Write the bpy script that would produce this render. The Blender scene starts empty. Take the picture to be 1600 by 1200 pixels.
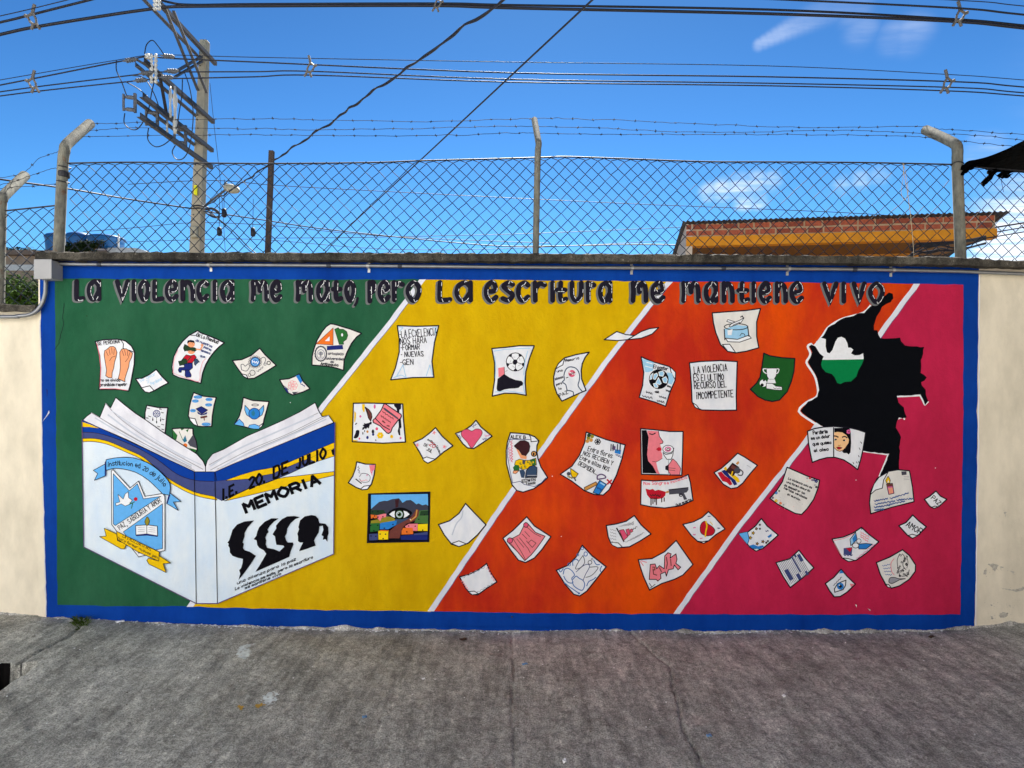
import bpy, math, random
import numpy as np
from mathutils import Vector, Matrix
random.seed(7)
rng = np.random.default_rng(7)
scene = bpy.context.scene
C = scene.collection
R = math.radians

# ---------------------------------------------------------------- camera
CAM_Y, CAM_Z, F = -4.0, 1.62, 960.0          # metres, metres, focal length in photo pixels
cam = bpy.data.cameras.new('camera'); camo = bpy.data.objects.new('camera', cam); C.objects.link(camo)
camo.location = (0, CAM_Y, CAM_Z); camo.rotation_euler = (R(90), 0, 0)
cam.sensor_width = 36; cam.lens = 36 * F / 1600; cam.clip_start = .05; cam.clip_end = 3000
scene.camera = camo

# ---------------------------------------------------------------- sky and sun
SUN_EL, SUN_AZ = R(50), R(3)                # azimuth from +Y towards +X: the sun stands behind the wall
sun_dir = Vector((math.sin(SUN_AZ) * math.cos(SUN_EL), math.cos(SUN_AZ) * math.cos(SUN_EL), math.sin(SUN_EL)))
world = bpy.data.worlds.new('World'); scene.world = world; world.use_nodes = True
wn = world.node_tree.nodes; wl = world.node_tree.links; wn.clear()
wout = wn.new('ShaderNodeOutputWorld'); wbg = wn.new('ShaderNodeBackground')
sky = wn.new('ShaderNodeTexSky'); sky.sky_type = 'NISHITA'; sky.sun_disc = False
sky.sun_elevation = SUN_EL; sky.sun_rotation = SUN_AZ
sky.air_density = 1.25; sky.dust_density = .25; sky.ozone_density = 3.0; sky.altitude = 300
wbg.inputs['Strength'].default_value = .05
sun = bpy.data.lights.new('sun', 'SUN'); sun.energy = 5.0; sun.angle = R(.53); sun.color = (1, .955, .89)
suno = bpy.data.objects.new('sun', sun); C.objects.link(suno)
suno.rotation_euler = sun_dir.to_track_quat('Z', 'Y').to_euler(); suno.location = sun_dir * 30
vs = scene.view_settings
scene.display_settings.display_device = 'sRGB'
vs.view_transform = 'Standard'; vs.look = 'None'; vs.gamma = 1; vs.use_curve_mapping = False
vs.exposure = 1.70

# clouds: wisps standing at fixed directions of the sky, broken up by noise
tc = wn.new('ShaderNodeTexCoord')
def wmath(op, a, b=None, c=None):
    n = wn.new('ShaderNodeMath'); n.operation = op
    for i, v in enumerate((a, b, c)):
        if v is None: continue
        if isinstance(v, (int, float)): n.inputs[i].default_value = v
        else: wl.new(v, n.inputs[i])
    return n.outputs[0]
sep = wn.new('ShaderNodeSeparateXYZ'); wl.new(tc.outputs['Generated'], sep.inputs[0])
zc = wmath('MAXIMUM', sep.outputs[2], .06)
pu = wmath('DIVIDE', sep.outputs[0], zc); pv = wmath('DIVIDE', sep.outputs[1], zc)
comb = wn.new('ShaderNodeCombineXYZ'); wl.new(pu, comb.inputs[0]); wl.new(pv, comb.inputs[1])
mp = wn.new('ShaderNodeMapping'); mp.inputs['Rotation'].default_value = (0, 0, R(35)); mp.inputs['Scale'].default_value = (.55, 1.9, 1)
wl.new(comb.outputs[0], mp.inputs[0])
cn = wn.new('ShaderNodeTexNoise'); cn.inputs['Scale'].default_value = 2.1; cn.inputs['Detail'].default_value = 9; cn.inputs['Roughness'].default_value = .62
wl.new(mp.outputs[0], cn.inputs[0])
cn2 = wn.new('ShaderNodeTexNoise'); cn2.inputs['Scale'].default_value = 9; cn2.inputs['Detail'].default_value = 7
wl.new(tc.outputs['Generated'], cn2.inputs[0])
def skydir(X, Y):
    v = Vector(((X - 800) / F, 1, (600 - Y) / F)); v.normalize(); return v
acc = None
WISPS = [(1186 + 9 * k, 70 - 4.7 * k, .012 + .0012 * k, .25) for k in range(18)]            # long diagonal streak
WISPS += [(1345, 48, .030, .20), (1425, 54, .034, .26), (1398, 58, .03, .2), (1335, 20, .03, .18), (1545, 232, .03, .5), (1525, 240, .025, .4), (1530, 222, .02, .3)]
WISPS += [(1108, 300, .022, .55), (1130, 297, .028, .8), (1155, 293, .030, .95), (1180, 289, .028, .85), (1205, 285, .022, .7), (1165, 309, .026, .9), (1185, 313, .02, .6), (1345, 280, .02, .25), (1315, 290, .02, .22), (1375, 272, .02, .2)]
WISPS += [(1600, 396, .085, 2.4), (1650, 370, .12, 2.0), (1560, 392, .045, 1.8), (1570, 352, .04, .7), (1600, 312, .045, .8), (1640, 300, .06, .7), (1530, 398, .03, .8), (1950, 380, .30, .8), (-900, 300, .3, .5), (2400, 100, .4, .5)]
for (X, Y, rad, amt) in WISPS:
    d = wn.new('ShaderNodeVectorMath'); d.operation = 'DISTANCE'; wl.new(tc.outputs['Generated'], d.inputs[0])
    d.inputs[1].default_value = skydir(X, Y)
    m = wn.new('ShaderNodeMapRange'); m.interpolation_type = 'SMOOTHERSTEP'
    m.inputs['From Min'].default_value = rad; m.inputs['From Max'].default_value = rad * .12
    m.inputs['To Min'].default_value = 0; m.inputs['To Max'].default_value = amt
    wl.new(d.outputs['Value'], m.inputs['Value'])
    acc = m.outputs[0] if acc is None else wmath('MAXIMUM', acc, m.outputs[0])
nz = wn.new('ShaderNodeMapRange'); nz.interpolation_type = 'SMOOTHSTEP'
nz.inputs['From Min'].default_value = .40; nz.inputs['From Max'].default_value = .68
wl.new(cn.outputs[0], nz.inputs['Value'])
nz2 = wn.new('ShaderNodeMapRange'); nz2.inputs['From Min'].default_value = .35; nz2.inputs['From Max'].default_value = .65; nz2.inputs['To Min'].default_value = .45
wl.new(cn2.outputs[0], nz2.inputs['Value'])
cfac = wmath('MULTIPLY', wmath('MULTIPLY', acc, wmath('ADD', nz.outputs[0], .30)), nz2.outputs[0])
cfac = wmath('MINIMUM', cfac, .93)
cmix = wn.new('ShaderNodeMixRGB'); wl.new(cfac, cmix.inputs[0])
tint = wn.new('ShaderNodeMixRGB'); tint.blend_type = 'MULTIPLY'; tint.inputs[0].default_value = 1; tint.inputs[2].default_value = (1.16 / 8 * .60, 1.16 / 8 * .95, 1.16 / 8 * 1.14, 1)
wl.new(sky.outputs[0], tint.inputs[1])
gam = wn.new('ShaderNodeGamma'); gam.inputs[1].default_value = 1.42; wl.new(tint.outputs[0], gam.inputs[0])
sc8 = wn.new('ShaderNodeVectorMath'); sc8.operation = 'SCALE'; sc8.inputs['Scale'].default_value = 5.6; wl.new(gam.outputs[0], sc8.inputs[0])
zr = wn.new('ShaderNodeMapRange'); zr.inputs['From Min'].default_value = .08; zr.inputs['From Max'].default_value = .60; zr.inputs['To Min'].default_value = 1.02; zr.inputs['To Max'].default_value = .60; wl.new(sep.outputs[2], zr.inputs['Value'])   # clear air deepens towards the zenith
zen = wn.new('ShaderNodeVectorMath'); zen.operation = 'SCALE'; wl.new(sc8.outputs[0], zen.inputs[0]); wl.new(zr.outputs[0], zen.inputs['Scale'])
wl.new(zen.outputs[0], cmix.inputs[1]); cmix.inputs[2].default_value = (7.4, 7.8, 8.4, 1)
wl.new(cmix.outputs[0], wbg.inputs[0]); wl.new(wbg.outputs[0], wout.inputs[0])

# ---------------------------------------------------------------- helpers
def W(X, Y, d):
    """photo pixel to the point where its ray meets the vertical plane y = d"""
    k = (d - CAM_Y) / F
    return Vector(((X - 800) * k, d, CAM_Z - (Y - 600) * k))
def lin(c):
    c /= 255.
    return c / 12.92 if c <= .04045 else ((c + .055) / 1.055) ** 2.4
def col(rgb, k=1.06):
    return tuple(min(.86, lin(v) * k) for v in rgb) + (1,)
MATS = {}
def nodes(name):
    m = bpy.data.materials.new(name); m.use_nodes = True; nt = m.node_tree; nt.nodes.clear()
    o = nt.nodes.new('ShaderNodeOutputMaterial'); b = nt.nodes.new('ShaderNodeBsdfPrincipled')
    nt.links.new(b.outputs[0], o.inputs[0]); return m, nt, b
def noise(nt, scale, detail=4, rough=.55, stretch=None, rot=None):
    g = nt.nodes.new('ShaderNodeNewGeometry'); v = g.outputs['Position']
    if stretch or rot:
        mp = nt.nodes.new('ShaderNodeMapping'); mp.inputs['Scale'].default_value = stretch or (1, 1, 1)
        if rot: mp.inputs['Rotation'].default_value = rot
        nt.links.new(v, mp.inputs[0]); v = mp.outputs[0]
    n = nt.nodes.new('ShaderNodeTexNoise'); n.inputs['Scale'].default_value = scale
    n.inputs['Detail'].default_value = detail; n.inputs['Roughness'].default_value = rough
    nt.links.new(v, n.inputs[0]); return n.outputs[0]
def ramp(nt, f, a, b, lo=.35, hi=.65):
    r = nt.nodes.new('ShaderNodeValToRGB'); r.color_ramp.elements[0].position = lo; r.color_ramp.elements[1].position = hi
    r.color_ramp.elements[0].color = a; r.color_ramp.elements[1].color = b
    nt.links.new(f, r.inputs[0]); return r.outputs[0]
def mixc(nt, a, b, f, mode='MIX'):
    m = nt.nodes.new('ShaderNodeMixRGB'); m.blend_type = mode
    for i, v in ((0, f), (1, a), (2, b)):
        if isinstance(v, (int, float)): m.inputs[i].default_value = v
        elif isinstance(v, tuple): m.inputs[i].default_value = v
        else: nt.links.new(v, m.inputs[i])
    return m.outputs[0]
def bump(nt, b, hs, dist=.01, strength=.5):
    prev = None
    for h, s in hs:
        n = nt.nodes.new('ShaderNodeBump'); n.inputs['Distance'].default_value = dist; n.inputs['Strength'].default_value = s * strength
        nt.links.new(h, n.inputs['Height'])
        if prev: nt.links.new(prev, n.inputs['Normal'])
        prev = n.outputs[0]
    nt.links.new(prev, b.inputs['Normal'])
def g(v): return (v, v, v, 1)
def wall_relief(nt, b, k=1.0):
    bump(nt, b, ((noise(nt, 5, 3), .30), (noise(nt, 38, 4, .6), .22), (noise(nt, 170, 2), .12)), .012, k)
def paint(name, rgb, rgb2=None, rough=.55, k=1.06, scale=5.0, lo=.38, hi=.66, relief=1.0, stretch=(1, 1, .45), speck=.10):
    """brushed wall paint: two tones laid on in strokes over lumpy plaster"""
    m, nt, b = nodes(name)
    rgb2 = rgb2 or tuple(v * .93 for v in rgb)
    c = ramp(nt, noise(nt, scale, 7, .6, stretch), col(rgb, k), col(rgb2, k), lo, hi)
    f = ramp(nt, noise(nt, 17, 5, .6, (1, 1, .45), (0, R(35), 0)), g(1 - speck), g(1 + speck), .3, .7)
    c = mixc(nt, c, f, 1.0, 'MULTIPLY')
    f2 = ramp(nt, noise(nt, 1.1, 3), g(.95), g(1.04), .3, .7)
    c = mixc(nt, c, f2, 1.0, 'MULTIPLY')
    nt.links.new(c, b.inputs['Base Color']); b.inputs['Roughness'].default_value = max(rough, .75)
    b.inputs['Specular IOR Level'].default_value = .07
    wall_relief(nt, b, relief); MATS[name] = m; return m
def art(name, rgb, k=1.06, var=.05):
    m, nt, b = nodes('art_' + name)
    f = ramp(nt, noise(nt, 45, 4, .6), g(1 - var), g(1 + var), .3, .7)
    nt.links.new(mixc(nt, col(rgb, k), f, 1.0, 'MULTIPLY'), b.inputs['Base Color'])
    b.inputs['Roughness'].default_value = .75; b.inputs['Specular IOR Level'].default_value = .06
    wall_relief(nt, b, .8); MATS[name] = m; return m
def plain(name, rgb, rough=.6, metal=0, k=1.06, var=.12, sc=14, bmp=.25, spec=.4):
    m, nt, b = nodes(name)
    f = ramp(nt, noise(nt, sc, 5, .6), g(1 - var), g(1 + var), .3, .7)
    nt.links.new(mixc(nt, col(rgb, k), f, 1.0, 'MULTIPLY'), b.inputs['Base Color'])
    b.inputs['Roughness'].default_value = rough; b.inputs['Metallic'].default_value = metal
    b.inputs['Specular IOR Level'].default_value = spec
    if bmp: bump(nt, b, ((noise(nt, sc * 6, 3), 1.0),), .004, bmp)
    MATS[name] = m; return m

class MB:
    """collects geometry; build() links it as one mesh object"""
    def __init__(s): s.v = []; s.f = []; s.m = []; s.mats = []
    def mi(s, name):
        if name not in s.mats: s.mats.append(name)
        return s.mats.index(name)
    def add(s, vs, fs, mat):
        o = len(s.v); i = s.mi(mat); s.v.extend(tuple(p) for p in vs)
        for f in fs: s.f.append(tuple(o + k for k in f)); s.m.append(i)
    def box(s, a, b, mat, M=None):
        (x0, y0, z0), (x1, y1, z1) = a, b
        vs = [Vector(p) for p in ((x0, y0, z0), (x1, y0, z0), (x1, y1, z0), (x0, y1, z0), (x0, y0, z1), (x1, y0, z1), (x1, y1, z1), (x0, y1, z1))]
        if M: vs = [M @ p for p in vs]
        s.add(vs, [(0, 3, 2, 1), (4, 5, 6, 7), (0, 1, 5, 4), (1, 2, 6, 5), (2, 3, 7, 6), (3, 0, 4, 7)], mat)
    def tube(s, pts, r, mat, n=6, cap=True):
        pts = [Vector(p) for p in pts]; rs = r if isinstance(r, (list, tuple)) else [r] * len(pts)
        up = None; vs = []; fs = []
        for i, p in enumerate(pts):
            t = (pts[min(i + 1, len(pts) - 1)] - pts[max(i - 1, 0)])
            t = t.normalized() if t.length > 1e-9 else Vector((0, 0, 1))
            if up is None:
                up = Vector((0, 0, 1)) if abs(t.z) < .9 else Vector((0, 1, 0))
            a = up - t * up.dot(t)
            if a.length < 1e-6: a = Vector((1, 0, 0)) - t * t.x
            a.normalize(); up = a; bb = t.cross(a)
            for k in range(n):
                an = 2 * math.pi * k / n; vs.append(p + (a * math.cos(an) + bb * math.sin(an)) * rs[i])
        for i in range(len(pts) - 1):
            for k in range(n):
                fs.append((i * n + k, i * n + (k + 1) % n, (i + 1) * n + (k + 1) % n, (i + 1) * n + k))
        if cap:          # caps keep their own vertices so that smooth shading stops at the rim
            m0 = len(vs); vs += vs[:n] + vs[m0 - n:m0]; fs.append(tuple(range(m0, m0 + n))[::-1]); fs.append(tuple(range(m0 + n, m0 + 2 * n)))
        s.add(vs, fs, mat)
    def beam(s, a, b, w, h, mat):
        a, b = Vector(a), Vector(b); t = (b - a).normalized()
        sd = t.cross(Vector((0, 0, 1))); sd = sd.normalized() if sd.length > 1e-5 else Vector((1, 0, 0)); u = sd.cross(t)
        vs = [p + sd * (i * w / 2) + u * (j * h / 2) for p in (a, b) for i, j in ((-1, -1), (1, -1), (1, 1), (-1, 1))]
        s.add(vs, [(0, 1, 2, 3), (7, 6, 5, 4), (0, 4, 5, 1), (1, 5, 6, 2), (2, 6, 7, 3), (3, 7, 4, 0)], mat)
    def lathe(s, base, prof, mat, n=20, axis=Vector((0, 0, 1))):
        q = Vector((0, 0, 1)).rotation_difference(axis); vs = []; fs = []
        for (r, h) in prof:
            for k in range(n):
                an = 2 * math.pi * k / n; vs.append(Vector(base) + q @ Vector((r * math.cos(an), r * math.sin(an), h)))
        for i in range(len(prof) - 1):
            for k in range(n): fs.append((i * n + k, i * n + (k + 1) % n, (i + 1) * n + (k + 1) % n, (i + 1) * n + k))
        fs.append(tuple(range(n))[::-1]); fs.append(tuple((len(prof) - 1) * n + k for k in range(n)))
        s.add(vs, fs, mat)
    def build(s, name, parent=None, smooth=False, kind=None, label=None):
        me = bpy.data.meshes.new(name); me.from_pydata(s.v, [], s.f)
        for k in s.mats: me.materials.append(MATS[k])
        me.polygons.foreach_set('material_index', s.m)
        if smooth: me.polygons.foreach_set('use_smooth', [True] * len(s.f))
        me.update(); o = bpy.data.objects.new(name, me); C.objects.link(o)
        if parent is not None: adopt(o, parent)
        if kind: o['kind'] = kind
        if label: o['label'] = label
        return o
def adopt(o, parent):
    o.parent = parent
    p = parent; off = Vector((0, 0, 0))
    while p is not None: off += p.location; p = p.parent
    o.matrix_parent_inverse = Matrix.Translation(-off)
def tag(o, label, cat, group=None):
    o['label'] = label; o['category'] = cat
    if group: o['group'] = group
    return o
def thing(name, loc, label, cat, group=None):
    o = bpy.data.objects.new(name, None); C.objects.link(o); o.location = loc; o.empty_display_size = .1
    return tag(o, label, cat, group)
def struct(o): o['kind'] = 'structure'; return o
def smooth2(p, n=6, closed=False):
    """Catmull-Rom through points of any dimension"""
    p = [Vector(q) for q in p]; N = len(p); out = []
    if N < 3: return p
    rngi = range(N) if closed else range(N - 1)
    for i in rngi:
        if closed: a, b, c, d = p[(i - 1) % N], p[i], p[(i + 1) % N], p[(i + 2) % N]
        else: a, b, c, d = p[max(i - 1, 0)], p[i], p[i + 1], p[min(i + 2, N - 1)]
        for k in range(n):
            t = k / n
            out.append(.5 * ((2 * b) + (c - a) * t + (2 * a - 5 * b + 4 * c - d) * t * t + (3 * b - a - 3 * c + d) * t ** 3))
    if not closed: out.append(p[-1])
    return out

# ---------------------------------------------------------------- materials
paint('paint_green', (40, 90, 64), (28, 80, 54), scale=3, relief=1.5)
paint('paint_yellow', (206, 168, 4), (194, 154, 0), scale=4, speck=.06, relief=1.7)
paint('paint_orange', (180, 40, 22), (216, 74, 6), scale=1.9, lo=.40, hi=.64, speck=.07, relief=1.7)
paint('paint_crimson', (188, 34, 74), (172, 31, 66), scale=3, speck=.07, relief=1.6)
paint('paint_blue', (8, 62, 150), (2, 50, 134), scale=3, speck=.08)
paint('paint_cream', (222, 212, 192), (200, 191, 172), scale=5, speck=.05, rough=.7, lo=.42, hi=.72)
paint('paint_white', (222, 222, 230), (205, 208, 222), scale=12, speck=.04)
paint('paper', (226, 227, 232), (212, 215, 224), scale=14, speck=.03)
paint('paper_warm', (224, 221, 217), (210, 207, 204), scale=14, speck=.03)
paint('cover', (214, 224, 236), (198, 215, 234), scale=7, speck=.02)
paint('page', (224, 224, 232), (205, 205, 216), scale=10, speck=.04)
PAL = dict(black=(10, 9, 16), ink=(24, 22, 34), letter=(28, 26, 38), shadow=(104, 106, 108), white=(226, 228, 234), grey=(150, 150, 158), dkgrey=(72, 72, 84),
           ltblue=(96, 168, 228), skyblue=(150, 196, 226), blue=(40, 120, 196), navy=(28, 40, 110), slate=(62, 72, 122), bookblue=(8, 56, 146), gold=(226, 184, 10),
           red=(182, 24, 44), pink=(226, 122, 134), rose=(214, 82, 116), hot=(206, 92, 150), skin=(226, 152, 110), face=(232, 188, 138), brown=(108, 58, 52), dkbrown=(58, 30, 36),
           green=(42, 102, 50), dkgreen=(36, 62, 40), olive=(140, 130, 40), flag=(4, 120, 66), sheetgreen=(28, 84, 36), orange=(222, 110, 40), tan=(196, 140, 70),
           peach=(228, 150, 120), mapblack=(4, 6, 12), mtn=(58, 60, 76), pale=(186, 192, 206), teal=(40, 110, 140), purple=(92, 70, 112), grass=(70, 110, 60), bluegrey=(52, 72, 100), penblue=(70, 110, 170), yellow=(232, 200, 20))
for k_, v_ in PAL.items(): art(k_, v_)
# ---------------------------------------------------------------- painted art on the wall face (y = 0)
FONT = {'A': '02 28 42|14 34', 'B': '02 08|~08 38 36 05|~05 45 43 02', 'C': '~47 28 06 04 22 43', 'D': '02 08|~08 38 46 44 32 02', 'E': '48 08 02 42|05 35',
 'F': '48 08 02|05 35', 'G': '~47 28 06 04 22 42 44|44 24', 'H': '02 08|42 48|05 45', 'I': '22 28', 'J': '~38 34 22 03', 'K': '02 08|48 05 42', 'L': '08 02 42',
 'M': '02 08 25 48 42', 'N': '02 08 42 48', 'O': '~28 06 04 22 44 46 28', 'P': '02 08|~08 38 46 35 05', 'Q': '~28 06 04 22 44 46 28|33 42', 'R': '02 08|~08 38 46 35 05|25 42',
 'S': '~47 28 07 25 43 22 03', 'T': '08 48|28 22', 'U': '~08 04 22 44 48', 'V': '08 22 48', 'W': '08 12 26 32 48', 'X': '08 42|02 48', 'Y': '08 25 48|25 22', 'Z': '08 48 02 42',
 '0': '~28 06 04 22 44 46 28', '2': '~07 28 47 35 02|02 42', 'a': '~45 26 04 22 43|46 42', 'b': '08 02|~04 26 44 22 03', 'c': '~45 26 04 22 43', 'd': '~45 26 04 22 43|48 42',
 'e': '04 44|~44 36 16 04 13 22 43', 'f': '~48 28 26 22|06 46', 'g': '~45 26 04 22 43|~46 42 20 01', 'h': '08 02|~04 26 44 42', 'i': '26 22|28 27', 'j': '~26 21 00|28 27',
 'k': '08 02|46 04 42', 'l': '28 22', 'm': '06 02|~04 16 24 22|~24 36 44 42', 'n': '06 02|~04 26 44 42', 'o': '~26 04 22 44 26', 'p': '06 00|~04 26 44 22 03',
 'q': '~45 26 04 22 43|46 40', 'r': '06 02|~04 26 46', 's': '~45 26 05 43 22 03', 't': '28 23 42|06 46', 'u': '~06 03 22 43|46 42', 'v': '06 22 46', 'w': '06 12 25 32 46',
 'x': '06 42|02 46', 'y': '06 23|46 20 00', 'z': '06 46 02 42', ',': '22 10', '.': '22 23', '-': '15 35'}
NARROW = set('Iil,.tjf-')
class Art:
    def __init__(s, ox=0, oy=0, k=1.0, base=.004): s.o = (ox, oy); s.k = k; s.y = base; s.mb = MB()
    def P(s, p): return Vector((s.o[0] + p[0] / s.k, s.o[1] + p[1] / s.k))
    def up(s): s.y += .00005
    def w3(s, p, y=None): return ((p[0] - 800) / 240., -(s.y if y is None else y), CAM_Z - (p[1] - 600) / 240.)
    def fill(s, pts, c, sm=False, n=5):
        s.up(); q = [s.P(p) for p in pts]
        if sm: q = smooth2(q, n, True)
        s.mb.add([s.w3(p) for p in q], [tuple(range(len(q)))], c); return q
    def _ribbon(s, q, w, c, closed=False, rnd=False):
        # q: full-pixel points
        r = [q[0]]
        for p in q[1:]:
            if (p - r[-1]).length > .05: r.append(p)
        if closed and (r[0] - r[-1]).length < .05: r.pop()
        N = len(r)
        if N < 2: return
        sharp = [i for i in range(N) if (closed or 0 < i < N - 1) and (r[i] - r[i - 1]).normalized().dot((r[(i + 1) % N] - r[i]).normalized()) < .35]
        if sharp and not rnd:          # break the stroke at sharp corners so that its width holds
            if closed: r = r[sharp[0]:] + r[:sharp[0]] + [r[sharp[0]]]; sharp = [i - sharp[0] for i in sharp[1:]]
            cuts = [0] + sharp + [len(r) - 1]
            for i, j in zip(cuts[:-1], cuts[1:]): s._ribbon(r[i:j + 1], w, c)
            return
        s.up(); L = []; h = w / 2
        for i in range(N):
            if closed: a, b = r[i - 1], r[(i + 1) % N]
            else: a, b = r[max(i - 1, 0)], r[min(i + 1, N - 1)]
            d1 = (r[i] - a).normalized() if (r[i] - a).length > 1e-6 else (b - r[i]).normalized()
            d2 = (b - r[i]).normalized() if (b - r[i]).length > 1e-6 else d1
            t = d1 + d2; t = t.normalized() if t.length > .2 else d1
            nrm = Vector((-t.y, t.x)); cs = max(.55, abs(t.dot(d1)))
            L.append((nrm, h / cs))
        vs = []; fs = []
        for i, p in enumerate(r):
            pp = p
            if not closed and not rnd:
                if i == 0: pp = p - (r[1] - r[0]).normalized() * h * .5
                if i == N - 1: pp = p + (r[-1] - r[-2]).normalized() * h * .5
            nr, hh = L[i]; y = s.y + .00003 * i / N
            vs += [s.w3(pp + nr * hh, y), s.w3(pp - nr * hh, y)]
        for i in range(N if closed else N - 1):
            j = (i + 1) % N; fs.append((2 * i, 2 * i + 1, 2 * j + 1, 2 * j))
        s.mb.add(vs, fs, c)
        if rnd and not closed:
            for p, q2 in ((r[0], r[1]), (r[-1], r[-2])):
                d = (p - q2).normalized(); nr = Vector((-d.y, d.x)); y = s.y + (.00003 if p is r[-1] else 0)
                arc = [p + nr * h * math.cos(a) + d * h * math.sin(a) for a in [math.pi * k / 6 for k in range(7)]]
                s.mb.add([s.w3(v, y) for v in arc], [tuple(range(7))], c)
    def line(s, pts, w, c, sm=False, closed=False, rnd=False, n=5):
        q = [s.P(p) for p in pts]
        if sm: q = smooth2(q, n, closed)
        s._ribbon(q, w * 1.22 if w < 2 else w, c, closed, rnd)
    def circ(s, x, y, r, c, ry=None, n=20, rot=0):
        ry = ry or r; cr, sr = math.cos(rot), math.sin(rot)
        pts = [(r * math.cos(2 * math.pi * k / n), ry * math.sin(2 * math.pi * k / n)) for k in range(n)]
        s.fill([(x + a * cr - b * sr, y + a * sr + b * cr) for a, b in pts], c)
    def ring(s, x, y, r, w, c, ry=None, n=20):
        ry = ry or r
        s.line([(x + r * math.cos(2 * math.pi * k / n), y + ry * math.sin(2 * math.pi * k / n)) for k in range(n)], w, c, closed=True)
    def shape(s, pts, c, w=1.0, oc='ink', sm=False):
        s.fill(pts, c, sm); s.line(pts, w, oc, sm, True)
    def text(s, txt, p0, p1, h, w=1.0, c='ink', arc=0, wob=.06, upright=False):
        """handwriting fitted between two baseline points; h is the cap height in the current units"""
        p0, p1 = s.P(p0), s.P(p1); h = h / s.k; arc = arc / s.k; adv = []
        for ch in txt: adv.append(3.2 if ch in NARROW else (3.4 if ch == ' ' else 5.6))
        tot = sum(adv) - 1.4; d = p1 - p0; ln = d.length; d = d / ln; nr = Vector((0, -1)) if upright else Vector((d.y, -d.x)); ux = ln / tot; x = 0
        rr = random.Random(txt); y0 = s.y
        for ch, a in zip(txt, adv):
            gl = FONT.get(ch)
            if gl:
                jx, jy, sc = rr.uniform(-.3, .3), rr.uniform(-.4, .4) * wob * 6, rr.uniform(.93, 1.08)
                off = 1.2 if ch in NARROW else 0
                for st in gl.split('|'):
                    smf = st.startswith('~'); pts = []
                    for tk in st.strip('~').split():
                        gx, gy = int(tk[0]) - off + x + jx, (int(tk[1]) - 2) * sc + jy
                        u = gx * ux; t = u / ln
                        pts.append(p0 + d * u + nr * (gy / 6 * h + arc * 4 * t * (1 - t)))
                    if smf: pts = smooth2(pts, 3)
                    s._ribbon(pts, w * 1.12, c)
                    if s.y > y0 + .0003: s.y = y0
            x += a
        s.y = y0 + .00036
    def scribble(s, p0, p1, amp, n, w, c):
        p0v, p1v = Vector(p0), Vector(p1); d = p1v - p0v; nr = Vector((-d.y, d.x)).normalized(); rr = random.Random(str(p0))
        s.line([p0v + d * (i / n) + nr * amp * (1 if i % 2 else -1) * rr.uniform(.4, 1) for i in range(n + 1)], w, c, sm=True, n=3)
    def build(s, name, parent, label=None): return s.mb.build(name, parent, label=label)

# ---------------------------------------------------------------- the street and the wall's foot line
FOOT = [(-1500, 955), (0, 960), (73, 965), (150, 969.5), (300, 976), (500, 981.5), (700, 985), (800, 986), (1150, 987), (1450, 985), (1523, 979), (1600, 974), (3200, 960)]
FX = np.array([(a - 800) / 240 for a, b in FOOT]); FZ = np.array([CAM_Z - (b - 600) / 240 for a, b in FOOT])
def foot_z(x): return np.interp(x, FX, FZ)
def ground_z(x, y):
    t = np.clip(-y / 1.6, 0, 1); t = t * t * (3 - 2 * t)
    return foot_z(x) * (1 - t)
def ground_pt(X, Y, lift=0):
    d = -.5
    for _ in range(12):
        z = float(ground_z((X - 800) / F * (d - CAM_Y), d)) + lift
        d = CAM_Y + (CAM_Z - z) * F / (Y - 600)
    return Vector(((X - 800) / F * (d - CAM_Y), d, z))
# concrete of the street
def concrete(name, ca, cb, dark=(.52, 1.14), streak=.85):
    m, nt, b = nodes(name)
    c = ramp(nt, noise(nt, 2.2, 8, .65, (1, .8, 1)), ca, cb, .33, .68)
    st = ramp(nt, noise(nt, 5, 9, .75, (3.0, .5, 1), (0, 0, R(-16))), g(dark[0]), g(dark[1]), .36, .60)
    c = mixc(nt, c, st, streak, 'MULTIPLY')
    c = mixc(nt, c, ramp(nt, noise(nt, 7, 7, .7, (1, 1, 1), (0, 0, .5)), g(.78), g(1.22), .36, .64), .8, 'MULTIPLY')
    c = mixc(nt, c, ramp(nt, noise(nt, 30, 6, .75), g(.62), g(1.38), .33, .67), .95, 'MULTIPLY')
    c = mixc(nt, c, ramp(nt, noise(nt, 130, 3, .75), g(.40), g(1.72), .33, .67), .9, 'MULTIPLY')
    wear = ramp(nt, noise(nt, 55, 4, .6), g(0), g(1), .66, .72)
    c = mixc(nt, c, (.50, .46, .40, 1), nt_scale(nt, wear, .4))
    pit = ramp(nt, noise(nt, 70, 2, .5, (1, 1, 1), (0, 0, 1)), g(1), g(0), .24, .31)
    c = mixc(nt, c, (.03, .028, .026, 1), nt_scale(nt, pit, .6))
    nt.links.new(c, b.inputs['Base Color']); b.inputs['Roughness'].default_value = .85; b.inputs['Specular IOR Level'].default_value = .25
    bump(nt, b, ((noise(nt, 25, 5, .65), .5), (noise(nt, 160, 3, .7), .5)), .012, .9)
    MATS[name] = m
def nt_scale(nt, f, k):
    m = nt.nodes.new('ShaderNodeMath'); m.operation = 'MULTIPLY'; m.inputs[1].default_value = k; nt.links.new(f, m.inputs[0]); return m.outputs[0]
concrete('street_concrete', (.300, .292, .252, 1), (.470, .458, .400, 1))
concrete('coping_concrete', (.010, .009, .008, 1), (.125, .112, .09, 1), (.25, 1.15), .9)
plain('soil', (74, 66, 54)); plain('hole_shade', (12, 10, 9), spec=.05)

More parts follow.
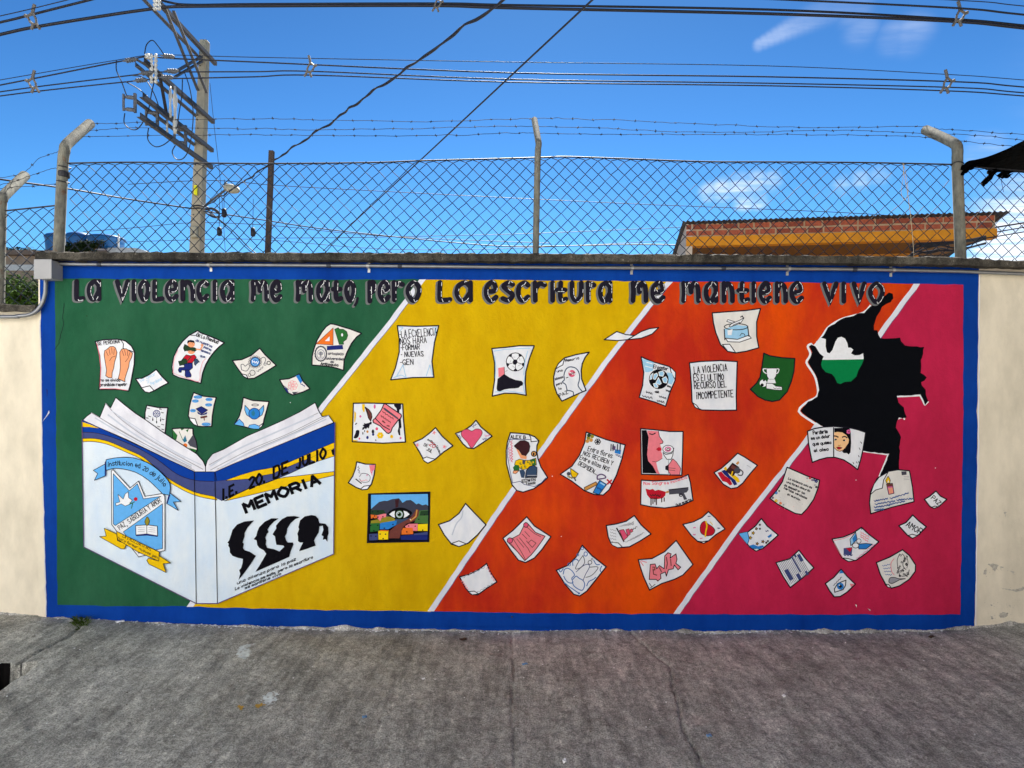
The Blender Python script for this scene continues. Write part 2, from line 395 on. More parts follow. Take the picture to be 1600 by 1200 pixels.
x0, x1, y0, y1, st = -4.3, 4.3, -1.9, .03, .01
nx, ny = int(round((x1 - x0) / st)) + 1, int(round((y1 - y0) / st)) + 1
gx, gy = np.meshgrid(np.linspace(x0, x1, nx), np.linspace(y0, y1, ny)); Zg = ground_z(gx, gy)
def vnoise(x, y, s, seed):
    r = np.random.default_rng(seed).random((97, 97)); u, v = x * s + 500, y * s + 500; i, j = np.floor(u).astype(int), np.floor(v).astype(int)
    a, b = u - i, v - j; a = a * a * (3 - 2 * a); b = b * b * (3 - 2 * b); i0, j0, i1, j1 = i % 97, j % 97, (i + 1) % 97, (j + 1) % 97
    return (r[i0, j0] * (1 - a) + r[i1, j0] * a) * (1 - b) + (r[i0, j1] * (1 - a) + r[i1, j1] * a) * b - .5
edge = np.clip((gy - y0) / .15, 0, 1) * np.clip((gx - x0) / .15, 0, 1) * np.clip((x1 - gx) / .15, 0, 1)
Zg = Zg + edge * (.020 * vnoise(gx, gy, 2.3, 1) + .008 * vnoise(gx, gy, 9, 2) + .004 * vnoise(gx, gy, 34, 3))
def seg_dist(P):
    D = np.full(gx.shape, 9.)
    for a, b in zip(P[:-1], P[1:]):
        dx, dy = b[0] - a[0], b[1] - a[1]; t = np.clip(((gx - a[0]) * dx + (gy - a[1]) * dy) / (dx * dx + dy * dy), 0, 1)
        D = np.minimum(D, np.hypot(gx - a[0] - t * dx, gy - a[1] - t * dy))
    return D
CRACKS = [([(133, 972), (122, 985), (104, 997), (75, 1012), (58, 1022), (30, 1036), (22, 1042)], .011, .030),
          ([(980, 984), (1000, 1003), (1025, 1022), (1047, 1038), (1050, 1060), (1053, 1080), (1062, 1108), (1066, 1130), (1078, 1160), (1092, 1180), (1100, 1215)], .008, .018),
          ([(800, 990), (802, 1040), (800, 1100), (803, 1220)], .006, .010), ([(640, 1040), (600, 1110), (560, 1215)], .005, .006), ([(845, 985), (843, 1003)], .004, .008)]
for pts, w, dp in CRACKS:
    P = [ground_pt(*p) for p in pts]; P2 = []
    for a, b in zip(P[:-1], P[1:]):
        for k in range(5): q = a.lerp(b, k / 5); P2.append((q.x + random.uniform(-.006, .006), q.y + random.uniform(-.006, .006)))
    P2.append((P[-1].x, P[-1].y)); D = seg_dist(P2); Zg -= dp * np.clip(1 - D / w, 0, 1) ** .7
# broken slab edge over the open drain at the left
hole = [ground_pt(*p) for p in ((-90, 1041), (-20, 1039), (4, 1037), (30, 1039), (58, 1036), (50, 1047), (38, 1056), (20, 1066), (0, 1081), (-30, 1090), (-90, 1120))]
def in_poly(P):
    m_ = np.zeros(gx.shape, bool)
    for a, b in zip(P, P[1:] + P[:1]):
        cond = ((a.y > gy) != (b.y > gy)); xi = (b.x - a.x) * (gy - a.y) / (b.y - a.y + 1e-12) + a.x; m_ ^= cond & (gx < xi)
    return m_
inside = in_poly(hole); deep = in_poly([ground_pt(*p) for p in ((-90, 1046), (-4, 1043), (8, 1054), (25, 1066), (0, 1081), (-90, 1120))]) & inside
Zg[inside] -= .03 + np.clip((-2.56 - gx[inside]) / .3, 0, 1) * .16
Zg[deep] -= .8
me = bpy.data.meshes.new('street_pavement'); vsn = np.stack([gx, gy, Zg], -1).reshape(-1, 3)
idx = np.arange(nx * ny).reshape(ny, nx); fq = np.stack([idx[:-1, :-1], idx[:-1, 1:], idx[1:, 1:], idx[1:, :-1]], -1).reshape(-1, 4)
me.vertices.add(len(vsn)); me.vertices.foreach_set('co', vsn.astype(np.float32).ravel())
me.loops.add(fq.size); me.loops.foreach_set('vertex_index', fq.astype(np.int32).ravel())
me.polygons.add(len(fq)); me.polygons.foreach_set('loop_start', np.arange(0, fq.size, 4, dtype=np.int32)); me.polygons.foreach_set('loop_total', np.full(len(fq), 4, np.int32))
me.polygons.foreach_set('use_smooth', np.ones(len(fq), bool)); me.materials.append(MATS['street_concrete']); me.materials.append(MATS['hole_shade'])
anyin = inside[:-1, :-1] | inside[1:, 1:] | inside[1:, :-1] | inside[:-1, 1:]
dq = (anyin & (gx[:-1, :-1] + .7 * (gy[:-1, :-1] + .58) + .05 * vnoise(gx, gy, 30, 9)[:-1, :-1] < -2.79)).reshape(-1); me.polygons.foreach_set('material_index', dq.astype(np.int32)); me.update(); me.validate()  # near-black faces put the shade of the drain void into the colour
pave = bpy.data.objects.new('street_pavement', me); C.objects.link(pave); struct(pave)
mb = MB()
def sheet(xs, ys):
    vs = [(x, y, float(ground_z(x, y))) for y in ys for x in xs]; n = len(xs)
    mb.add(vs, [(j * n + i, j * n + i + 1, (j + 1) * n + i + 1, (j + 1) * n + i) for j in range(len(ys) - 1) for i in range(n - 1)], 'street_concrete')
yy = list(np.linspace(-1.9, .03, 12)); sheet([-30, -20, -12, -8, -6, -4.3], yy); sheet([4.3, 6, 8, 12, 20, 30], yy)
sheet(list(np.linspace(-30, 30, 31)), [-9, -7, -5, -3, -1.9]); struct(mb.build('street'))
mb = MB(); mb.add([(-900, -900, -1.2), (900, -900, -1.2), (900, 1500, -1.2), (-900, 1500, -1.2)], [(0, 1, 2, 3)], 'soil'); struct(mb.build('ground'))

# ---------------------------------------------------------------- the boundary wall
def wxz(X, Y): return (X - 800) / 240., CAM_Z - (Y - 600) / 240.
plain('plaster_back', (150, 140, 120))
COP = [(60, 393, 405), (400, 394, 406), (800, 395, 408), (1200, 397.5, 410), (1475, 400.5, 413), (1600, 407, 417), (2400, 422, 432)]   # x, top, underside of the coping
wall = thing('mural_wall', (0, 0, 0), 'long plastered wall with a blue-framed painted mural in green, yellow, orange and crimson', 'wall')
mb = MB(); xs = sorted(set([62, 2400] + [c[0] for c in COP] + [a for a, b in FOOT if 62 < a < 2400] + [1300, 1000, 600, 200])); top = []; bot = []
for X in xs:
    zt = CAM_Z - (np.interp(X, [c[0] for c in COP], [c[2] for c in COP]) - 600) / 240 + .004; x = (X - 800) / 240
    top.append((x, zt)); bot.append((x, float(foot_z(x)) - .06))
n = len(xs); vs = [(x, 0, z) for x, z in bot] + [(x, 0, z) for x, z in top] + [(x, .16, z) for x, z in bot] + [(x, .16, z) for x, z in top]
fs = []
for i in range(n - 1): fs += [(i, i + 1, n + i + 1, n + i), (2 * n + i + 1, 2 * n + i, 3 * n + i, 3 * n + i + 1), (n + i, n + i + 1, 3 * n + i + 1, 3 * n + i)]
fs += [(0, n, 3 * n, 2 * n), (n - 1, 3 * n - 1, 4 * n - 1, 2 * n - 1)][:1] + [(n - 1, 3 * n - 1, 4 * n - 1, 2 * n - 1)]
mb.add(vs, fs, 'paint_cream'); mb.build('plaster', wall)
# coping: short cast lengths with rough broken edges
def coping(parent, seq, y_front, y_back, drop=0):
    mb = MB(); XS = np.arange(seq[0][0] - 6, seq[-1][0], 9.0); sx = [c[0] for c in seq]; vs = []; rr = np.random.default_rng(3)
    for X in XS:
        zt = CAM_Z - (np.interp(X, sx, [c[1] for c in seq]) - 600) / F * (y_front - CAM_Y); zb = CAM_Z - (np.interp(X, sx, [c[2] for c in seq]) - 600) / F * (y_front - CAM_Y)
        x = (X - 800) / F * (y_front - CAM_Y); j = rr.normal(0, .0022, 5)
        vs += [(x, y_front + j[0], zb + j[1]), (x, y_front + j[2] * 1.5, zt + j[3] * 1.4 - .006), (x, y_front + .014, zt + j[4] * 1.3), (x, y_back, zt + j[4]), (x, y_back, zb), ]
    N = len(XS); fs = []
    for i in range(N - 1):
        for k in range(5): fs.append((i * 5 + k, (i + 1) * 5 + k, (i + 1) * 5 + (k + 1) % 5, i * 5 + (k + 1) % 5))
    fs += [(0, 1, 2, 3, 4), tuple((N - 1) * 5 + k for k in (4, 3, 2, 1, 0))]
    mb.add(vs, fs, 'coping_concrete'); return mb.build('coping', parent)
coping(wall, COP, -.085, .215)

low = thing('low_wall', W(20, 700, .0), 'low cream plastered wall at the far left beside the blue frame', 'wall')
mb = MB(); xs = [-1200, -600, -200, 0, 30, 61]; n = len(xs)
zt = [CAM_Z - (481 + (X / 60) * 3 - 600) / 240 + .01 if X >= 0 else CAM_Z - (481 - 600) / 240 + .01 for X in xs]
vs = [((X - 800) / 240, .012, float(foot_z((X - 800) / 240)) - .06) for X in xs] + [((X - 800) / 240, .012, z) for X, z in zip(xs, zt)]
vs += [(x, .15, z) for x, y, z in vs]
fs = []
for i in range(n - 1): fs += [(i, i + 1, n + i + 1, n + i), (2 * n + i + 1, 2 * n + i, 3 * n + i, 3 * n + i + 1), (n + i, n + i + 1, 3 * n + i + 1, 3 * n + i)]
mb.add(vs, fs, 'paint_cream'); mb.build('plaster', low)
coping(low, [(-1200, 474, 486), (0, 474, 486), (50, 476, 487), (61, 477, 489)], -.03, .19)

# ragged mortar lip where the wall meets the street
def mortar_lip(Xa, Xb, yb, parent, seed):
    rr = np.random.default_rng(seed); XS = np.arange(Xa, Xb, 3.0); n = len(XS); vs = []; fs = []
    h = np.clip(np.interp(XS, np.arange(Xa, Xb + 40, 17), rr.gamma(1.6, .0045, len(np.arange(Xa, Xb + 40, 17)))) + rr.normal(0, .0015, n), .0005, .03)
    for X, hh in zip(XS, h):
        x = (X - 800) / 240; z = float(foot_z(x)); vs += [(x, yb + .004, z + hh), (x, yb - .001 - hh * .35, z + hh * .8), (x, yb - hh * 1.4 - .004, z - .012), (x, yb + .004, z - .02)]
    for k in range(n - 1): a_, b_ = 4 * k, 4 * k + 4; fs += [(a_, b_, b_ + 1, a_ + 1), (a_ + 1, b_ + 1, b_ + 2, a_ + 2), (a_ + 2, b_ + 2, b_ + 3, a_ + 3)]
    mb = MB(); mb.add(vs, fs, 'lip_mortar'); mb.build('mortar_lip', parent)
concrete('lip_mortar', (.28, .26, .23, 1), (.60, .58, .54, 1))
mortar_lip(64, 1640, -.001, wall, 5); mortar_lip(-60, 62, .011, low, 6)
# scuffs in the cream paint at the right, chips along the frame
plain('bare_render', (178, 172, 160), .85, var=.3, sc=60); plain('grime', (120, 112, 96), .9, k=1.3)
for pts in (((1544, 881), (1558, 882), (1558, 888), (1553, 892), (1549, 886)), ((1537, 893), (1541, 888), (1541, 897), (1536, 897)), ((1562, 885), (1568, 886), (1563, 888)), ((1579, 892), (1584, 893), (1583, 896)),
            ((1567, 919), (1580, 921), (1592, 920), (1602, 915), (1602, 920), (1588, 924), (1572, 921)), ((1562, 958), (1574, 957), (1572, 964), (1563, 965)), ((1548, 962), (1553, 966), (1549, 967)),
            ((1576, 946), (1579, 946), (1578, 948)), ((1547, 944), (1551, 945), (1549, 947)), ((1569, 800), (1572, 801), (1571, 808))):
    a = Art(base=.0008); q = smooth2([Vector(p) for p in pts], 6, True); rs = random.Random(str(pts))
    a.fill([p + Vector((rs.gauss(0, .7), rs.gauss(0, .45))) for p in q], 'bare_render')
    for k in range(6): p = rs.choice(q) + Vector((rs.gauss(0, 5), rs.gauss(0, 3))); a.fill([p, p + Vector((rs.uniform(.5, 2.2), rs.uniform(-.4, .4))), p + Vector((rs.uniform(.2, 1.2), rs.uniform(.4, 1.2)))], 'bare_render')
    a.build('paint_scuff', wall)
# ---------------------------------------------------------------- mural: frame, colour fields, white stripes
def wob(pts, step=14, amp=.45, seed=1):
    rr = random.Random(seed); out = []
    for a, b in zip(pts[:-1], pts[1:]):
        a, b = Vector(a), Vector(b); n = max(1, int((b - a).length / step))
        for k in range(n): out.append(a.lerp(b, k / n) + Vector((rr.gauss(0, amp), rr.gauss(0, amp))))
    out.append(Vector(pts[-1])); return out
foot_in = [(x, y + 7) for x, y in FOOT if 73 <= x <= 1523]
a = Art(base=.0008); a.fill(wob([(62, 403), (800, 406), (1528, 411)]) + wob([(1529, 412), (1527, 700), (1523, 986)], seed=2) + [Vector(p) for p in foot_in[::-1]] + wob([(73, 972), (66, 700), (63, 480), (62, 404)], seed=3), 'paint_blue')
a.build('painted_frame', wall, 'flat blue painted frame round the mural')
S1 = [(660, 437), (614, 499), (500, 641), (400, 790), (297, 948)]
S2 = [(1046, 440), (1012, 481), (980, 522), (945, 568), (841, 712), (780, 797), (673, 955)]
S3 = [(1432, 443.5), (1375, 523), (1255, 695), (1150, 829), (1057, 959)]
TL, TR, BL, BR = (86, 435), (1505, 445), (90, 945), (1500, 960)
def fld(name, pts, c, lab):
    a = Art(base=.0014); a.fill(pts, c); a.build(name, wall, lab)
fld('painted_field', wob([TL, (300, 436), S1[0]], seed=4) + [Vector(p) for p in S1[1:]] + wob([(297, 948), (180, 947), BL], seed=5) + wob([BL, (88, 700), TL], seed=6)[1:-1], 'paint_green', 'dark green painted field')
fld('painted_field', wob([S1[0], (850, 438), S2[0]], seed=7) + [Vector(p) for p in S2[1:]] + wob([S2[-1], (480, 952), S1[-1]], seed=8) + [Vector(p) for p in S1[::-1][1:-1]], 'paint_yellow', 'mustard yellow painted field')
fld('painted_field', wob([S2[0], (1240, 441), S3[0]], seed=9) + [Vector(p) for p in S3[1:]] + wob([S3[-1], (860, 958), S2[-1]], seed=10) + [Vector(p) for p in S2[::-1][1:-1]], 'paint_orange', 'brushed orange-red painted field')
fld('painted_field', wob([S3[0], TR], seed=11) + wob([TR, (1504, 700), BR], seed=12)[1:] + wob([BR, (1250, 960), S3[-1]], seed=13)[1:] + [Vector(p) for p in S3[::-1][1:-1]], 'paint_crimson', 'crimson painted field')
for i, S in enumerate((S1, S2, S3)):
    a = Art(base=.0020); q = wob(S, 12, .3, 20 + i); a.fill([p - Vector((5.1, 0)) for p in q] + [p + Vector((5.1, 0)) for p in q[::-1]], 'paint_white')
    a._ribbon([p + Vector((5.2, 0)) for p in q[1:-1]], .9, 'slate'); a.build('painted_stripe', wall)
a = Art(base=.0026); a._ribbon(wob([(1530, 431), (1528, 700), (1524, 976)], 10, .3, 31), 1.8, 'paper'); a._ribbon(wob([(63, 500), (67, 740), (72.5, 960)], 10, .3, 32), 1.4, 'pale'); a.build('edge_line', wall)
# hairline crack in the green plaster, chips
a = Art(base=.0030)
for pts in ([(101, 474), (99, 492), (100, 503), (97, 520), (90, 540), (86, 546)],): a._ribbon(wob(pts, 4, .5, 33), .7, 'ink')
for pts, c in ((((74, 648), (77, 641), (78, 645), (66, 660)), 'pale'), (((73, 607), (75, 610), (74, 622)), 'navy'), (((304, 438), (306, 438), (305, 440)), 'white'), (((1336, 944), (1338, 945), (1338, 949)), 'white'), (((1355, 950), (1360, 953), (1359, 954)), 'pale'), (((134, 492), (138, 494), (136, 495)), 'dkgreen')): a.fill(pts, c)
for X, Y in ((454, 629), (421, 716), (436, 716), (863, 744), (893, 742), (1461, 731), (1337, 750), (455, 718), (877, 838)): a.circ(X, Y, .8, 'white', n=6)
a.build('paint_chip', wall)

# ---------------------------------------------------------------- heading
HG = {'L': [[(.05, 1), (.02, .15), (.2, 0), (1, .03)]], 'v': [[(0, 1), (.5, 0), (1, 1)]], 'I': [[(.5, 1), (.5, 0)]],
 'a': [[(.95, .8), (.6, 1), (.15, .82), (0, .42), (.22, .04), (.6, .02), (.95, .4)], [(1, 1), (1, .3), (1.02, 0)]],
 'o': ['c', (.5, 1), (.08, .75), (0, .4), (.35, .0), (.7, .02), (1, .45), (.92, .8)],
 'e': [[(.15, .52), (.6, .5), (.95, .62), (.8, .95), (.45, 1), (.06, .72), (.02, .3), (.35, 0), (.7, .0), (1, .18)]],
 'n': [[(0, 1), (.02, 0)], [(.05, .6), (.35, .97), (.8, .85), (.98, .45), (1, 0)]], 'c': [[(1, .86), (.65, 1), (.15, .82), (0, .42), (.25, .04), (.65, 0), (1, .2)]],
 'm': [[(0, 1), (.04, .5), (0, 0)], [(.05, .75), (.25, .98), (.45, .8), (.5, .5)], [(.5, .7), (.72, 1), (.95, .75), (1, 0)]],
 't': [[(.4, 1), (.34, .3), (.5, .02), (1, .08)], [(0, .6), (.9, .6)]], 'p': [[(0, 1), (.04, 0)], [(.08, .95), (.75, 1), (1, .78), (.7, .52), (.1, .5)]],
 'r': [[(0, 1), (.04, 0)], [(.05, .6), (.45, .95), (1, .88)]], 's': [[(1, .9), (.55, 1), (.08, .8), (.5, .55), (.98, .3), (.6, 0), (0, .1)]],
 'u': [[(0, 1), (.02, .3), (.4, 0), (.85, .15), (1, .5), (1, 1)]], ',': [[(.8, 1), (.5, .4), (0, 0)]]}
HEAD = [('L', 116, 134), ('a', 136, 159), ('v', 180, 204), ('I', 205, 215), ('o', 216, 236), ('L', 238, 258), ('e', 258, 280), ('n', 282, 306), ('c', 307, 328), ('I', 331, 342), ('a', 344, 367),
 ('m', 392, 421), ('e', 422, 442), ('m', 462, 490), ('a', 494, 516), ('t', 517, 537), ('o', 538, 557), (',', 553, 562), ('p', 574, 589), ('e', 590, 611), ('r', 612, 633), ('o', 634, 659),
 ('L', 683, 707), ('a', 710, 739), ('e', 756, 779), ('s', 782, 805), ('c', 806, 829), ('r', 832, 855), ('I', 858, 869), ('t', 867, 888), ('u', 890, 912), ('r', 915, 932), ('a', 934, 957),
 ('m', 985, 1013), ('e', 1016, 1040), ('m', 1064, 1095), ('a', 1099, 1122), ('n', 1127, 1148), ('t', 1150, 1172), ('I', 1172, 1183), ('e', 1185, 1206), ('n', 1210, 1231), ('e', 1233, 1256),
 ('v', 1284, 1310), ('I', 1312, 1324), ('v', 1330, 1354), ('o', 1356, 1382)]
for ch, X0, X1 in HEAD:
    a = Art(base=.0040); w = 7.7 if ch not in ',' else 4
    base = 471 + (X0 - 100) * .0030; yt, yb = (base - 35 + w / 2, base - w / 2) if ch != ',' else (466, 477)
    if ch == 'p': yb += 2
    xa, xb = X0 + w / 2, max(X1 - w / 2, X0 + w / 2 + .5)
    gl = HG[ch]; strokes = [(True, gl[1:])] if gl[0] == 'c' else [(False, s_) for s_ in gl]; res = []
    for closed, sgl in strokes:
        q = [Vector((xa + u * (xb - xa), yb + (yt - yb) * v)) for u, v in sgl]
        if len(q) > 2 and ch != 'v': q = smooth2(q, 5, closed)
        elif len(q) == 3: q = [q[0], q[0].lerp(q[1], .5), q[1], q[1].lerp(q[2], .5), q[2]]
        res.append((closed, q))
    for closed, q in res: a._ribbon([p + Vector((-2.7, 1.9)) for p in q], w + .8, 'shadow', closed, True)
    for closed, q in res: a._ribbon(q, w, 'letter', closed, True)
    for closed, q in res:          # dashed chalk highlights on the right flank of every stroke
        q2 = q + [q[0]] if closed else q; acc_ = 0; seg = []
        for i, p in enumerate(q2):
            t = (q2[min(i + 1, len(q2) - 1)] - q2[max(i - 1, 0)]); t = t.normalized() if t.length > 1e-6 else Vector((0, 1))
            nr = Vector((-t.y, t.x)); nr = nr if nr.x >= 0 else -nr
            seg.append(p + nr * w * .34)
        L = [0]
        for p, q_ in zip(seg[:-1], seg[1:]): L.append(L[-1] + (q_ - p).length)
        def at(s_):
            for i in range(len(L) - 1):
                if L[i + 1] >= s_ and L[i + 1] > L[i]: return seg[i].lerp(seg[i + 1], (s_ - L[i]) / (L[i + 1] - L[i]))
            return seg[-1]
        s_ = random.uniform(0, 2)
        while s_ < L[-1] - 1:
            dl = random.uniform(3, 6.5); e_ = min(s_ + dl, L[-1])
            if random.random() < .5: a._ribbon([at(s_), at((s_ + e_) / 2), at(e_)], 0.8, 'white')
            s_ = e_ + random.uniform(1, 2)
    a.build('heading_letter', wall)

# ---------------------------------------------------------------- the black country map
a = Art(base=.0027)
I = lambda x, y: (1200 + x / 5.3333, 440 + y / 5.3333)
mp_ = [I(*p) for p in ((960, 130), (1000, 92), (1035, 100), (1040, 140), (1015, 170), (985, 182), (950, 212), (930, 250), (905, 290), (890, 330), (880, 405), (905, 410), (935, 470), (1000, 477), (1095, 465), (1110, 500), (1135, 530), (1200, 540), (1300, 542), (1290, 600), (1270, 660), (1275, 760), (1320, 800), (1275, 840), (1282, 862), (1310, 900), (1312, 940), (1335, 995), (1305, 1025), (1285, 975), (1265, 942), (1225, 945), (1075, 952), (1082, 1010), (1130, 1050), (1148, 1130), (1120, 1138), (1090, 1132), (1075, 1165))]
mp_ += [(1401, 660), (1400, 668), (1407, 683), (1405, 705), (1404, 736), (1389, 738), (1374, 745), (1389, 709), (1350, 705), (1310, 700), (1300, 672), (1281, 664), (1268, 656), (1250, 642), (1262, 628), (1277, 620), (1280, 609), (1276, 590), (1270, 579), (1262, 566), (1266, 558), (1268, 551), (1264, 541), (1268, 538), (1273, 541), (1286, 524), (1294, 512), (1308, 502), (1322, 496), (1350, 488), (1361, 477)]
wl_ = smooth2([Vector(p) for p in ((1361, 477), (1350, 488), (1322, 496), (1308, 502), (1294, 512), (1286, 524), (1273, 540), (1268, 537), (1263, 541), (1267, 551), (1265, 558), (1261, 566), (1269, 579), (1275, 590), (1279, 609), (1276, 620), (1261, 628), (1249, 642), (1268, 657), (1283, 666), (1300, 673))], 3)
a._ribbon([p + Vector((-1.2, .6)) for p in wl_], 3.4, 'white')
a._ribbon([Vector(I(*p)) for p in ((1075, 956), (1225, 950), (1265, 947), (1285, 985), (1305, 1025), (1330, 1000))], 3.2, 'white')
a._ribbon([Vector(p) for p in ((1345, 704), (1388, 710), (1374, 744))], 3.2, 'white'); a._ribbon([Vector(p) for p in ((1403, 654), (1410, 652), (1413, 655))], 2.5, 'white')
a.fill(wob(mp_ + [mp_[0]], 5, .5, 40)[:-1], 'mapblack')
a.fill([I(*p) for p in ((390, 535), (400, 500), (440, 468), (480, 480), (478, 540), (490, 590), (510, 598), (535, 570), (560, 500), (580, 468), (610, 460), (640, 475), (660, 515), (665, 550), (690, 552), (708, 568), (690, 598), (720, 615), (760, 612), (790, 597), (795, 640), (790, 650), (450, 652), (462, 625), (430, 600))], 'white')
a.fill([I(*p) for p in ((450, 653), (795, 647), (780, 690), (750, 740), (735, 790), (690, 832), (640, 835), (600, 853), (575, 845), (555, 800), (530, 770), (480, 755), (450, 720), (440, 690))], 'flag')
a.build('painted_map', wall, 'black country map with a white dove and a green base')
# ---------------------------------------------------------------- the big open book
bk = Art(base=.0070); V = Vector
Fz = lambda x, y: (100 + x / 4.8, 700 + y / 4.8)
Gz = lambda x, y: (300 + x / 4.8, 700 + y / 4.8)
Hz = lambda x, y: (340 + x / 8.421, 690 + y / 8.421)
lp = [(182, 621), (195, 632), (213, 646), (230, 657), (258, 677), (286, 695), (308, 709), (318, 720), (322, 729), (322, 737), (305, 737), (260, 716), (200, 687), (130, 657), (137, 650), (144, 645), (157, 652), (166, 630), (174, 637)]
bk.shape(lp, 'page', 1.1)
for q in ([(166, 630), (190, 655), (240, 690), (318, 733)], [(144, 645), (190, 672), (250, 706), (305, 735)], [(176, 642), (215, 668), (270, 703), (315, 726)], [(158, 653), (200, 679), (260, 710), (300, 730)], [(186, 650), (230, 682), (290, 716)]):
    bk.line(q, 1.0, 'grey' if q[0][0] < 170 else 'pale', True)
bk.line([(170, 648), (220, 684), (300, 727)], 2.4, 'pale', True); bk.line([(150, 653), (210, 688), (290, 728)], 2.0, 'pale', True)
rp = [(322, 737), (322, 729), (325, 719), (333, 709), (350, 702), (387, 681), (415, 669), (444, 656), (470, 643), (493, 629), (498, 641), (504, 651), (514, 649), (522, 660), (440, 694), (367, 724), (337, 737)]
bk.shape(rp, 'page', 1.1)
for q in ([(504, 651), (450, 678), (390, 703), (330, 734)], [(514, 649), (460, 676), (400, 702), (340, 733)], [(498, 645), (440, 672), (380, 698), (328, 726)]): bk.line(q, .9, 'grey', True)
bk.line([(490, 650), (430, 676), (370, 703), (330, 728)], 2.4, 'pale', True); bk.line([(510, 655), (450, 682), (390, 708), (345, 731)], 2.2, 'pale', True)
bk.fill([(130, 656), (305, 737), (308, 942), (133, 854)], 'cover'); bk.fill([(305, 737), (337, 737), (341, 942), (308, 942)], 'cover'); bk.fill([(337, 737), (524, 660), (522, 865), (341, 942)], 'cover')
up_l = [(130, 656), (200, 688), (260, 716), (305, 737), (337, 737)]
bl_l = [(337, 752), (305, 750), (277, 740), (246, 717), (217, 700), (185, 686), (155, 677), (130, 675)]
nv_l = [(130, 685), (150, 685), (172, 690), (200, 702), (225, 714), (250, 735), (267, 749), (304, 768), (340, 776)]
bk.shape([V(p) for p in up_l] + smooth2([V(p) for p in bl_l], 4), 'bookblue', .7)
bk.fill([(130, 659), (142, 663), (156, 669), (140, 667), (130, 667)], 'gold')
bk.shape(smooth2([V(p) for p in bl_l], 4) + smooth2([V(p) for p in nv_l], 4), 'slate', .7)
bk.shape(smooth2([V(p) for p in nv_l], 4) + smooth2([V((x, y + 5)) for x, y in nv_l[::-1]], 4), 'gold', .7)
bl_r = [Hz(*p) for p in ((0, 520), (120, 505), (300, 440), (500, 380), (730, 340), (900, 290), (1050, 225), (1280, 120), (1550, 5))]
bk.fill([(335, 737), (346, 733), (346, 754), (335, 752)], 'bookblue'); bk.fill([(335, 752), (346, 752), (346, 777), (335, 776)], 'slate')
bk.shape([(337, 737), (367, 724), (440, 694), (524, 660)] + [V(p) for p in bl_r[::-1]], 'bookblue', .7)
y1_ = [Hz(*p) for p in ((120, 510), (400, 490), (620, 440), (730, 420), (900, 345), (1050, 280), (1200, 225), (1330, 170), (1550, 80))]
nb = [Hz(*p) for p in ((60, 775), (250, 690), (420, 610), (640, 540), (800, 480), (950, 420), (1100, 350), (1300, 265), (1550, 185))]
bk.fill([(337, 752), Hz(120, 505)] + y1_ + nb[::-1] + [(337, 777)], 'slate')
bk.shape([Hz(120, 505)] + bl_r[2:] + y1_[::-1], 'gold', .6)
bk.fill([Hz(1200, 225), Hz(1330, 170), Hz(1550, 80), Hz(1550, 185), Hz(1300, 265)], 'gold')
bk.line(nb, .7, 'ink')
bk.shape([Hz(*p) for p in ((100, 778), (250, 695), (420, 615), (640, 545), (800, 485), (900, 465), (1100, 445), (1545, 390), (1545, 440), (1350, 485), (900, 590), (400, 710))], 'gold', .7)
bk.fill([Hz(1500, 110), Hz(1548, 80), Hz(1548, 180), Hz(1515, 170)], 'black')
for t_, p0, p1, h in (('I.E.', (70, 772), (270, 670), 140), ('20.', (425, 615), (640, 530), 140), ('DE', (745, 480), (930, 400), 135), ('JULIO', (1040, 355), (1425, 210), 125)):
    bk.text(t_, Hz(*p0), Hz(*p1), h / 8.42, 3.3, 'black', wob=.01, upright=True)
bk.text('MEMORIA', Hz(390, 930), Hz(1360, 545), 122 / 8.42, 4.4, 'black', arc=1.5, wob=.02)
for q in ([(305, 737), (308, 942)], [(337, 737), (341, 942)]): bk.line(q, .9, 'ink')
bk.line([(130, 656), (133, 854), (308, 942), (341, 942), (522, 865), (524, 660)], 1.1, 'purple')
sil = [[(470, 540), (400, 548), (345, 570), (310, 610), (298, 650), (285, 690), (272, 705), (282, 715), (278, 730), (288, 745), (290, 780), (310, 805), (350, 820), (388, 828), (385, 860), (375, 895), (360, 912), (368, 940), (355, 985), (400, 930), (450, 860), (485, 805), (440, 775), (400, 762), (388, 745), (395, 715), (385, 705), (400, 660), (400, 635), (425, 590)],
 [(655, 525), (600, 525), (550, 550), (510, 590), (495, 625), (488, 655), (468, 680), (490, 690), (495, 725), (510, 745), (545, 765), (562, 790), (545, 820), (510, 880), (480, 925), (560, 890), (640, 855), (735, 812), (720, 775), (660, 772), (620, 755), (570, 745), (558, 720), (562, 690), (555, 668), (568, 640), (580, 628), (572, 608), (590, 580), (620, 550)],
 [(815, 515), (770, 507), (720, 510), (680, 530), (650, 560), (635, 580), (638, 600), (620, 625), (610, 645), (628, 660), (632, 690), (638, 722), (690, 728), (697, 737), (655, 778), (690, 822), (735, 808), (745, 770), (765, 720), (762, 705), (722, 705), (712, 690), (702, 660), (715, 635), (720, 600), (745, 560), (780, 530)],
 [(900, 500), (850, 510), (815, 540), (803, 590), (808, 605), (795, 640), (800, 660), (800, 695), (815, 705), (838, 705), (820, 740), (808, 770), (860, 755), (932, 728), (920, 690), (930, 670), (955, 630), (960, 585), (985, 580), (990, 610), (975, 650), (990, 660), (985, 685), (1005, 680), (1020, 700), (1020, 660), (1028, 640), (1025, 590), (1005, 565), (960, 560), (950, 525), (930, 505)]]
for s_ in sil: bk.fill([Gz(*p) for p in s_], 'black')
for t_, p0, p1 in (('una alianza para la paz', (345, 1018), (782, 838)), ('La violencia me mato, pero la escritura', (330, 1062), (910, 822)), ('me mantiene vivo', (405, 1055), (672, 946))):
    bk.text(t_, Gz(*p0), Gz(*p1), 4.3, .8, 'black', upright=True)
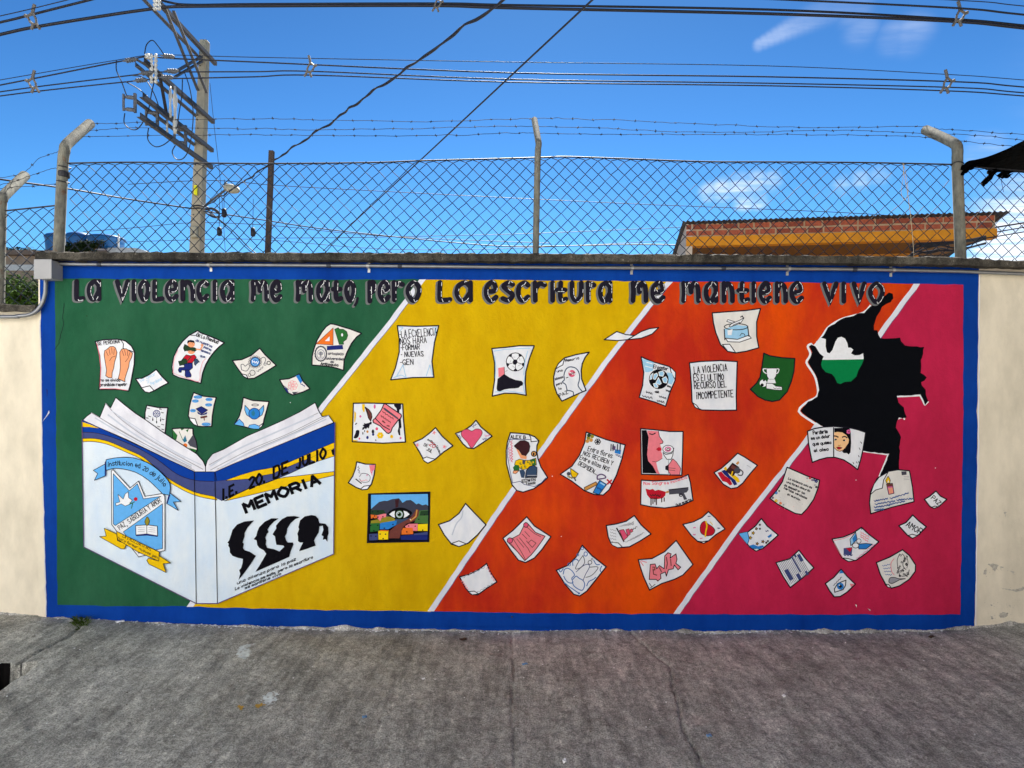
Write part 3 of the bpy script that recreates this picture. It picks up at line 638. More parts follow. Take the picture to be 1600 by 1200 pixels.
# emblem on the left cover
E_ = lambda pts: [Fz(*p) for p in pts]
bk.shape(E_(((365, 170), (378, 160), (505, 298), (568, 245), (615, 360), (750, 338), (765, 360), (765, 765), (570, 812), (490, 715), (405, 620), (368, 570))), 'white', .9)
bk.shape(E_(((380, 190), (500, 318), (560, 265), (605, 378), (735, 360), (395, 578), (380, 565))), 'ltblue', .7)
bk.shape(E_(((748, 415), (748, 750), (570, 785), (455, 625))), 'ltblue', .7)
bk.text('PAZ, SABIDURIA Y AMOR', Fz(430, 612), Fz(742, 400), 36 / 4.8, .8, 'ink')
bk.shape(E_(((398, 410), (430, 402), (415, 345), (455, 380), (470, 340), (492, 325), (495, 370), (522, 388), (500, 420), (470, 432), (440, 415), (402, 430))), 'white', .6)
bk.line(E_(((505, 405), (525, 415), (515, 450))), .9, 'green'); bk.line(E_(((500, 420), (540, 400))), .9, 'green'); bk.circ(*Fz(548, 380), 3, 'red', n=10)
bk.shape(E_(((548, 578), (630, 572), (710, 582), (712, 655), (632, 640), (550, 648))), 'white', .9); bk.line(E_(((631, 572), (632, 640))), .7, 'ink'); bk.fill(E_(((550, 648), (632, 640), (712, 655), (712, 662), (632, 652), (550, 657))), 'navy')
for k in range(3): bk.line(E_(((565, 592 + k * 15), (615, 590 + k * 15))), .5, 'grey'); bk.line(E_(((645, 592 + k * 15), (695, 597 + k * 15))), .5, 'grey')
bk.shape(E_(((635, 513), (652, 545), (635, 578), (617, 550))), 'olive', .6, sm=True)
ribt = smooth2([V(p) for p in ((328, 85), (420, 70), (530, 72), (640, 110), (720, 165), (790, 240), (808, 290), (800, 350))], 4); ribb = smooth2([V(p) for p in ((752, 342), (700, 290), (640, 235), (560, 185), (480, 160), (400, 150), (328, 165))], 4)
bk.shape(E_(((325, 115), (232, 165), (265, 190), (240, 240), (325, 205))), 'ltblue', .8); bk.shape(E_(((805, 335), (888, 398), (830, 402), (868, 465), (780, 412))), 'ltblue', .8)
bk.fill(E_(((318, 105), (328, 90), (327, 205), (318, 210))), 'navy'); bk.fill(E_(((796, 340), (808, 350), (788, 412), (778, 410))), 'navy')
bk.shape([Fz(*p) for p in ribt + ribb], 'ltblue', .9)
bk.text('institucion ed', Fz(340, 138), Fz(582, 150), 34 / 4.8, 1.0, 'ink', arc=3.6); bk.text('20', Fz(600, 160), Fz(634, 178), 34 / 4.8, 1.0, 'ink'); bk.text('de julio', Fz(648, 190), Fz(764, 290), 34 / 4.8, 1.0, 'ink', arc=2)
bk.shape(E_(((315, 597), (408, 640), (415, 690), (482, 715), (465, 752), (440, 750), (280, 660), (330, 655))), 'gold', .8); bk.shape(E_(((722, 800), (812, 857), (755, 862), (778, 928), (650, 865), (633, 838), (645, 820), (722, 842))), 'gold', .8)
bk.shape(E_(((408, 620), (728, 775), (722, 842), (560, 770), (415, 680))), 'gold', .8)
bk.text('LA EXCELENCIA NOS', Fz(452, 662), Fz(662, 765), 20 / 4.8, .6, 'ink'); bk.text('hara formar nuevas gen', Fz(418, 676), Fz(712, 824), 18 / 4.8, .6, 'ink')
bk.build('painted_book', wall, 'painted open white book with blue and yellow bands, a shield emblem and black profiles')
# ---------------------------------------------------------------- loose painted sheets
def S(z, outline, label, draw=None, paper='paper', fold=None, sm=False, ow=1.6, dz=None):
    a = Art(*z, base=.0040); a.shape(outline, paper, ow, 'ink', sm)
    if fold:
        a.fill(fold, 'white'); a.line(fold, 1.1, 'ink', closed=True)
    o = a.build('painted_sheet', wall, label)
    if draw:
        d = Art(*(dz or z), base=.0044); draw(d); d.build('drawing', o)
ZA, ZB, ZC, ZE = (50, 500, 5.3333), (350, 500, 5.3333), (650, 500, 5.3333), (940, 460, 5.3333)
ZD, Z1, Z2, Z3, Z4, ZJ, ZK = (540, 700, 4.8), (780, 650, 6), (980, 650, 6), (780, 790, 6), (980, 790, 6), (1150, 700, 4.8), (1280, 650, 4)
def d(a):
    a.shape([(640, 480), (618, 465), (625, 420), (612, 340), (605, 290), (610, 255), (622, 250), (640, 235), (655, 222), (680, 220), (698, 232), (705, 250), (712, 270), (705, 310), (692, 350), (685, 400), (672, 440), (670, 482)], 'skin', .8)
    a.shape([(778, 515), (722, 490), (735, 440), (740, 390), (738, 330), (735, 270), (752, 242), (790, 240), (815, 258), (842, 275), (835, 310), (815, 350), (810, 390), (790, 450), (778, 490)], 'skin', .8)
    for q in ([(622, 262), (640, 300)], [(645, 240), (655, 290)], [(668, 230), (672, 280)], [(690, 240), (685, 290)], [(700, 300), (670, 310), (650, 340)], [(755, 255), (770, 300)], [(775, 248), (785, 295)], [(800, 255), (800, 300)], [(820, 270), (805, 320), (780, 350)]): a.line(q, .6, 'brown')
    a.text('SE PERDONA', (552, 210), (735, 192), 26, .8, 'ink'); a.text('no se olvida', (575, 512), (738, 512), 24, .8, 'ink'); a.text('prohibido repetir', (575, 552), (795, 548), 24, .8, 'ink')
    a.line([(545, 195), (568, 300), (578, 400), (572, 560)], .7, 'pink'); a.line([(575, 572), (700, 572), (795, 585)], .7, 'pink')
S(ZA, [(530, 180), (600, 165), (715, 160), (780, 175), (830, 215), (858, 270), (855, 370), (840, 450), (825, 530), (808, 592), (740, 580), (650, 578), (562, 580), (570, 500), (575, 400), (568, 300), (548, 230)], 'painted sheet with two raised hands', d, fold=[(745, 165), (782, 177), (830, 217), (858, 270), (820, 255), (762, 237), (766, 200)])
def d(a):
    a.text('Se amar', (905, 520), (1040, 455), 28, .5, 'skyblue'); a.text('y', (960, 520), (985, 508), 26, .5, 'skyblue'); a.text('Perdonar', (1000, 545), (1095, 495), 26, .5, 'skyblue')
S(ZA, [(865, 490), (920, 485), (980, 455), (1038, 412), (1085, 470), (1140, 525), (1080, 555), (1020, 590), (980, 605), (945, 598), (915, 565), (890, 525)], 'small painted sheet with pale blue writing', d, fold=[(915, 565), (985, 548), (1020, 588), (980, 605), (945, 598)])
ZA3 = (260, 510, 12.63)
def d(a):
    a.shape([(245, 690), (300, 680), (330, 640), (400, 630), (430, 700), (380, 770), (330, 760), (270, 775)], 'dkgreen', .7)
    a.shape([(360, 740), (520, 720), (525, 820), (460, 870), (380, 870), (310, 860), (300, 910), (260, 905), (240, 860), (265, 810), (360, 805)], 'navy', .7); a.shape([(380, 860), (450, 860), (500, 960), (490, 1000), (400, 1005), (375, 970)], 'navy', .7)
    a.shape([(400, 560), (480, 580), (560, 560), (600, 610), (560, 660), (520, 720), (420, 720), (400, 640), (330, 640), (370, 590)], 'red', .7); a.shape([(560, 640), (610, 640), (662, 705), (590, 775), (560, 750)], 'bluegrey', .7); a.fill([(590, 765), (655, 705), (662, 715), (600, 778)], 'white')
    a.shape([(345, 430), (370, 355), (420, 380), (470, 410), (560, 420), (605, 445), (600, 470), (560, 500), (450, 460), (370, 490)], 'dkgreen', .7); a.circ(500, 500, 68, 'skin', 48); a.fill([(400, 470), (480, 440), (575, 470), (570, 500), (480, 475), (410, 490)], 'dkgreen')
    a.circ(500, 350, 70, 'skin', 65); a.fill([(420, 320), (430, 280), (490, 268), (555, 285), (570, 340), (540, 320), (460, 310), (430, 345)], 'ink'); a.line([(600, 450), (680, 460), (720, 380)], 2.2, 'skin'); a.circ(712, 370, 26, 'skin'); a.line([(500, 600), (420, 690)], 1.2, 'dkgreen')
    for x in (475, 520): a.circ(x, 345, 7, 'ink', n=8); a.circ(x - 5, 495, 6, 'ink', n=8)
    a.text('De La Plenitud', (600, 195), (1020, 345), 70, .8, 'ink'); a.text('de nuestros', (585, 290), (910, 420), 46, .7, 'slate'); a.text('padres', (745, 420), (885, 490), 44, .7, 'slate'); a.text('tenemos', (690, 490), (870, 555), 44, .7, 'slate'); a.text('que', (675, 595), (770, 625), 44, .7, 'slate')
    a.line([(475, 175), (590, 180), (620, 150)], .8, 'ink'); a.line([(240, 470), (170, 650), (150, 860), (170, 930), (420, 1020), (650, 1085), (680, 880), (730, 700), (790, 640)], .5, 'pink', True)
S(ZA3, [(620, 85), (690, 130), (800, 170), (1000, 250), (1150, 325), (1050, 400), (950, 500), (860, 620), (780, 760), (720, 920), (685, 1125), (560, 1085), (380, 1040), (250, 1010), (135, 955), (115, 800), (150, 600), (230, 430), (330, 290), (450, 180)], 'painted sheet with a boy carried on a soldier\'s back', d)
def d(a):
    a.ring(1042, 780, 28, 1.0, 'navy'); a.ring(1042, 780, 16, .6, 'navy'); a.circ(1042, 780, 6, 'navy', n=8)
    for k in range(6): an = k * 1.047; a.line([(1042 + 8 * math.cos(an), 780 + 8 * math.sin(an)), (1042 + 28 * math.cos(an), 780 + 28 * math.sin(an))], .5, 'navy')
    for x, y in ((1010, 830), (1042, 850), (1075, 835)): a.line([(x, 808), (x, y - 10)], .5, 'ink'); a.circ(x, y, 5, 'ink', 12, n=8)
    for x, y in ((975, 735), (1090, 770), (1095, 825), (1092, 870), (1060, 885), (985, 800), (965, 815), (1075, 740), (1095, 910)): a.scribble((x - 10, y), (x + 10, y + 4), 5, 4, .6, 'ink')
S(ZA, [(960, 710), (1050, 728), (1135, 732), (1125, 800), (1118, 880), (1112, 945), (1030, 900), (945, 850), (945, 770)], 'painted sheet with a dream catcher', d)
def d(a):
    for x, y, w in ((1385, 642, 34), (1478, 662, 28), (1365, 675, 26), (1475, 707, 27), (1345, 755, 22), (1455, 868, 36)): a.circ(x, y, w, 'ltblue', 12); a.ring(x, y, w, .6, 'blue', 12); a.scribble((x - w + 8, y), (x + w - 8, y), 3, 7, .5, 'navy')
    a.shape([(1370, 740), (1415, 720), (1468, 750), (1420, 785)], 'navy', .7); a.fill([(1380, 760), (1420, 788), (1465, 765), (1460, 785), (1415, 795), (1385, 780)], 'navy')
    a.shape([(1408, 806), (1460, 797), (1463, 809), (1411, 819)], 'brown', .5); a.line([(1437, 812), (1440, 835)], 1.2, 'brown')
S(ZA, [(1350, 605), (1430, 635), (1538, 645), (1520, 710), (1505, 800), (1500, 887), (1420, 888), (1385, 885), (1350, 870), (1318, 825), (1305, 800), (1315, 720), (1330, 660)], 'painted sheet with a blue graduation cap', d, 'paper_warm', fold=[(1312, 815), (1362, 822), (1385, 885), (1350, 870), (1322, 838)])
def d(a):
    a.fill([(1172, 910), (1215, 960), (1205, 1000), (1180, 990)], 'green'); a.fill([(1240, 905), (1275, 905), (1250, 920)], 'green'); a.fill([(1345, 955), (1368, 1010), (1378, 1070), (1320, 1050), (1300, 1020)], 'dkgrey'); a.fill([(1260, 1000), (1280, 960), (1295, 1010), (1270, 1020)], 'teal'); a.circ(1280, 1045, 18, 'orange', n=10); a.fill([(1310, 1065), (1375, 1080), (1360, 1110)], 'green'); a.line([(1230, 930), (1260, 1000)], .7, 'green'); a.fill([(1285, 920), (1310, 905), (1300, 935)], 'green')
S(ZA, [(1172, 905), (1250, 900), (1343, 903), (1345, 950), (1370, 1010), (1380, 1080), (1360, 1115), (1300, 1085), (1200, 1015), (1178, 980)], 'painted sheet with leaves and a rose behind the book', d, 'paper_warm')
def d(a):
    a.circ(262, 350, 40, 'blue'); a.ring(262, 350, 40, .8, 'ink'); a.ring(262, 350, 26, .7, 'skyblue'); a.scribble((235, 345), (290, 355), 12, 6, .9, 'white')
    for k in range(14): an = k * .449; a.ring(262 + 48 * math.cos(an), 350 + 44 * math.sin(an), 8, .5, 'ink', n=8)
    a.line([(150, 415), (145, 375), (165, 370), (180, 385), (205, 365), (215, 390), (190, 425), (150, 415)], .8, 'dkgrey', True); a.ring(240, 440, 22, .7, 'ink'); a.ring(215, 458, 12, .6, 'ink'); a.line([(290, 340), (330, 310), (350, 330), (335, 370)], .8, 'dkgrey', True); a.ring(375, 358, 14, .9, 'ink'); a.ring(345, 368, 10, .6, 'dkgrey'); a.scribble((280, 430), (330, 390), 8, 6, .7, 'dkgrey')
S(ZB, [(300, 235), (340, 285), (437, 378), (370, 420), (300, 460), (255, 485), (205, 490), (165, 470), (120, 410), (72, 338), (150, 330), (230, 295)], 'painted sheet with a blue flower and hearts', d, 'paper_warm', fold=[(148, 448), (188, 458), (205, 490), (165, 470)])
def d(a):
    for k in range(7): an = k * .9; a.ring(575 + 24 * math.cos(an), 545 + 24 * math.sin(an), 16, .5, 'pink', n=10)
    a.fill([(600, 465), (628, 455), (655, 510), (640, 530)], 'blue'); a.scribble((640, 530), (675, 552), 6, 5, .8, 'navy'); a.fill([(500, 555), (530, 575), (545, 610), (525, 600)], 'navy'); a.fill([(570, 600), (625, 598), (580, 622)], 'dkgrey'); a.line([(490, 540), (540, 580)], .7, 'ink')
S(ZB, [(628, 450), (660, 510), (718, 572), (660, 600), (575, 625), (530, 605), (500, 560), (465, 497), (540, 490), (590, 470)], 'small painted sheet with a pink flower', d, 'paper_warm')
ZB3 = (480, 500, 14.12)
def d(a):
    a.shape([(578, 175), (200, 528), (575, 552)], 'orange', .7, 'brown'); a.fill([(500, 360), (395, 465), (500, 467)], 'white')
    a.shape([(610, 205), (690, 170), (720, 205), (800, 205), (875, 255), (900, 340), (870, 430), (800, 480), (810, 535), (712, 540)], 'green', .7, 'dkgreen'); a.circ(775, 330, 22, 'white', 36)
    a.fill([(440, 575), (785, 550), (800, 645), (440, 668)], 'navy')
    a.ring(305, 745, 125, 1.6, 'dkgrey', 160); a.ring(305, 760, 85, .6, 'slate', 105); a.circ(305, 740, 55, 'grey', 45); a.line([(305, 700), (305, 830)], .8, 'dkgrey'); a.line([(255, 820), (355, 820)], .8, 'grey')
    for k in range(16): an = k * .393; a.circ(305 + 130 * math.cos(an), 745 + 165 * math.sin(an), 16, 'dkgrey', n=6)
    a.text('APTOGRADO', (470, 768), (805, 778), 44, .7, 'dkgrey'); a.text('universidad', (430, 872), (802, 890), 52, .8, 'dkgrey'); a.text('de', (520, 945), (590, 948), 46, .8, 'dkgrey'); a.text('Antioquia', (305, 990), (690, 1025), 56, .9, 'ink')
S(ZB3, [(520, 85), (600, 95), (750, 140), (950, 200), (1205, 295), (1090, 380), (980, 520), (880, 720), (820, 880), (803, 1112), (650, 1060), (450, 1020), (110, 995), (115, 800), (150, 650), (220, 450), (330, 260), (430, 140)], 'painted sheet with an orange set square and a green letter', d, 'paper_warm')
def d(a):
    for sg in (-1, 1): a.shape([(255 + sg * 30, 760), (255 + sg * 78, 710), (255 + sg * 80, 750), (255 + sg * 65, 790), (255 + sg * 35, 810)], 'ltblue', .8)
    a.circ(255, 780, 46, 'blue'); a.ring(255, 780, 46, .9, 'navy'); a.fill([(230, 770), (250, 750), (262, 775), (255, 800), (235, 795)], 'teal'); a.ring(262, 708, 28, .9, 'dkgrey', 8); a.fill([(90, 868), (130, 825), (160, 850), (172, 885)], 'ltblue'); a.fill([(205, 895), (215, 875), (260, 868), (300, 885), (295, 905), (250, 905)], 'ltblue'); a.line([(90, 868), (130, 825), (165, 860), (172, 885)], .7, 'navy'); a.line([(205, 895), (215, 875), (260, 868), (300, 885)], .7, 'navy')
S(ZB, [(163, 645), (240, 670), (377, 680), (355, 760), (335, 830), (330, 870), (290, 908), (210, 900), (90, 868), (130, 800), (150, 730)], 'painted sheet with a winged blue globe', d, 'paper_warm', fold=[(330, 858), (318, 885), (290, 908), (300, 880)])
ZQ = (545, 625, 16.84)
def d(a):
    for x, y, r, c in ((310, 430, 28, 'hot'), (740, 755, 36, 'rose'), (285, 1015, 24, 'rose'), (1365, 1000, 28, 'hot'), (495, 830, 30, 'tan'), (1130, 960, 40, 'gold'), (715, 1055, 16, 'ink')): a.circ(x, y, r, c, r * 1.15, n=10)
    for k in range(6): an = k * 1.047; a.circ(830 + 50 * math.cos(an), 930 + 50 * math.sin(an), 38, 'gold', n=10)
    a.fill([(350, 110), (425, 110), (420, 300), (395, 320), (360, 240)], 'gold'); a.fill([(150, 290), (195, 340), (190, 470), (160, 600), (145, 560)], 'gold'); a.fill([(115, 1045), (250, 1060), (240, 1080), (115, 1085)], 'gold'); a.circ(685, 170, 26, 'hot', 58)
    a.fill([(135, 990), (180, 870), (200, 800), (260, 790), (285, 830), (262, 950), (200, 1005)], 'ink', True); a.circ(640, 830, 34, 'ink', 55); a.circ(645, 905, 30, 'navy', 36); a.circ(495, 985, 32, 'navy', 42); a.circ(420, 815, 12, 'ink', 26); a.circ(375, 875, 14, 'ink', 36); a.circ(195, 625, 38, 'ink', 14, rot=-.7)
    a.fill([(540, 600), (575, 570), (610, 585), (600, 640), (560, 645), (530, 750), (490, 720), (455, 770), (430, 735), (390, 780), (355, 775), (370, 720), (410, 700), (365, 660), (410, 645), (405, 605), (450, 620)], 'ink')
    a.shape([(435, 185), (530, 250), (600, 350), (615, 450), (580, 555), (520, 470), (490, 350)], 'brown', 1.0); a.line([(470, 240), (560, 440), (580, 560)], .6, 'ink')
    a.fill([(1190, 100), (1380, 100), (1375, 230), (1335, 260), (1330, 330), (1280, 320), (1260, 220), (1200, 160)], 'ink'); a.fill([(1310, 500), (1370, 500), (1390, 700), (1375, 760), (1345, 720), (1360, 930), (1320, 920), (1290, 820), (1320, 700)], 'ink')
    a.shape([(935, 95), (985, 110), (1140, 220), (1380, 380), (1390, 430), (1350, 500), (1310, 520), (1150, 730), (1110, 840), (1050, 880), (1000, 860), (830, 680), (650, 590), (640, 530), (700, 480), (860, 260)], 'pink', 1.3); a.fill([(900, 200), (960, 210), (1320, 480), (1290, 510), (950, 270)], 'dkgrey'); a.line([(710, 490), (900, 680), (1080, 780)], 1.2, 'ink')
    for p0, p1 in (((890, 300), (1180, 500)), ((850, 410), (1110, 590)), ((890, 550), (960, 600)), ((1010, 670), (1070, 690))): a.scribble(p0, p1, 16, 9, 1.0, 'brown')
S(ZQ, [(125, 85), (500, 80), (900, 90), (1420, 105), (1440, 500), (1495, 1105), (900, 1135), (95, 1095), (110, 600)], 'painted sheet with a quill, ink blots and a pink scroll', d)
def d(a):
    for t_, p0, p1, h in (('-LA ECXELENCIA', (625, 528), (683, 524), 11), ('NOS HARA', (626, 538), (667, 535.5), 9), ('-FORMAR', (627, 547.5), (656, 546), 8), ('- NUEVAS', (627, 558), (662, 556.5), 8), ('-GEN', (626, 570), (646, 569.5), 8)): a.text(t_, p0, p1, h, 1.0, 'ink')
    for q in ([(620, 588), (630, 570), (634, 588)], [(666, 588), (672, 570), (676, 586)], [(676, 512), (682, 511), (680, 522)], [(623, 511), (630, 512), (624, 518)], [(615, 590), (627, 586), (636, 590)]): a.line(q, .8, 'skyblue')
S((0, 0, 1), [(621, 509), (650, 510), (685.6, 509), (679, 535), (675, 565), (678, 589.5), (645, 590), (610.6, 593.5), (618, 575), (624, 550), (624, 530)], 'painted sheet with five lines of black capitals', d)
def d(a):
    a.circ(828, 350, 76, 'white'); a.ring(828, 350, 76, 1.0, 'ink'); a.fill([(805, 350), (815, 330), (840, 330), (848, 355), (828, 375), (810, 368)], 'ink')
    for k in range(5): an = k * 1.257 + .3; c_, s_ = math.cos(an), math.sin(an); a.fill([(828 + 74 * math.cos(an + t), 350 + 74 * math.sin(an + t)) for t in (-.25, 0, .25)] + [(828 + 50 * c_, 350 + 50 * s_)], 'ink'); a.line([(828 + 25 * c_, 350 + 25 * s_), (828 + 52 * c_, 350 + 52 * s_)], .7, 'ink'); a.line([(828 + 40 * math.cos(an + .63), 350 + 40 * math.sin(an + .63)), (828 + 52 * c_, 350 + 52 * s_)], .5, 'grey')
    a.fill([(685, 400), (735, 392), (738, 455), (688, 478)], 'pink'); a.line([(735, 392), (738, 450)], .8, 'brown'); a.line([(745, 430), (762, 420)], .7, 'grey')
    a.fill([(680, 490), (735, 450), (780, 480), (830, 500), (880, 508), (893, 525), (888, 545), (870, 550), (855, 565), (820, 570), (780, 572), (740, 578), (700, 595), (678, 590), (672, 570)], 'ink')
    for q in ([(650, 260), (740, 245), (850, 240), (950, 235)], [(655, 300), (665, 380), (660, 480)], [(930, 260), (905, 360), (898, 460)], [(660, 600), (760, 590), (900, 610)], [(905, 470), (895, 560), (905, 610)]): a.line(q, .8, 'skyblue')
S(ZC, [(632, 238), (750, 228), (860, 215), (985, 215), (945, 320), (915, 430), (910, 520), (918, 628), (830, 612), (740, 610), (635, 635), (655, 500), (655, 360)], 'painted sheet with a black football boot and ball', d)
ZC2 = (850, 530, 10.91)
def d(a):
    a.line([(500, 950), (495, 900), (430, 875), (395, 870), (380, 810), (365, 770), (315, 730), (345, 690), (340, 610), (370, 520), (430, 475), (520, 485), (580, 540), (605, 620), (600, 700), (580, 780), (600, 830), (650, 890)], 1.3, 'bluegrey', True)
    a.circ(475, 585, 60, 'rose'); a.scribble((425, 560), (525, 600), 22, 8, .8, 'white'); a.scribble((430, 605), (520, 570), 22, 7, .7, 'brown'); a.line([(375, 660), (410, 650)], 1, 'ink')
    for t_, p0, p1, h in (('Memoria', (362, 390), (595, 340), 44), ('una', (222, 565), (315, 545), 36), ('Alianza', (192, 700), (325, 655), 36), ('para', (212, 790), (305, 762), 36), ('la', (250, 862), (298, 852), 34), ('PAZ', (268, 985), (410, 925), 56)): a.text(t_, p0, p1, h, .8, 'ink')
S(ZC2, [(770, 222), (700, 310), (650, 420), (632, 540), (640, 680), (715, 872), (500, 965), (305, 1055), (220, 930), (170, 780), (165, 640), (195, 510), (250, 410), (350, 320), (540, 265)], 'painted sheet with a head in profile and a pink brain', d, fold=[(195, 510), (250, 410), (350, 322), (320, 440), (260, 470)])
def d(a):
    a.text('Institucion Educativa', (92, 1000), (195, 1125), 18, .6, 'ink', arc=20); a.text('20', (108, 1040), (150, 1068), 34, .9, 'red'); a.text('DE', (65, 1048), (95, 1058), 22, .7, 'ink'); a.text('JUL', (88, 1085), (130, 1108), 26, .8, 'ink')
    for x, y in ((152, 938), (12, 1042), (238, 1055)):
        for k in range(5): an = k * 1.257; a.line([(x, y), (x + 15 * math.cos(an), y + 15 * math.sin(an))], .9, 'pink')
S(ZC, [(163, 897), (220, 970), (308, 1048), (230, 1100), (160, 1160), (100, 1192), (70, 1175), (30, 1100), (-20, 1020), (50, 990), (110, 945)], 'painted sheet with a curved line of lettering and pink stars', d, fold=[(55, 1155), (90, 1140), (120, 1150), (162, 1160), (100, 1192), (70, 1175)])
def d(a):
    a.shape([(465, 1065), (425, 1015), (385, 970), (378, 940), (395, 918), (430, 910), (465, 925), (500, 908), (535, 912), (552, 935), (540, 970), (510, 1010)], 'rose', .8, 'brown', True)
    for p0, p1 in (((470, 890), (505, 865)), ((345, 955), (375, 985)), ((575, 965), (615, 960)), ((555, 995), (590, 985))): a.scribble(p0, p1, 10, 5, .6, 'hot' if p0[0] > 560 else 'slate')
S(ZC, [(500, 835), (540, 890), (635, 968), (560, 1020), (480, 1072), (430, 1065), (390, 1030), (330, 945), (400, 920), (460, 880)], 'painted sheet with a big pink heart', d)
ZX = (790, 670, 11.43)
def d(a):
    a.line([(60, 185), (435, 190)], .9, 'slate'); a.text('ALEX B', (88, 170), (355, 180), 60, 1.0, 'ink'); a.line([(80, 190), (40, 300), (35, 480), (70, 700), (125, 965), (260, 935), (330, 990), (520, 1030), (640, 960), (720, 870)], .8, 'slate')
    a.scribble((105, 210), (110, 590), 22, 16, .8, 'rose'); a.scribble((60, 330), (80, 560), 14, 9, .6, 'hot')
    a.fill([(190, 355), (210, 330), (260, 430), (330, 480), (380, 490), (370, 540), (270, 530), (230, 450)], 'skin'); a.shape([(150, 305), (200, 260), (260, 212), (340, 205), (410, 240), (435, 310), (420, 400), (360, 480), (290, 460), (240, 380), (190, 345)], 'dkbrown', .7)
    a.shape([(160, 640), (180, 570), (250, 540), (330, 560), (420, 560), (540, 520), (550, 640), (420, 700), (300, 730), (230, 680)], 'gold', .7); a.fill([(130, 690), (170, 640), (240, 650), (245, 740), (150, 740)], 'green'); a.fill([(430, 560), (530, 530), (540, 640), (480, 660)], 'green'); a.shape([(140, 745), (240, 745), (180, 800), (130, 790)], 'skin', .6); a.fill([(300, 560), (360, 550), (340, 640), (300, 620)], 'dkgrey')
    a.circ(505, 445, 45, 'tan'); a.ring(505, 445, 45, 1.2, 'ink'); a.circ(500, 450, 16, 'ink', 28)
    for x, y in ((290, 690), (350, 670), (400, 590), (440, 620), (480, 600), (270, 620)): a.circ(x, y, 24, 'olive', n=8); a.circ(x + 14, y - 8, 12, 'yellow', n=8)
    a.fill([(245, 740), (320, 720), (350, 780), (330, 875), (280, 870)], 'bluegrey'); a.shape([(350, 870), (370, 740), (430, 670), (500, 650), (560, 690), (555, 860)], 'bluegrey', .9); a.line([(390, 830), (560, 830)], 1.2, 'grey'); a.fill([(390, 845), (560, 845), (560, 870), (350, 872)], 'ink')
    a.text('EDWIN', (295, 955), (530, 925), 52, .9, 'ink'); a.text('TAMIR', (365, 1000), (530, 985), 38, .8, 'ink')
S(ZX, [(85, 70), (250, 80), (420, 100), (520, 140), (595, 215), (560, 300), (555, 400), (580, 540), (630, 680), (750, 870), (640, 975), (500, 1070), (310, 1130), (200, 1100), (115, 1000), (60, 800), (15, 620), (10, 400), (30, 240)], 'painted sheet with a dark-haired boy in a yellow and green shirt', d, fold=[(420, 105), (520, 145), (592, 215), (455, 230), (448, 150)])
def d(a):
    a.fill([(178, 128), (223, 125), (218, 165), (195, 170), (205, 210), (188, 180)], 'pink'); a.fill([(195, 210), (208, 165), (200, 160)], 'hot'); a.scribble((95, 135), (105, 190), 8, 6, .6, 'dkgrey'); a.line([(105, 215), (125, 190), (165, 195), (185, 215), (175, 250), (130, 255), (105, 230)], .7, 'dkgrey', True); a.circ(162, 203, 5, 'hot', n=8); a.line([(78, 232), (120, 265)], 1.4, 'ink'); a.scribble((110, 245), (165, 240), 6, 5, .5, 'pink')
S(ZD, [(85, 103), (150, 120), (223, 122), (215, 200), (195, 270), (165, 308), (125, 312), (80, 295), (22, 260), (55, 210), (75, 155)], 'small painted sheet with a pink-cheeked sketch', d, fold=[(112, 308), (140, 285), (185, 280), (165, 308), (125, 312)])
ZT = (560, 760, 12)
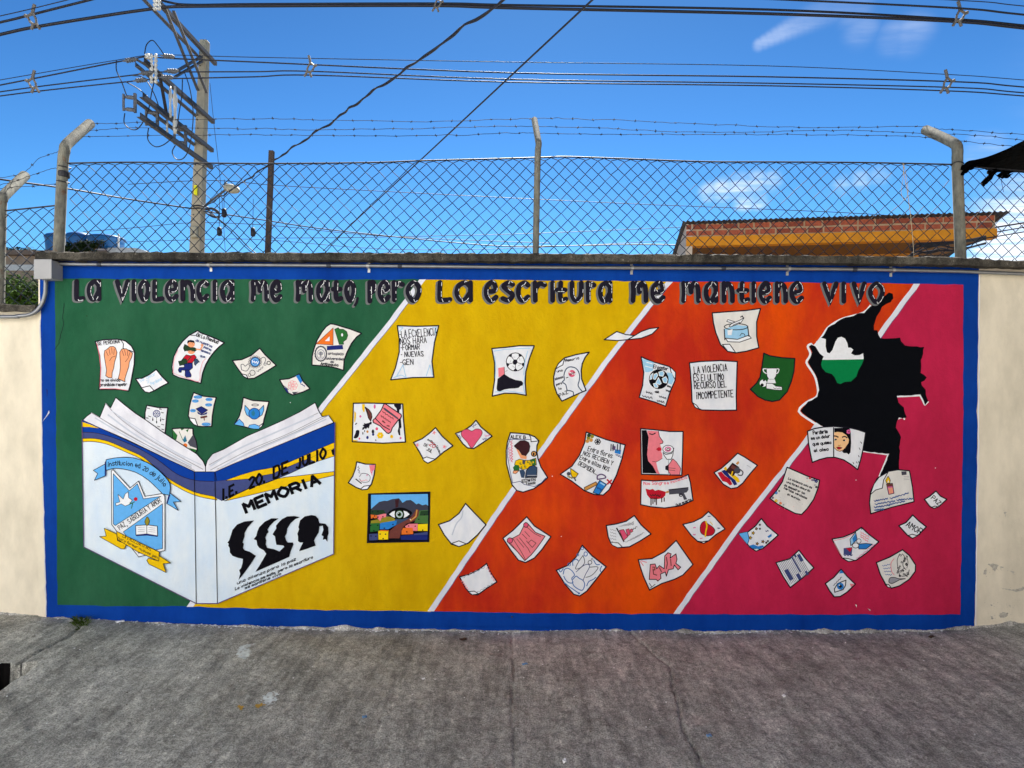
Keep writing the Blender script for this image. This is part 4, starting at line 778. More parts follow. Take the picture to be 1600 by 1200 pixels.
def d(a):
    a.fill([(240, 155), (1305, 140), (1308, 355), (240, 430)], 'ltblue'); a.fill([(240, 420), (390, 290), (490, 265), (540, 270), (640, 235), (765, 220), (830, 305), (900, 260), (980, 250), (1040, 290), (1090, 335), (1130, 315), (1200, 350), (1270, 335), (1308, 360), (1310, 560), (235, 560)], 'mtn')
    a.fill([(690, 250), (765, 225), (750, 380), (700, 400)], 'dkbrown'); a.fill([(235, 440), (480, 440), (520, 520), (235, 560)], 'dkgreen'); a.fill([(1150, 450), (1308, 440), (1308, 700), (1050, 680), (1100, 560)], 'grass'); a.fill([(1170, 460), (1308, 450), (1308, 540), (1150, 545)], 'dkgreen'); a.fill([(235, 640), (440, 600), (520, 560), (640, 570), (720, 640), (560, 690), (235, 700)], 'olive')
    a.fill([(700, 600), (950, 590), (800, 700), (640, 740)], 'bluegrey')
    a.fill([(565, 970), (590, 830), (720, 720), (900, 630), (1000, 560), (1060, 470), (1085, 420), (1140, 440), (1130, 540), (1060, 640), (900, 700), (830, 770), (790, 900), (770, 970)], 'brown'); a.line([(1100, 440), (1080, 560), (980, 640)], 2, 'tan')
    for pts, c in (([(235, 525), (350, 540), (350, 590), (240, 600)], 'orange'), ([(350, 540), (480, 510), (525, 510), (520, 570), (440, 590), (410, 650), (360, 590)], 'pink'), ([(225, 690), (400, 680), (390, 830), (225, 850)], 'green'), ([(405, 700), (430, 680), (690, 640), (725, 640), (710, 720), (560, 800), (405, 800)], 'blue'), ([(205, 890), (370, 880), (370, 1000), (205, 1010)], 'slate'), ([(375, 840), (430, 820), (565, 825), (560, 990), (380, 995)], 'yellow'), ([(880, 740), (950, 700), (1115, 695), (1110, 830), (1020, 830), (880, 760)], 'pink'), ([(1115, 705), (1300, 700), (1300, 830), (1115, 830)], 'yellow'), ([(815, 830), (840, 775), (1020, 770), (1030, 890), (810, 900)], 'orange'), ([(790, 920), (1030, 900), (1300, 860), (1300, 1000), (800, 1000)], 'navy'), ([(1040, 880), (1300, 850), (1300, 900), (1040, 910)], 'slate'), ([(375, 830), (430, 815), (575, 820), (570, 840)], 'orange')): a.fill(pts, c)
    for x, y in ((370, 572), (462, 566), (410, 890), (512, 892), (468, 975), (490, 780), (910, 850), (945, 738), (1070, 742), (1208, 815), (1240, 530), (235, 730), (365, 725), (295, 825), (280, 590), (305, 550), (240, 925), (330, 930), (650, 710), (270, 470), (370, 465), (1135, 612)): a.circ(x, y, 16, 'ink', 13, n=6)
    a.fill([(540, 520), (620, 440), (720, 400), (830, 395), (930, 430), (1010, 490), (940, 570), (850, 605), (740, 610), (640, 580)], 'black', True); a.fill([(582, 520), (640, 470), (690, 455), (680, 520), (690, 585), (640, 565)], 'white'); a.fill([(848, 450), (910, 470), (965, 518), (910, 560), (850, 590), (865, 520)], 'white'); a.circ(772, 520, 72, 'grass', 74); a.circ(772, 520, 62, 'pale', 62); a.circ(772, 520, 40, 'grass', 42); a.circ(772, 520, 26, 'black'); a.circ(755, 500, 8, 'white', n=8); a.circ(978, 615, 10, 'white', n=8)
S(ZT, [(195, 140), (700, 125), (1340, 105), (1335, 500), (1320, 1030), (700, 1040), (170, 1050), (185, 600)], 'painted picture of a green eye over a hillside town in a black frame', d, 'black')
S(ZD, [(900, 415), (970, 490), (1053, 575), (990, 650), (920, 712), (850, 738), (795, 720), (740, 650), (697, 573), (780, 545), (850, 490)], 'large blank painted sheet left of the orange field', lambda a: a.line([(880, 470), (870, 520), (830, 570), (800, 650)], 1.6, 'pale', True), fold=[(795, 715), (850, 695), (905, 718), (850, 738)])
def d(a):
    for k, (p0, p1) in enumerate((((870, 975), (1050, 890)), ((1060, 890), (1120, 1000)), ((1110, 1010), (980, 1085)), ((870, 990), (920, 1060)))): a.scribble(p0, p1, 9, 10, .6, 'pink' if k % 2 else 'grey')
S(ZD, [(1058, 865), (1085, 930), (1135, 1003), (1060, 1050), (990, 1100), (940, 1095), (900, 1050), (855, 965), (930, 945), (1000, 910)], 'blank painted sheet with a wavy pink edge in the lower orange field', d, fold=[(920, 1075), (965, 1072), (1000, 1092), (950, 1100)])
a = Art(*ZE, base=.0040); a.shape([(20, 378), (125, 310), (200, 335), (285, 345), (215, 378), (130, 385)], 'paper', 1.4); a.shape([(215, 378), (330, 310), (400, 285), (475, 277), (420, 330), (330, 365)], 'paper', 1.4); a.build('painted_sheet', wall, 'folded white painted sheet seen edge-on across the white stripe')
def d(a):
    a.fill([(1020, 290), (1120, 255), (1215, 265), (1225, 350), (1130, 372), (1030, 365)], 'skyblue'); a.shape([(1030, 365), (1130, 375), (1225, 340), (1245, 365), (1150, 398), (1050, 395)], 'white', 1.0); a.line([(1020, 290), (1025, 380)], 1.3, 'ink'); a.line([(1215, 265), (1225, 350)], 1.3, 'ink'); a.ring(1118, 270, 98, 1.1, 'ink', 26)
    a.shape([(1060, 265), (1080, 245), (1150, 215), (1185, 195), (1160, 235), (1110, 258), (1070, 272)], 'white', .9); a.shape([(1085, 240), (1040, 225), (1050, 210), (1110, 230)], 'white', .8); a.line([(1155, 190), (1170, 180), (1180, 200)], 1.2, 'ink'); a.line([(1090, 258), (1150, 232)], .8, 'ink'); a.line([(1150, 345), (1165, 325), (1185, 330), (1195, 350)], .8, 'ink'); a.fill([(1045, 300), (1090, 290), (1080, 340), (1050, 340)], 'white')
S(ZE, [(920, 155), (1050, 145), (1200, 135), (1322, 118), (1290, 230), (1290, 350), (1308, 445), (1200, 475), (1115, 488), (1050, 475), (990, 420), (950, 320), (930, 240)], 'painted sheet with an aeroplane over a blue drum', d, 'paper_warm', fold=[(1005, 418), (1065, 415), (1115, 485), (1050, 475)])
ZF = (1000, 560, 10)
def d(a):
    a.fill([(25, 0), (210, 60), (200, 190), (130, 215), (80, 215)], 'skyblue'); a.fill([(420, 220), (500, 230), (530, 330), (490, 410), (440, 390)], 'skyblue'); a.line([(100, 60), (190, 85)], 1.2, 'white'); a.line([(80, 120), (190, 150)], 1, 'white')
    a.circ(290, 325, 150, 'black'); a.ring(290, 325, 150, .8, 'ink')
    for pts in ([(290, 215), (350, 195), (375, 230), (355, 280), (300, 270)], [(215, 250), (260, 230), (275, 265), (235, 330), (205, 320)], [(285, 300), (330, 390), (305, 410), (240, 390)], [(345, 315), (400, 285), (425, 330), (410, 385), (365, 375)], [(205, 395), (240, 390), (280, 430), (270, 458), (225, 450)], [(160, 270), (200, 230), (180, 320), (150, 330)]): a.fill(pts, 'skyblue'); a.line(pts, .8, 'white', closed=True)
    a.text('El pastor', (205, 150), (430, 190), 50, .9, 'ink')
    for p0, p1 in (((90, 520), (190, 550)), ((230, 520), (290, 530)), ((420, 430), (480, 450)), ((400, 500), (465, 515)), ((295, 590), (405, 620)), ((30, 585), (190, 620)), ((260, 660), (375, 690))): a.scribble(p0, p1, 17, 7, .8, 'ink')
S(ZE, [(328, 520), (420, 560), (560, 600), (615, 650), (610, 720), (570, 810), (532, 932), (450, 900), (312, 858), (340, 760), (350, 650)], 'painted sheet with a black and blue football', d, fold=[(572, 605), (615, 650), (612, 705), (598, 690), (575, 640)], dz=ZF)
def d(a):
    for t_, p0, p1, h in (('LA VIOLENCIA', (845, 235), (1360, 195), 105), ('ES El ULTIMO', (835, 355), (1305, 335), 100), ('RECURSO DEL', (850, 478), (1350, 448), 100), ('iMCOMPETENTE', (880, 635), (1455, 600), 105)): a.text(t_, p0, p1, h, 1.15, 'ink')
S((1000, 560, 10), [(770, 70), (950, 48), (1250, 35), (1515, 50), (1508, 300), (1500, 600), (1505, 808), (1250, 812), (960, 806), (860, 760), (810, 680), (800, 420), (785, 220)], 'painted sheet with four lines of tall black capitals', d, fold=[(815, 690), (880, 730), (930, 800), (860, 765)])
def d(a):
    a.shape([(1370, 615), (1460, 615), (1452, 680), (1435, 708), (1390, 708), (1375, 680)], 'white', .9); a.line([(1370, 620), (1345, 622), (1350, 645), (1372, 660)], 1.2, 'white', True); a.line([(1460, 620), (1475, 625), (1468, 650), (1455, 660)], 1.2, 'white', True); a.fill([(1385, 708), (1440, 708), (1450, 740), (1375, 740)], 'white')
    a.circ(1345, 740, 30, 'white'); a.circ(1335, 755, 14, 'black', n=8); a.circ(1350, 715, 9, 'black', n=8); a.shape([(1370, 740), (1420, 742), (1450, 765), (1500, 770), (1502, 798), (1440, 795), (1370, 785)], 'white', .8); a.scribble((1430, 780), (1490, 785), 6, 5, .6, 'ink')
S(ZE, [(1350, 490), (1400, 512), (1500, 528), (1608, 535), (1600, 640), (1580, 720), (1545, 810), (1480, 880), (1420, 892), (1360, 880), (1300, 850), (1238, 790), (1290, 740), (1318, 690), (1332, 620)], 'green painted sheet with a white trophy and football boot', d, 'sheetgreen')
def d(a):
    a.fill([(135, 132), (180, 132), (200, 200), (190, 300), (195, 400), (240, 470), (275, 538), (142, 535)], 'black'); a.fill([(185, 135), (292, 142), (300, 190), (335, 240), (330, 255), (305, 262), (315, 290), (322, 310), (315, 330), (328, 360), (325, 400), (300, 415), (270, 430), (285, 500), (305, 545), (275, 538), (240, 470), (195, 420), (185, 360), (192, 300), (200, 200)], 'pink'); a.line([(292, 142), (300, 190), (335, 240), (330, 255), (305, 262)], .9, 'ink'); a.line([(235, 425), (270, 430), (300, 415), (328, 395)], .7, 'brown'); a.fill([(268, 310), (295, 290), (318, 300), (320, 322), (290, 328)], 'red'); a.line([(208, 165), (235, 172), (262, 160)], 1.4, 'ink', True)
    a.shape([(335, 340), (360, 360), (415, 350), (435, 300), (425, 370), (410, 405), (370, 405), (345, 370)], 'white', .9); a.line([(385, 408), (385, 550)], .8, 'grey'); a.line([(412, 405), (410, 470)], .8, 'grey'); a.circ(382, 310, 50, 'white', 36); a.ring(382, 310, 50, .8, 'ink', 36); a.ring(380, 310, 26, 1.4, 'hot', 20); a.ring(382, 312, 13, 1.0, 'brown', 10)
    a.shape([(385, 460), (425, 400), (460, 430), (500, 490), (490, 550), (405, 550), (385, 520)], 'pink', .7); a.fill([(355, 470), (385, 455), (385, 515), (355, 500)], 'ink'); a.line([(385, 485), (450, 490)], .6, 'brown'); a.line([(385, 505), (445, 510)], .6, 'brown')
S(Z2, [(125, 118), (250, 128), (400, 145), (522, 145), (518, 350), (510, 555), (330, 550), (132, 545)], 'painted picture of a pink-faced woman smelling a flower', d)
def d(a):
    a.fill([(170, 680), (210, 690), (240, 682), (260, 700), (290, 690), (330, 700), (362, 710), (355, 745), (330, 770), (270, 780), (215, 775), (185, 740)], 'red')
    for x, y in ((222, 835), (240, 820), (258, 805), (272, 830), (322, 805), (345, 798)): a.line([(x, 765), (x, y)], 1.4, 'dkbrown')
    a.scribble((215, 740), (310, 745), 12, 8, 1.0, 'dkbrown'); a.fill([(388, 690), (570, 668), (572, 690), (555, 715), (530, 720), (560, 780), (530, 785), (515, 740), (490, 745), (480, 728), (392, 735)], 'dkgrey'); a.line([(388, 690), (570, 670)], 1.2, 'ink'); a.ring(500, 740, 14, .9, 'ink'); a.fill([(362, 705), (388, 698), (388, 718), (362, 722)], 'tan')
    a.text('Mas Sangre', (150, 645), (360, 640), 28, .8, 'pink'); a.text('e inocencia', (375, 640), (560, 585), 28, .8, 'pink'); a.text('Que muerte', (460, 845), (600, 790), 22, .8, 'ink')
S(Z2, [(130, 600), (260, 608), (400, 600), (500, 580), (570, 548), (590, 620), (605, 720), (615, 790), (500, 840), (350, 862), (220, 850), (125, 830)], 'painted sheet with a dripping red heart and a pistol', d)
def d(a):
    a.fill([(845, 530), (880, 520), (910, 555), (960, 590), (985, 640), (960, 650), (930, 620), (890, 610), (860, 560)], 'red'); a.fill([(880, 515), (920, 500), (960, 560), (1010, 600), (1030, 640), (1000, 650), (970, 600), (910, 550)], 'navy'); a.fill([(900, 490), (925, 470), (935, 500), (990, 540), (1040, 580), (1055, 615), (1035, 625), (980, 570), (930, 520)], 'gold'); a.shape([(985, 440), (1045, 480), (990, 560), (925, 515)], 'dkbrown', .8); a.fill([(980, 455), (1030, 485), (1010, 510), (970, 485)], 'brown'); a.circ(1030, 510, 30, 'dkgrey'); a.line([(1055, 500), (1082, 525), (1070, 555), (1035, 550)], 1.5, 'dkgrey', True); a.fill([(1015, 445), (1040, 420), (1048, 440), (1030, 458)], 'tan'); a.line([(1120, 460), (1155, 482)], .5, 'grey'); a.line([(985, 520), (975, 555)], 1.6, 'gold')
S(Z2, [(1033, 348), (1100, 385), (1218, 462), (1150, 540), (1080, 630), (1030, 670), (970, 680), (900, 640), (812, 530), (880, 490), (960, 420)], 'painted sheet with a dark cup on a flag ribbon', d)
def d(a):
    a.shape([(735, 1120), (690, 1095), (682, 1045), (695, 1005), (725, 985), (755, 1010), (800, 1040), (820, 1075), (800, 1110), (770, 1120)], 'red', .9, 'ink', True); a.line([(735, 985), (745, 1030), (735, 1080), (730, 1130)], 1.8, 'gold', True)
    for x, y in ((765, 940), (628, 1045), (855, 1050), (625, 1110), (690, 1145)): a.scribble((x - 10, y), (x + 12, y), 6, 4, .8, 'hot' if x < 760 else 'slate')
    a.line([(775, 990), (800, 1020)], .9, 'gold')
S(Z2, [(760, 895), (820, 950), (915, 1058), (830, 1110), (760, 1170), (715, 1192), (660, 1175), (600, 1120), (520, 1015), (620, 990), (700, 950)], 'painted sheet with a red heart tied by a yellow cord', d, fold=[(655, 1170), (700, 1178), (752, 1168), (715, 1192)])
def d(a):
    for t_, p0, p1, h in (('Entre flores', (828, 325), (1055, 395), 46), ('NOS RECIBEN Y', (782, 362), (1058, 462), 40), ('Entre ellas NOS', (750, 402), (1025, 520), 40), ('DESPIDEN...', (738, 455), (915, 555), 38)): a.text(t_, p0, p1, h, .9, 'ink')
    for x, y, c in ((835, 205, 'olive'), (860, 225, 'tan'), (825, 235, 'tan'), (870, 190, 'olive'), (840, 180, 'dkgreen')): a.circ(x, y, 18, c, n=8)
    for k in range(6): an = k * 1.047; a.ring(922 + 17 * math.cos(an), 240 + 17 * math.sin(an), 11, .8, 'ink', n=8)
    a.circ(922, 240, 7, 'ink', n=8); a.fill([(1085, 310), (1140, 320), (1135, 360), (1080, 345)], 'blue'); a.fill([(1060, 270), (1090, 285), (1085, 320), (1055, 310)], 'purple')
    for x in (1045, 1065, 1105, 1130): a.line([(x, 325), (x + 3, 265)], 1.4, 'dkgrey')
    a.scribble((1090, 360), (1145, 385), 8, 6, .8, 'slate'); a.shape([(668, 490), (740, 540), (715, 575), (690, 580), (672, 545)], 'gold', .9); a.circ(650, 540, 18, 'dkgrey', n=10); a.line([(700, 570), (715, 605)], 1.6, 'dkgrey'); a.scribble((640, 560), (680, 580), 8, 5, 1, 'olive')
    a.line([(918, 590), (920, 560), (955, 545), (990, 560), (990, 580), (918, 592)], 1.6, 'purple', True); a.shape([(795, 670), (905, 615), (920, 640), (805, 700)], 'tan', .9); a.shape([(940, 600), (1005, 640), (935, 735), (878, 715)], 'blue', .9); a.line([(950, 625), (985, 645)], 1.8, 'skyblue'); a.scribble((915, 670), (960, 690), 12, 6, .7, 'navy'); a.line([(1010, 595), (1050, 635)], 2.4, 'red'); a.line([(1052, 598), (1012, 635)], 2.4, 'red')
S(Z1, [(815, 150), (1000, 220), (1180, 270), (1150, 400), (1100, 550), (1030, 690), (975, 740), (890, 735), (800, 700), (680, 610), (572, 545), (680, 470), (750, 370), (800, 250)], 'painted sheet with a verse, school tools and a gold trophy', d)
def d(a):
    a.shape([(250, 155), (275, 175), (340, 250), (430, 285), (400, 330), (350, 400), (300, 460), (240, 515), (170, 430), (75, 335), (90, 305), (125, 305), (190, 270), (225, 200)], 'pink', 1.0)
    for q in ([(130, 310), (200, 420), (250, 510)], [(105, 350), (180, 440), (240, 510)], [(165, 310), (230, 390)], [(190, 300), (270, 400), (290, 440)], [(215, 265), (260, 310)], [(240, 240), (285, 290)], [(255, 330), (310, 390), (345, 350), (300, 320), (270, 350)], [(260, 200), (330, 260), (390, 290)]): a.line(q, .8, 'brown')
    a.circ(250, 180, 22, 'rose'); a.ring(250, 180, 22, .9, 'ink'); a.circ(100, 325, 25, 'rose'); a.ring(100, 325, 25, .9, 'ink')
S(Z3, [(258, 103), (330, 190), (485, 290), (400, 410), (330, 490), (245, 532), (180, 510), (110, 420), (35, 305), (130, 230)], 'painted sheet with a big pink rolled parchment', d)
def d(a):
    for q in ([(600, 640), (610, 600), (640, 585), (670, 600), (690, 620), (705, 650), (680, 680), (690, 720), (650, 720), (620, 690), (605, 660)], [(690, 690), (720, 660), (750, 680), (785, 700), (800, 740), (780, 790), (740, 780), (700, 750), (685, 715)], [(820, 750), (840, 710), (880, 690), (905, 670)], [(690, 560), (690, 520), (720, 500), (745, 520)], [(610, 720), (660, 760), (740, 815)], [(885, 510), (910, 550), (940, 550)], [(960, 565), (945, 600), (955, 620)], [(560, 600), (575, 620), (600, 590)]): a.line(q, 1.2, 'penblue', True)
    a.line([(720, 620), (790, 560), (835, 550), (845, 575), (810, 640), (785, 700)], .9, 'slate', True); a.line([(785, 465), (800, 530), (760, 580), (715, 590), (740, 530), (785, 465)], .9, 'dkgrey', True); a.line([(850, 575), (925, 575), (890, 630), (850, 660), (810, 670)], .9, 'dkgrey', True); a.ring(850, 530, 18, .9, 'dkgrey'); a.ring(810, 452, 16, 1.0, 'penblue', 20); a.ring(778, 400, 12, .8, 'penblue'); a.ring(655, 550, 14, .8, 'penblue'); a.ring(735, 460, 10, .8, 'penblue'); a.ring(870, 500, 8, .6, 'dkgrey'); a.circ(747, 820, 10, 'penblue', n=8)
S(Z3, [(778, 370), (870, 470), (1002, 572), (900, 700), (820, 800), (755, 845), (700, 830), (620, 740), (535, 605), (640, 560), (720, 480)], 'painted sheet with a line-drawn angel among blue clouds', d)
def d(a):
    a.line([(1100, 210), (1168, 335)], 1.8, 'ink')
    for pts in ([(1125, 230), (1165, 222), (1205, 290), (1165, 325)], [(1185, 225), (1215, 215), (1228, 265), (1205, 285)], [(1225, 225), (1245, 215), (1252, 240), (1232, 252)]): a.shape(pts, 'rose', .8, 'brown')
    a.scribble((1245, 225), (1290, 195), 10, 5, .7, 'ink')
    for k in range(5): a.scribble((1040, 220 + k * 28), (1095, 235 + k * 28), 6, 5, .6, 'grey'); a.scribble((1180 + k * 24, 340 - k * 12), (1300 + k * 14, 290 - k * 10), 6, 7, .6, 'grey'); a.scribble((1120 + k * 20, 195 - k * 3), (1260, 150 + k * 6), 5, 6, .5, 'grey')
S(Z3, [(1265, 92), (1330, 180), (1422, 265), (1320, 330), (1220, 385), (1110, 393), (1045, 350), (1020, 290), (1003, 185), (1100, 170), (1190, 145)], 'painted sheet with a pink tiered cake lying sideways', d, fold=[(1038, 340), (1115, 348), (1155, 388), (1110, 393), (1060, 370)])
def d(a):
    a.shape([(205, 690), (215, 550), (260, 545), (275, 590), (300, 560), (345, 590), (350, 470), (380, 440), (410, 450), (400, 490), (455, 450), (465, 500), (455, 540), (500, 575), (475, 600), (440, 555), (430, 590), (385, 600), (365, 660), (355, 620), (310, 640), (315, 680), (285, 705), (270, 690)], 'pink', 1.1)
    for q in ([(240, 590), (245, 640), (275, 650)], [(300, 580), (320, 620)], [(365, 480), (375, 540), (365, 590)], [(405, 500), (410, 560)], [(235, 575), (255, 575), (258, 600), (238, 602)]): a.line(q, 1.2, 'brown')
    a.line([(205, 725), (230, 760), (215, 770), (260, 735)], .9, 'dkgrey'); a.line([(120, 520), (150, 560)], 1.0, 'pink'); a.line([(130, 515), (180, 530)], 1.0, 'pink')
S(Z4, [(457, 325), (530, 430), (615, 550), (520, 650), (440, 690), (320, 730), (208, 790), (150, 660), (120, 570), (103, 505), (230, 495), (350, 430)], 'painted sheet with pink graffiti lettering', d)
def d(a):
    a.fill([(1045, 262), (1125, 245), (1140, 310), (1125, 360), (1090, 320)], 'ltblue'); a.line([(1125, 245), (1140, 310), (1125, 360)], .9, 'navy', True); a.fill([(1140, 375), (1180, 362), (1225, 380), (1270, 370), (1280, 385), (1240, 405), (1170, 400)], 'blue'); a.fill([(1310, 290), (1350, 260), (1352, 285), (1325, 302)], 'blue'); a.scribble((1295, 240), (1320, 232), 8, 3, .9, 'slate')
    for x, y, r_, c in ((1152, 300, 17, 'gold'), (1178, 255, 17, 'gold'), (1208, 215, 14, 'tan'), (1240, 178, 10, 'olive'), (1215, 355, 15, 'tan'), (1268, 335, 15, 'tan'), (1300, 345, 10, 'olive'), (1315, 330, 9, 'olive'), (1240, 215, 9, 'olive')):
        st_ = [(x + (r_ if k % 2 == 0 else r_ * .45) * math.cos(k * .628), y + (r_ if k % 2 == 0 else r_ * .45) * math.sin(k * .628)) for k in range(10)]; a.shape(st_, c, .7)
S(Z4, [(1255, 120), (1310, 190), (1413, 275), (1340, 340), (1270, 400), (1205, 425), (1150, 390), (1045, 262), (1130, 245), (1200, 190)], 'painted sheet with yellow stars and blue corners', d, fold=[(1172, 402), (1215, 400), (1245, 408), (1205, 425)])
ZL = (1200, 725, 14.12)
def d(a):
    for t_, p0, p1 in (('La violencia solo es', (435, 335), (955, 540)), ('una forma absurda', (400, 410), (910, 615)), ('de demostrar las', (345, 480), (800, 670)), ('heridas vendadas', (340, 545), (845, 775)), ('el mundo.', (415, 680), (705, 810))): a.text(t_, p0, p1, 46, .75, 'ink')
    for x, y, c, r_ in ((175, 635, 'blue', 28), (95, 740, 'purple', 24), (170, 805, 'gold', 30), (265, 860, 'orange', 28), (235, 590, 'grass', 20), (330, 895, 'grey', 18), (915, 305, 'red', 26), (1050, 375, 'navy', 34), (1055, 505, 'ink', 24), (850, 310, 'grey', 18), (960, 350, 'purple', 20), (1020, 460, 'grey', 16), (1000, 350, 'slate', 22)):
        for k in range(5): an = k * 1.257; a.circ(x + r_ * .7 * math.cos(an), y + r_ * .7 * math.sin(an), r_ * .5, c, n=6)
    rr = random.Random(5)
    for k in range(40): t_, u_ = rr.random(), rr.random(); a.circ(420 + u_ * 560 - t_ * 280, 180 + t_ * 760 + u_ * 230, 7, rr.choice(['grey', 'pale', 'pink', 'pale']), n=5)
S(ZL, [(415, 70), (600, 150), (850, 260), (1130, 355), (1100, 520), (1000, 780), (860, 980), (735, 1110), (600, 1090), (420, 1000), (200, 880), (35, 755), (180, 590), (310, 390)], 'painted sheet with five lines of small writing and flower corners', d, 'paper_warm')
def d(a):
    def pt(u, v): return (300 + 170 * u + 105 * v + 0 * u * v, 858 - 88 * u + 182 * v)
    for k in range(15):
        v0, v1 = .06, .92; u = .05 + k * .063
        a.line([pt(u, v0), pt(u, v1)], .55, 'dkgrey')
    for u0, u1, v0, v1 in ((.12, .27, .38, .80), (.42, .55, .70, .92), (.60, .66, .05, .70), (.74, .80, .05, .15), (.84, .97, .10, .38), (.78, .88, .75, .90)): a.fill([pt(u0, v0), pt(u1, v0), pt(u1, v1), pt(u0, v1)], 'slate')
S(ZJ, [(470, 765), (520, 830), (582, 897), (500, 970), (405, 1045), (350, 960), (298, 858), (400, 830)], 'painted sheet like a newspaper page in grey columns', d)
def d(a):
    a.shape([(738, 1080), (735, 1055), (760, 1015), (795, 1000), (822, 990), (818, 1030), (800, 1060), (770, 1070)], 'white', 1.2); a.circ(780, 1035, 26, 'blue'); a.circ(780, 1035, 12, 'ink'); a.circ(772, 1027, 5, 'white', n=8); a.scribble((728, 1030), (790, 965), 4, 9, .7, 'ink'); a.fill([(785, 912), (805, 935), (770, 940)], 'blue'); a.fill([(850, 1015), (888, 1020), (860, 1042)], 'pink')
S(ZJ, [(785, 908), (830, 960), (892, 1020), (830, 1080), (780, 1112), (735, 1115), (700, 1070), (668, 1015), (730, 970)], 'small painted sheet with a blue eye', d)
def d(a):
    a.shape([(418, 425), (455, 420), (465, 482), (432, 490)], 'hot', .9); a.fill([(428, 450), (455, 445), (460, 480), (436, 485)], 'peach'); a.fill([(418, 428), (455, 422), (456, 438), (420, 442)], 'brown'); a.shape([(428, 375), (442, 400), (438, 420), (420, 420), (412, 402)], 'gold', .7); a.fill([(428, 398), (434, 412), (424, 418)], 'white'); a.fill([(510, 346), (542, 345), (543, 366), (513, 370)], 'dkgrey')
    for y_ in (378, 388, 398): a.line([(525, y_), (560, y_ - 2)], .5, 'grey')
    for p0, p1 in (((340, 530), (425, 515)), ((440, 515), (555, 480)), ((345, 550), (470, 530)), ((480, 525), (580, 515)), ((340, 570), (440, 555)), ((340, 588), (400, 580)), ((420, 555), (530, 530))): a.scribble(p0, p1, 6, 12, .9, 'penblue'); a.scribble(p0, p1, 4, 9, .7, 'slate')
S(ZK, [(320, 610), (312, 540), (320, 470), (360, 390), (430, 345), (490, 335), (562, 342), (580, 440), (590, 535), (450, 570)], 'painted sheet with a lit pink candle', d, 'paper_warm', fold=[(316, 492), (340, 425), (372, 382), (428, 350), (400, 400), (392, 450), (350, 462)])
def d(a):
    a.shape([(225, 725), (190, 770), (195, 810), (215, 790), (235, 770)], 'skyblue', .9); a.fill([(225, 735), (205, 765), (212, 790), (232, 770)], 'blue'); a.shape([(240, 800), (290, 795), (330, 800), (290, 830), (245, 830)], 'blue', .9); a.circ(225, 808, 20, 'white', 16); a.ring(225, 808, 20, .8, 'ink', 16); a.fill([(150, 825), (205, 818), (200, 870), (150, 865)], 'slate'); a.fill([(165, 825), (205, 822), (190, 850)], 'red'); a.scribble((150, 868), (205, 870), 6, 6, .8, 'navy'); a.ring(245, 780, 14, .7, 'dkgrey')
    for k in range(3): a.scribble((255, 725 + k * 14), (310 - k * 4, 755 + k * 14), 4, 7, .8, 'pink')
    a.line([(85, 778), (150, 765), (215, 735)], .7, 'pink'); a.line([(90, 790), (110, 830), (145, 885)], .7, 'pink'); a.scribble((230, 890), (345, 800), 4, 9, .7, 'hot'); a.circ(262, 705, 4, 'ink', n=6)
S(ZK, [(262, 695), (310, 740), (370, 785), (300, 850), (230, 900), (180, 908), (140, 885), (78, 768), (150, 755), (210, 730)], 'painted sheet with a blue-winged bird', d, fold=[(142, 885), (180, 890), (222, 902), (180, 908)])
S(ZK, [(727, 468), (755, 500), (795, 520), (745, 565), (715, 577), (690, 565), (655, 520), (690, 500)], 'tiny painted sheet with a three-letter word', lambda a: a.text('PAZ', (695, 515), (742, 558), 28, 1.1, 'ink'), fold=[(700, 570), (720, 562), (740, 567), (715, 577)])
S(ZK, [(582, 618), (620, 655), (667, 692), (620, 740), (580, 763), (550, 745), (495, 685), (540, 665)], 'tiny painted sheet with a four-letter word', lambda a: a.text('AMOR', (538, 685), (628, 742), 36, 1.2, 'ink'), fold=[(555, 745), (580, 738), (612, 748), (580, 763)])
def d(a):
    a.line([(500, 860), (485, 900), (490, 950), (500, 990), (520, 1000), (550, 990), (560, 960)], .8, 'ink', True); a.line([(515, 860), (530, 880), (520, 930), (540, 960)], .8, 'ink', True); a.line([(540, 870), (552, 910), (545, 950)], .7, 'ink', True)
    rr = random.Random(3)
    for k in range(26): a.ring(rr.uniform(485, 555), rr.uniform(865, 1000), rr.uniform(3, 6), .7, 'ink', n=7)
    a.shape([(432, 1035), (440, 1010), (470, 1008), (495, 1015), (535, 1015), (500, 1022), (475, 1035), (450, 1045)], 'grey', .9, sm=True)
    a.line([(465, 890), (445, 920), (450, 970), (465, 990)], .8, 'pink', True)
    for k in range(4): a.scribble((392 + k * 6, 935 + k * 18), (440 + k * 3, 925 + k * 22), 4, 6, .7, 'penblue')
S(ZK, [(518, 835), (560, 870), (600, 930), (598, 970), (560, 1020), (500, 1060), (450, 1075), (415, 1055), (380, 990), (355, 915), (440, 880)], 'painted sheet with a guitar and a swarm of dots', d, 'paper_warm', fold=[(415, 1050), (432, 1052), (448, 1073), (425, 1068)])
ZP = (1250, 650, 13.333)
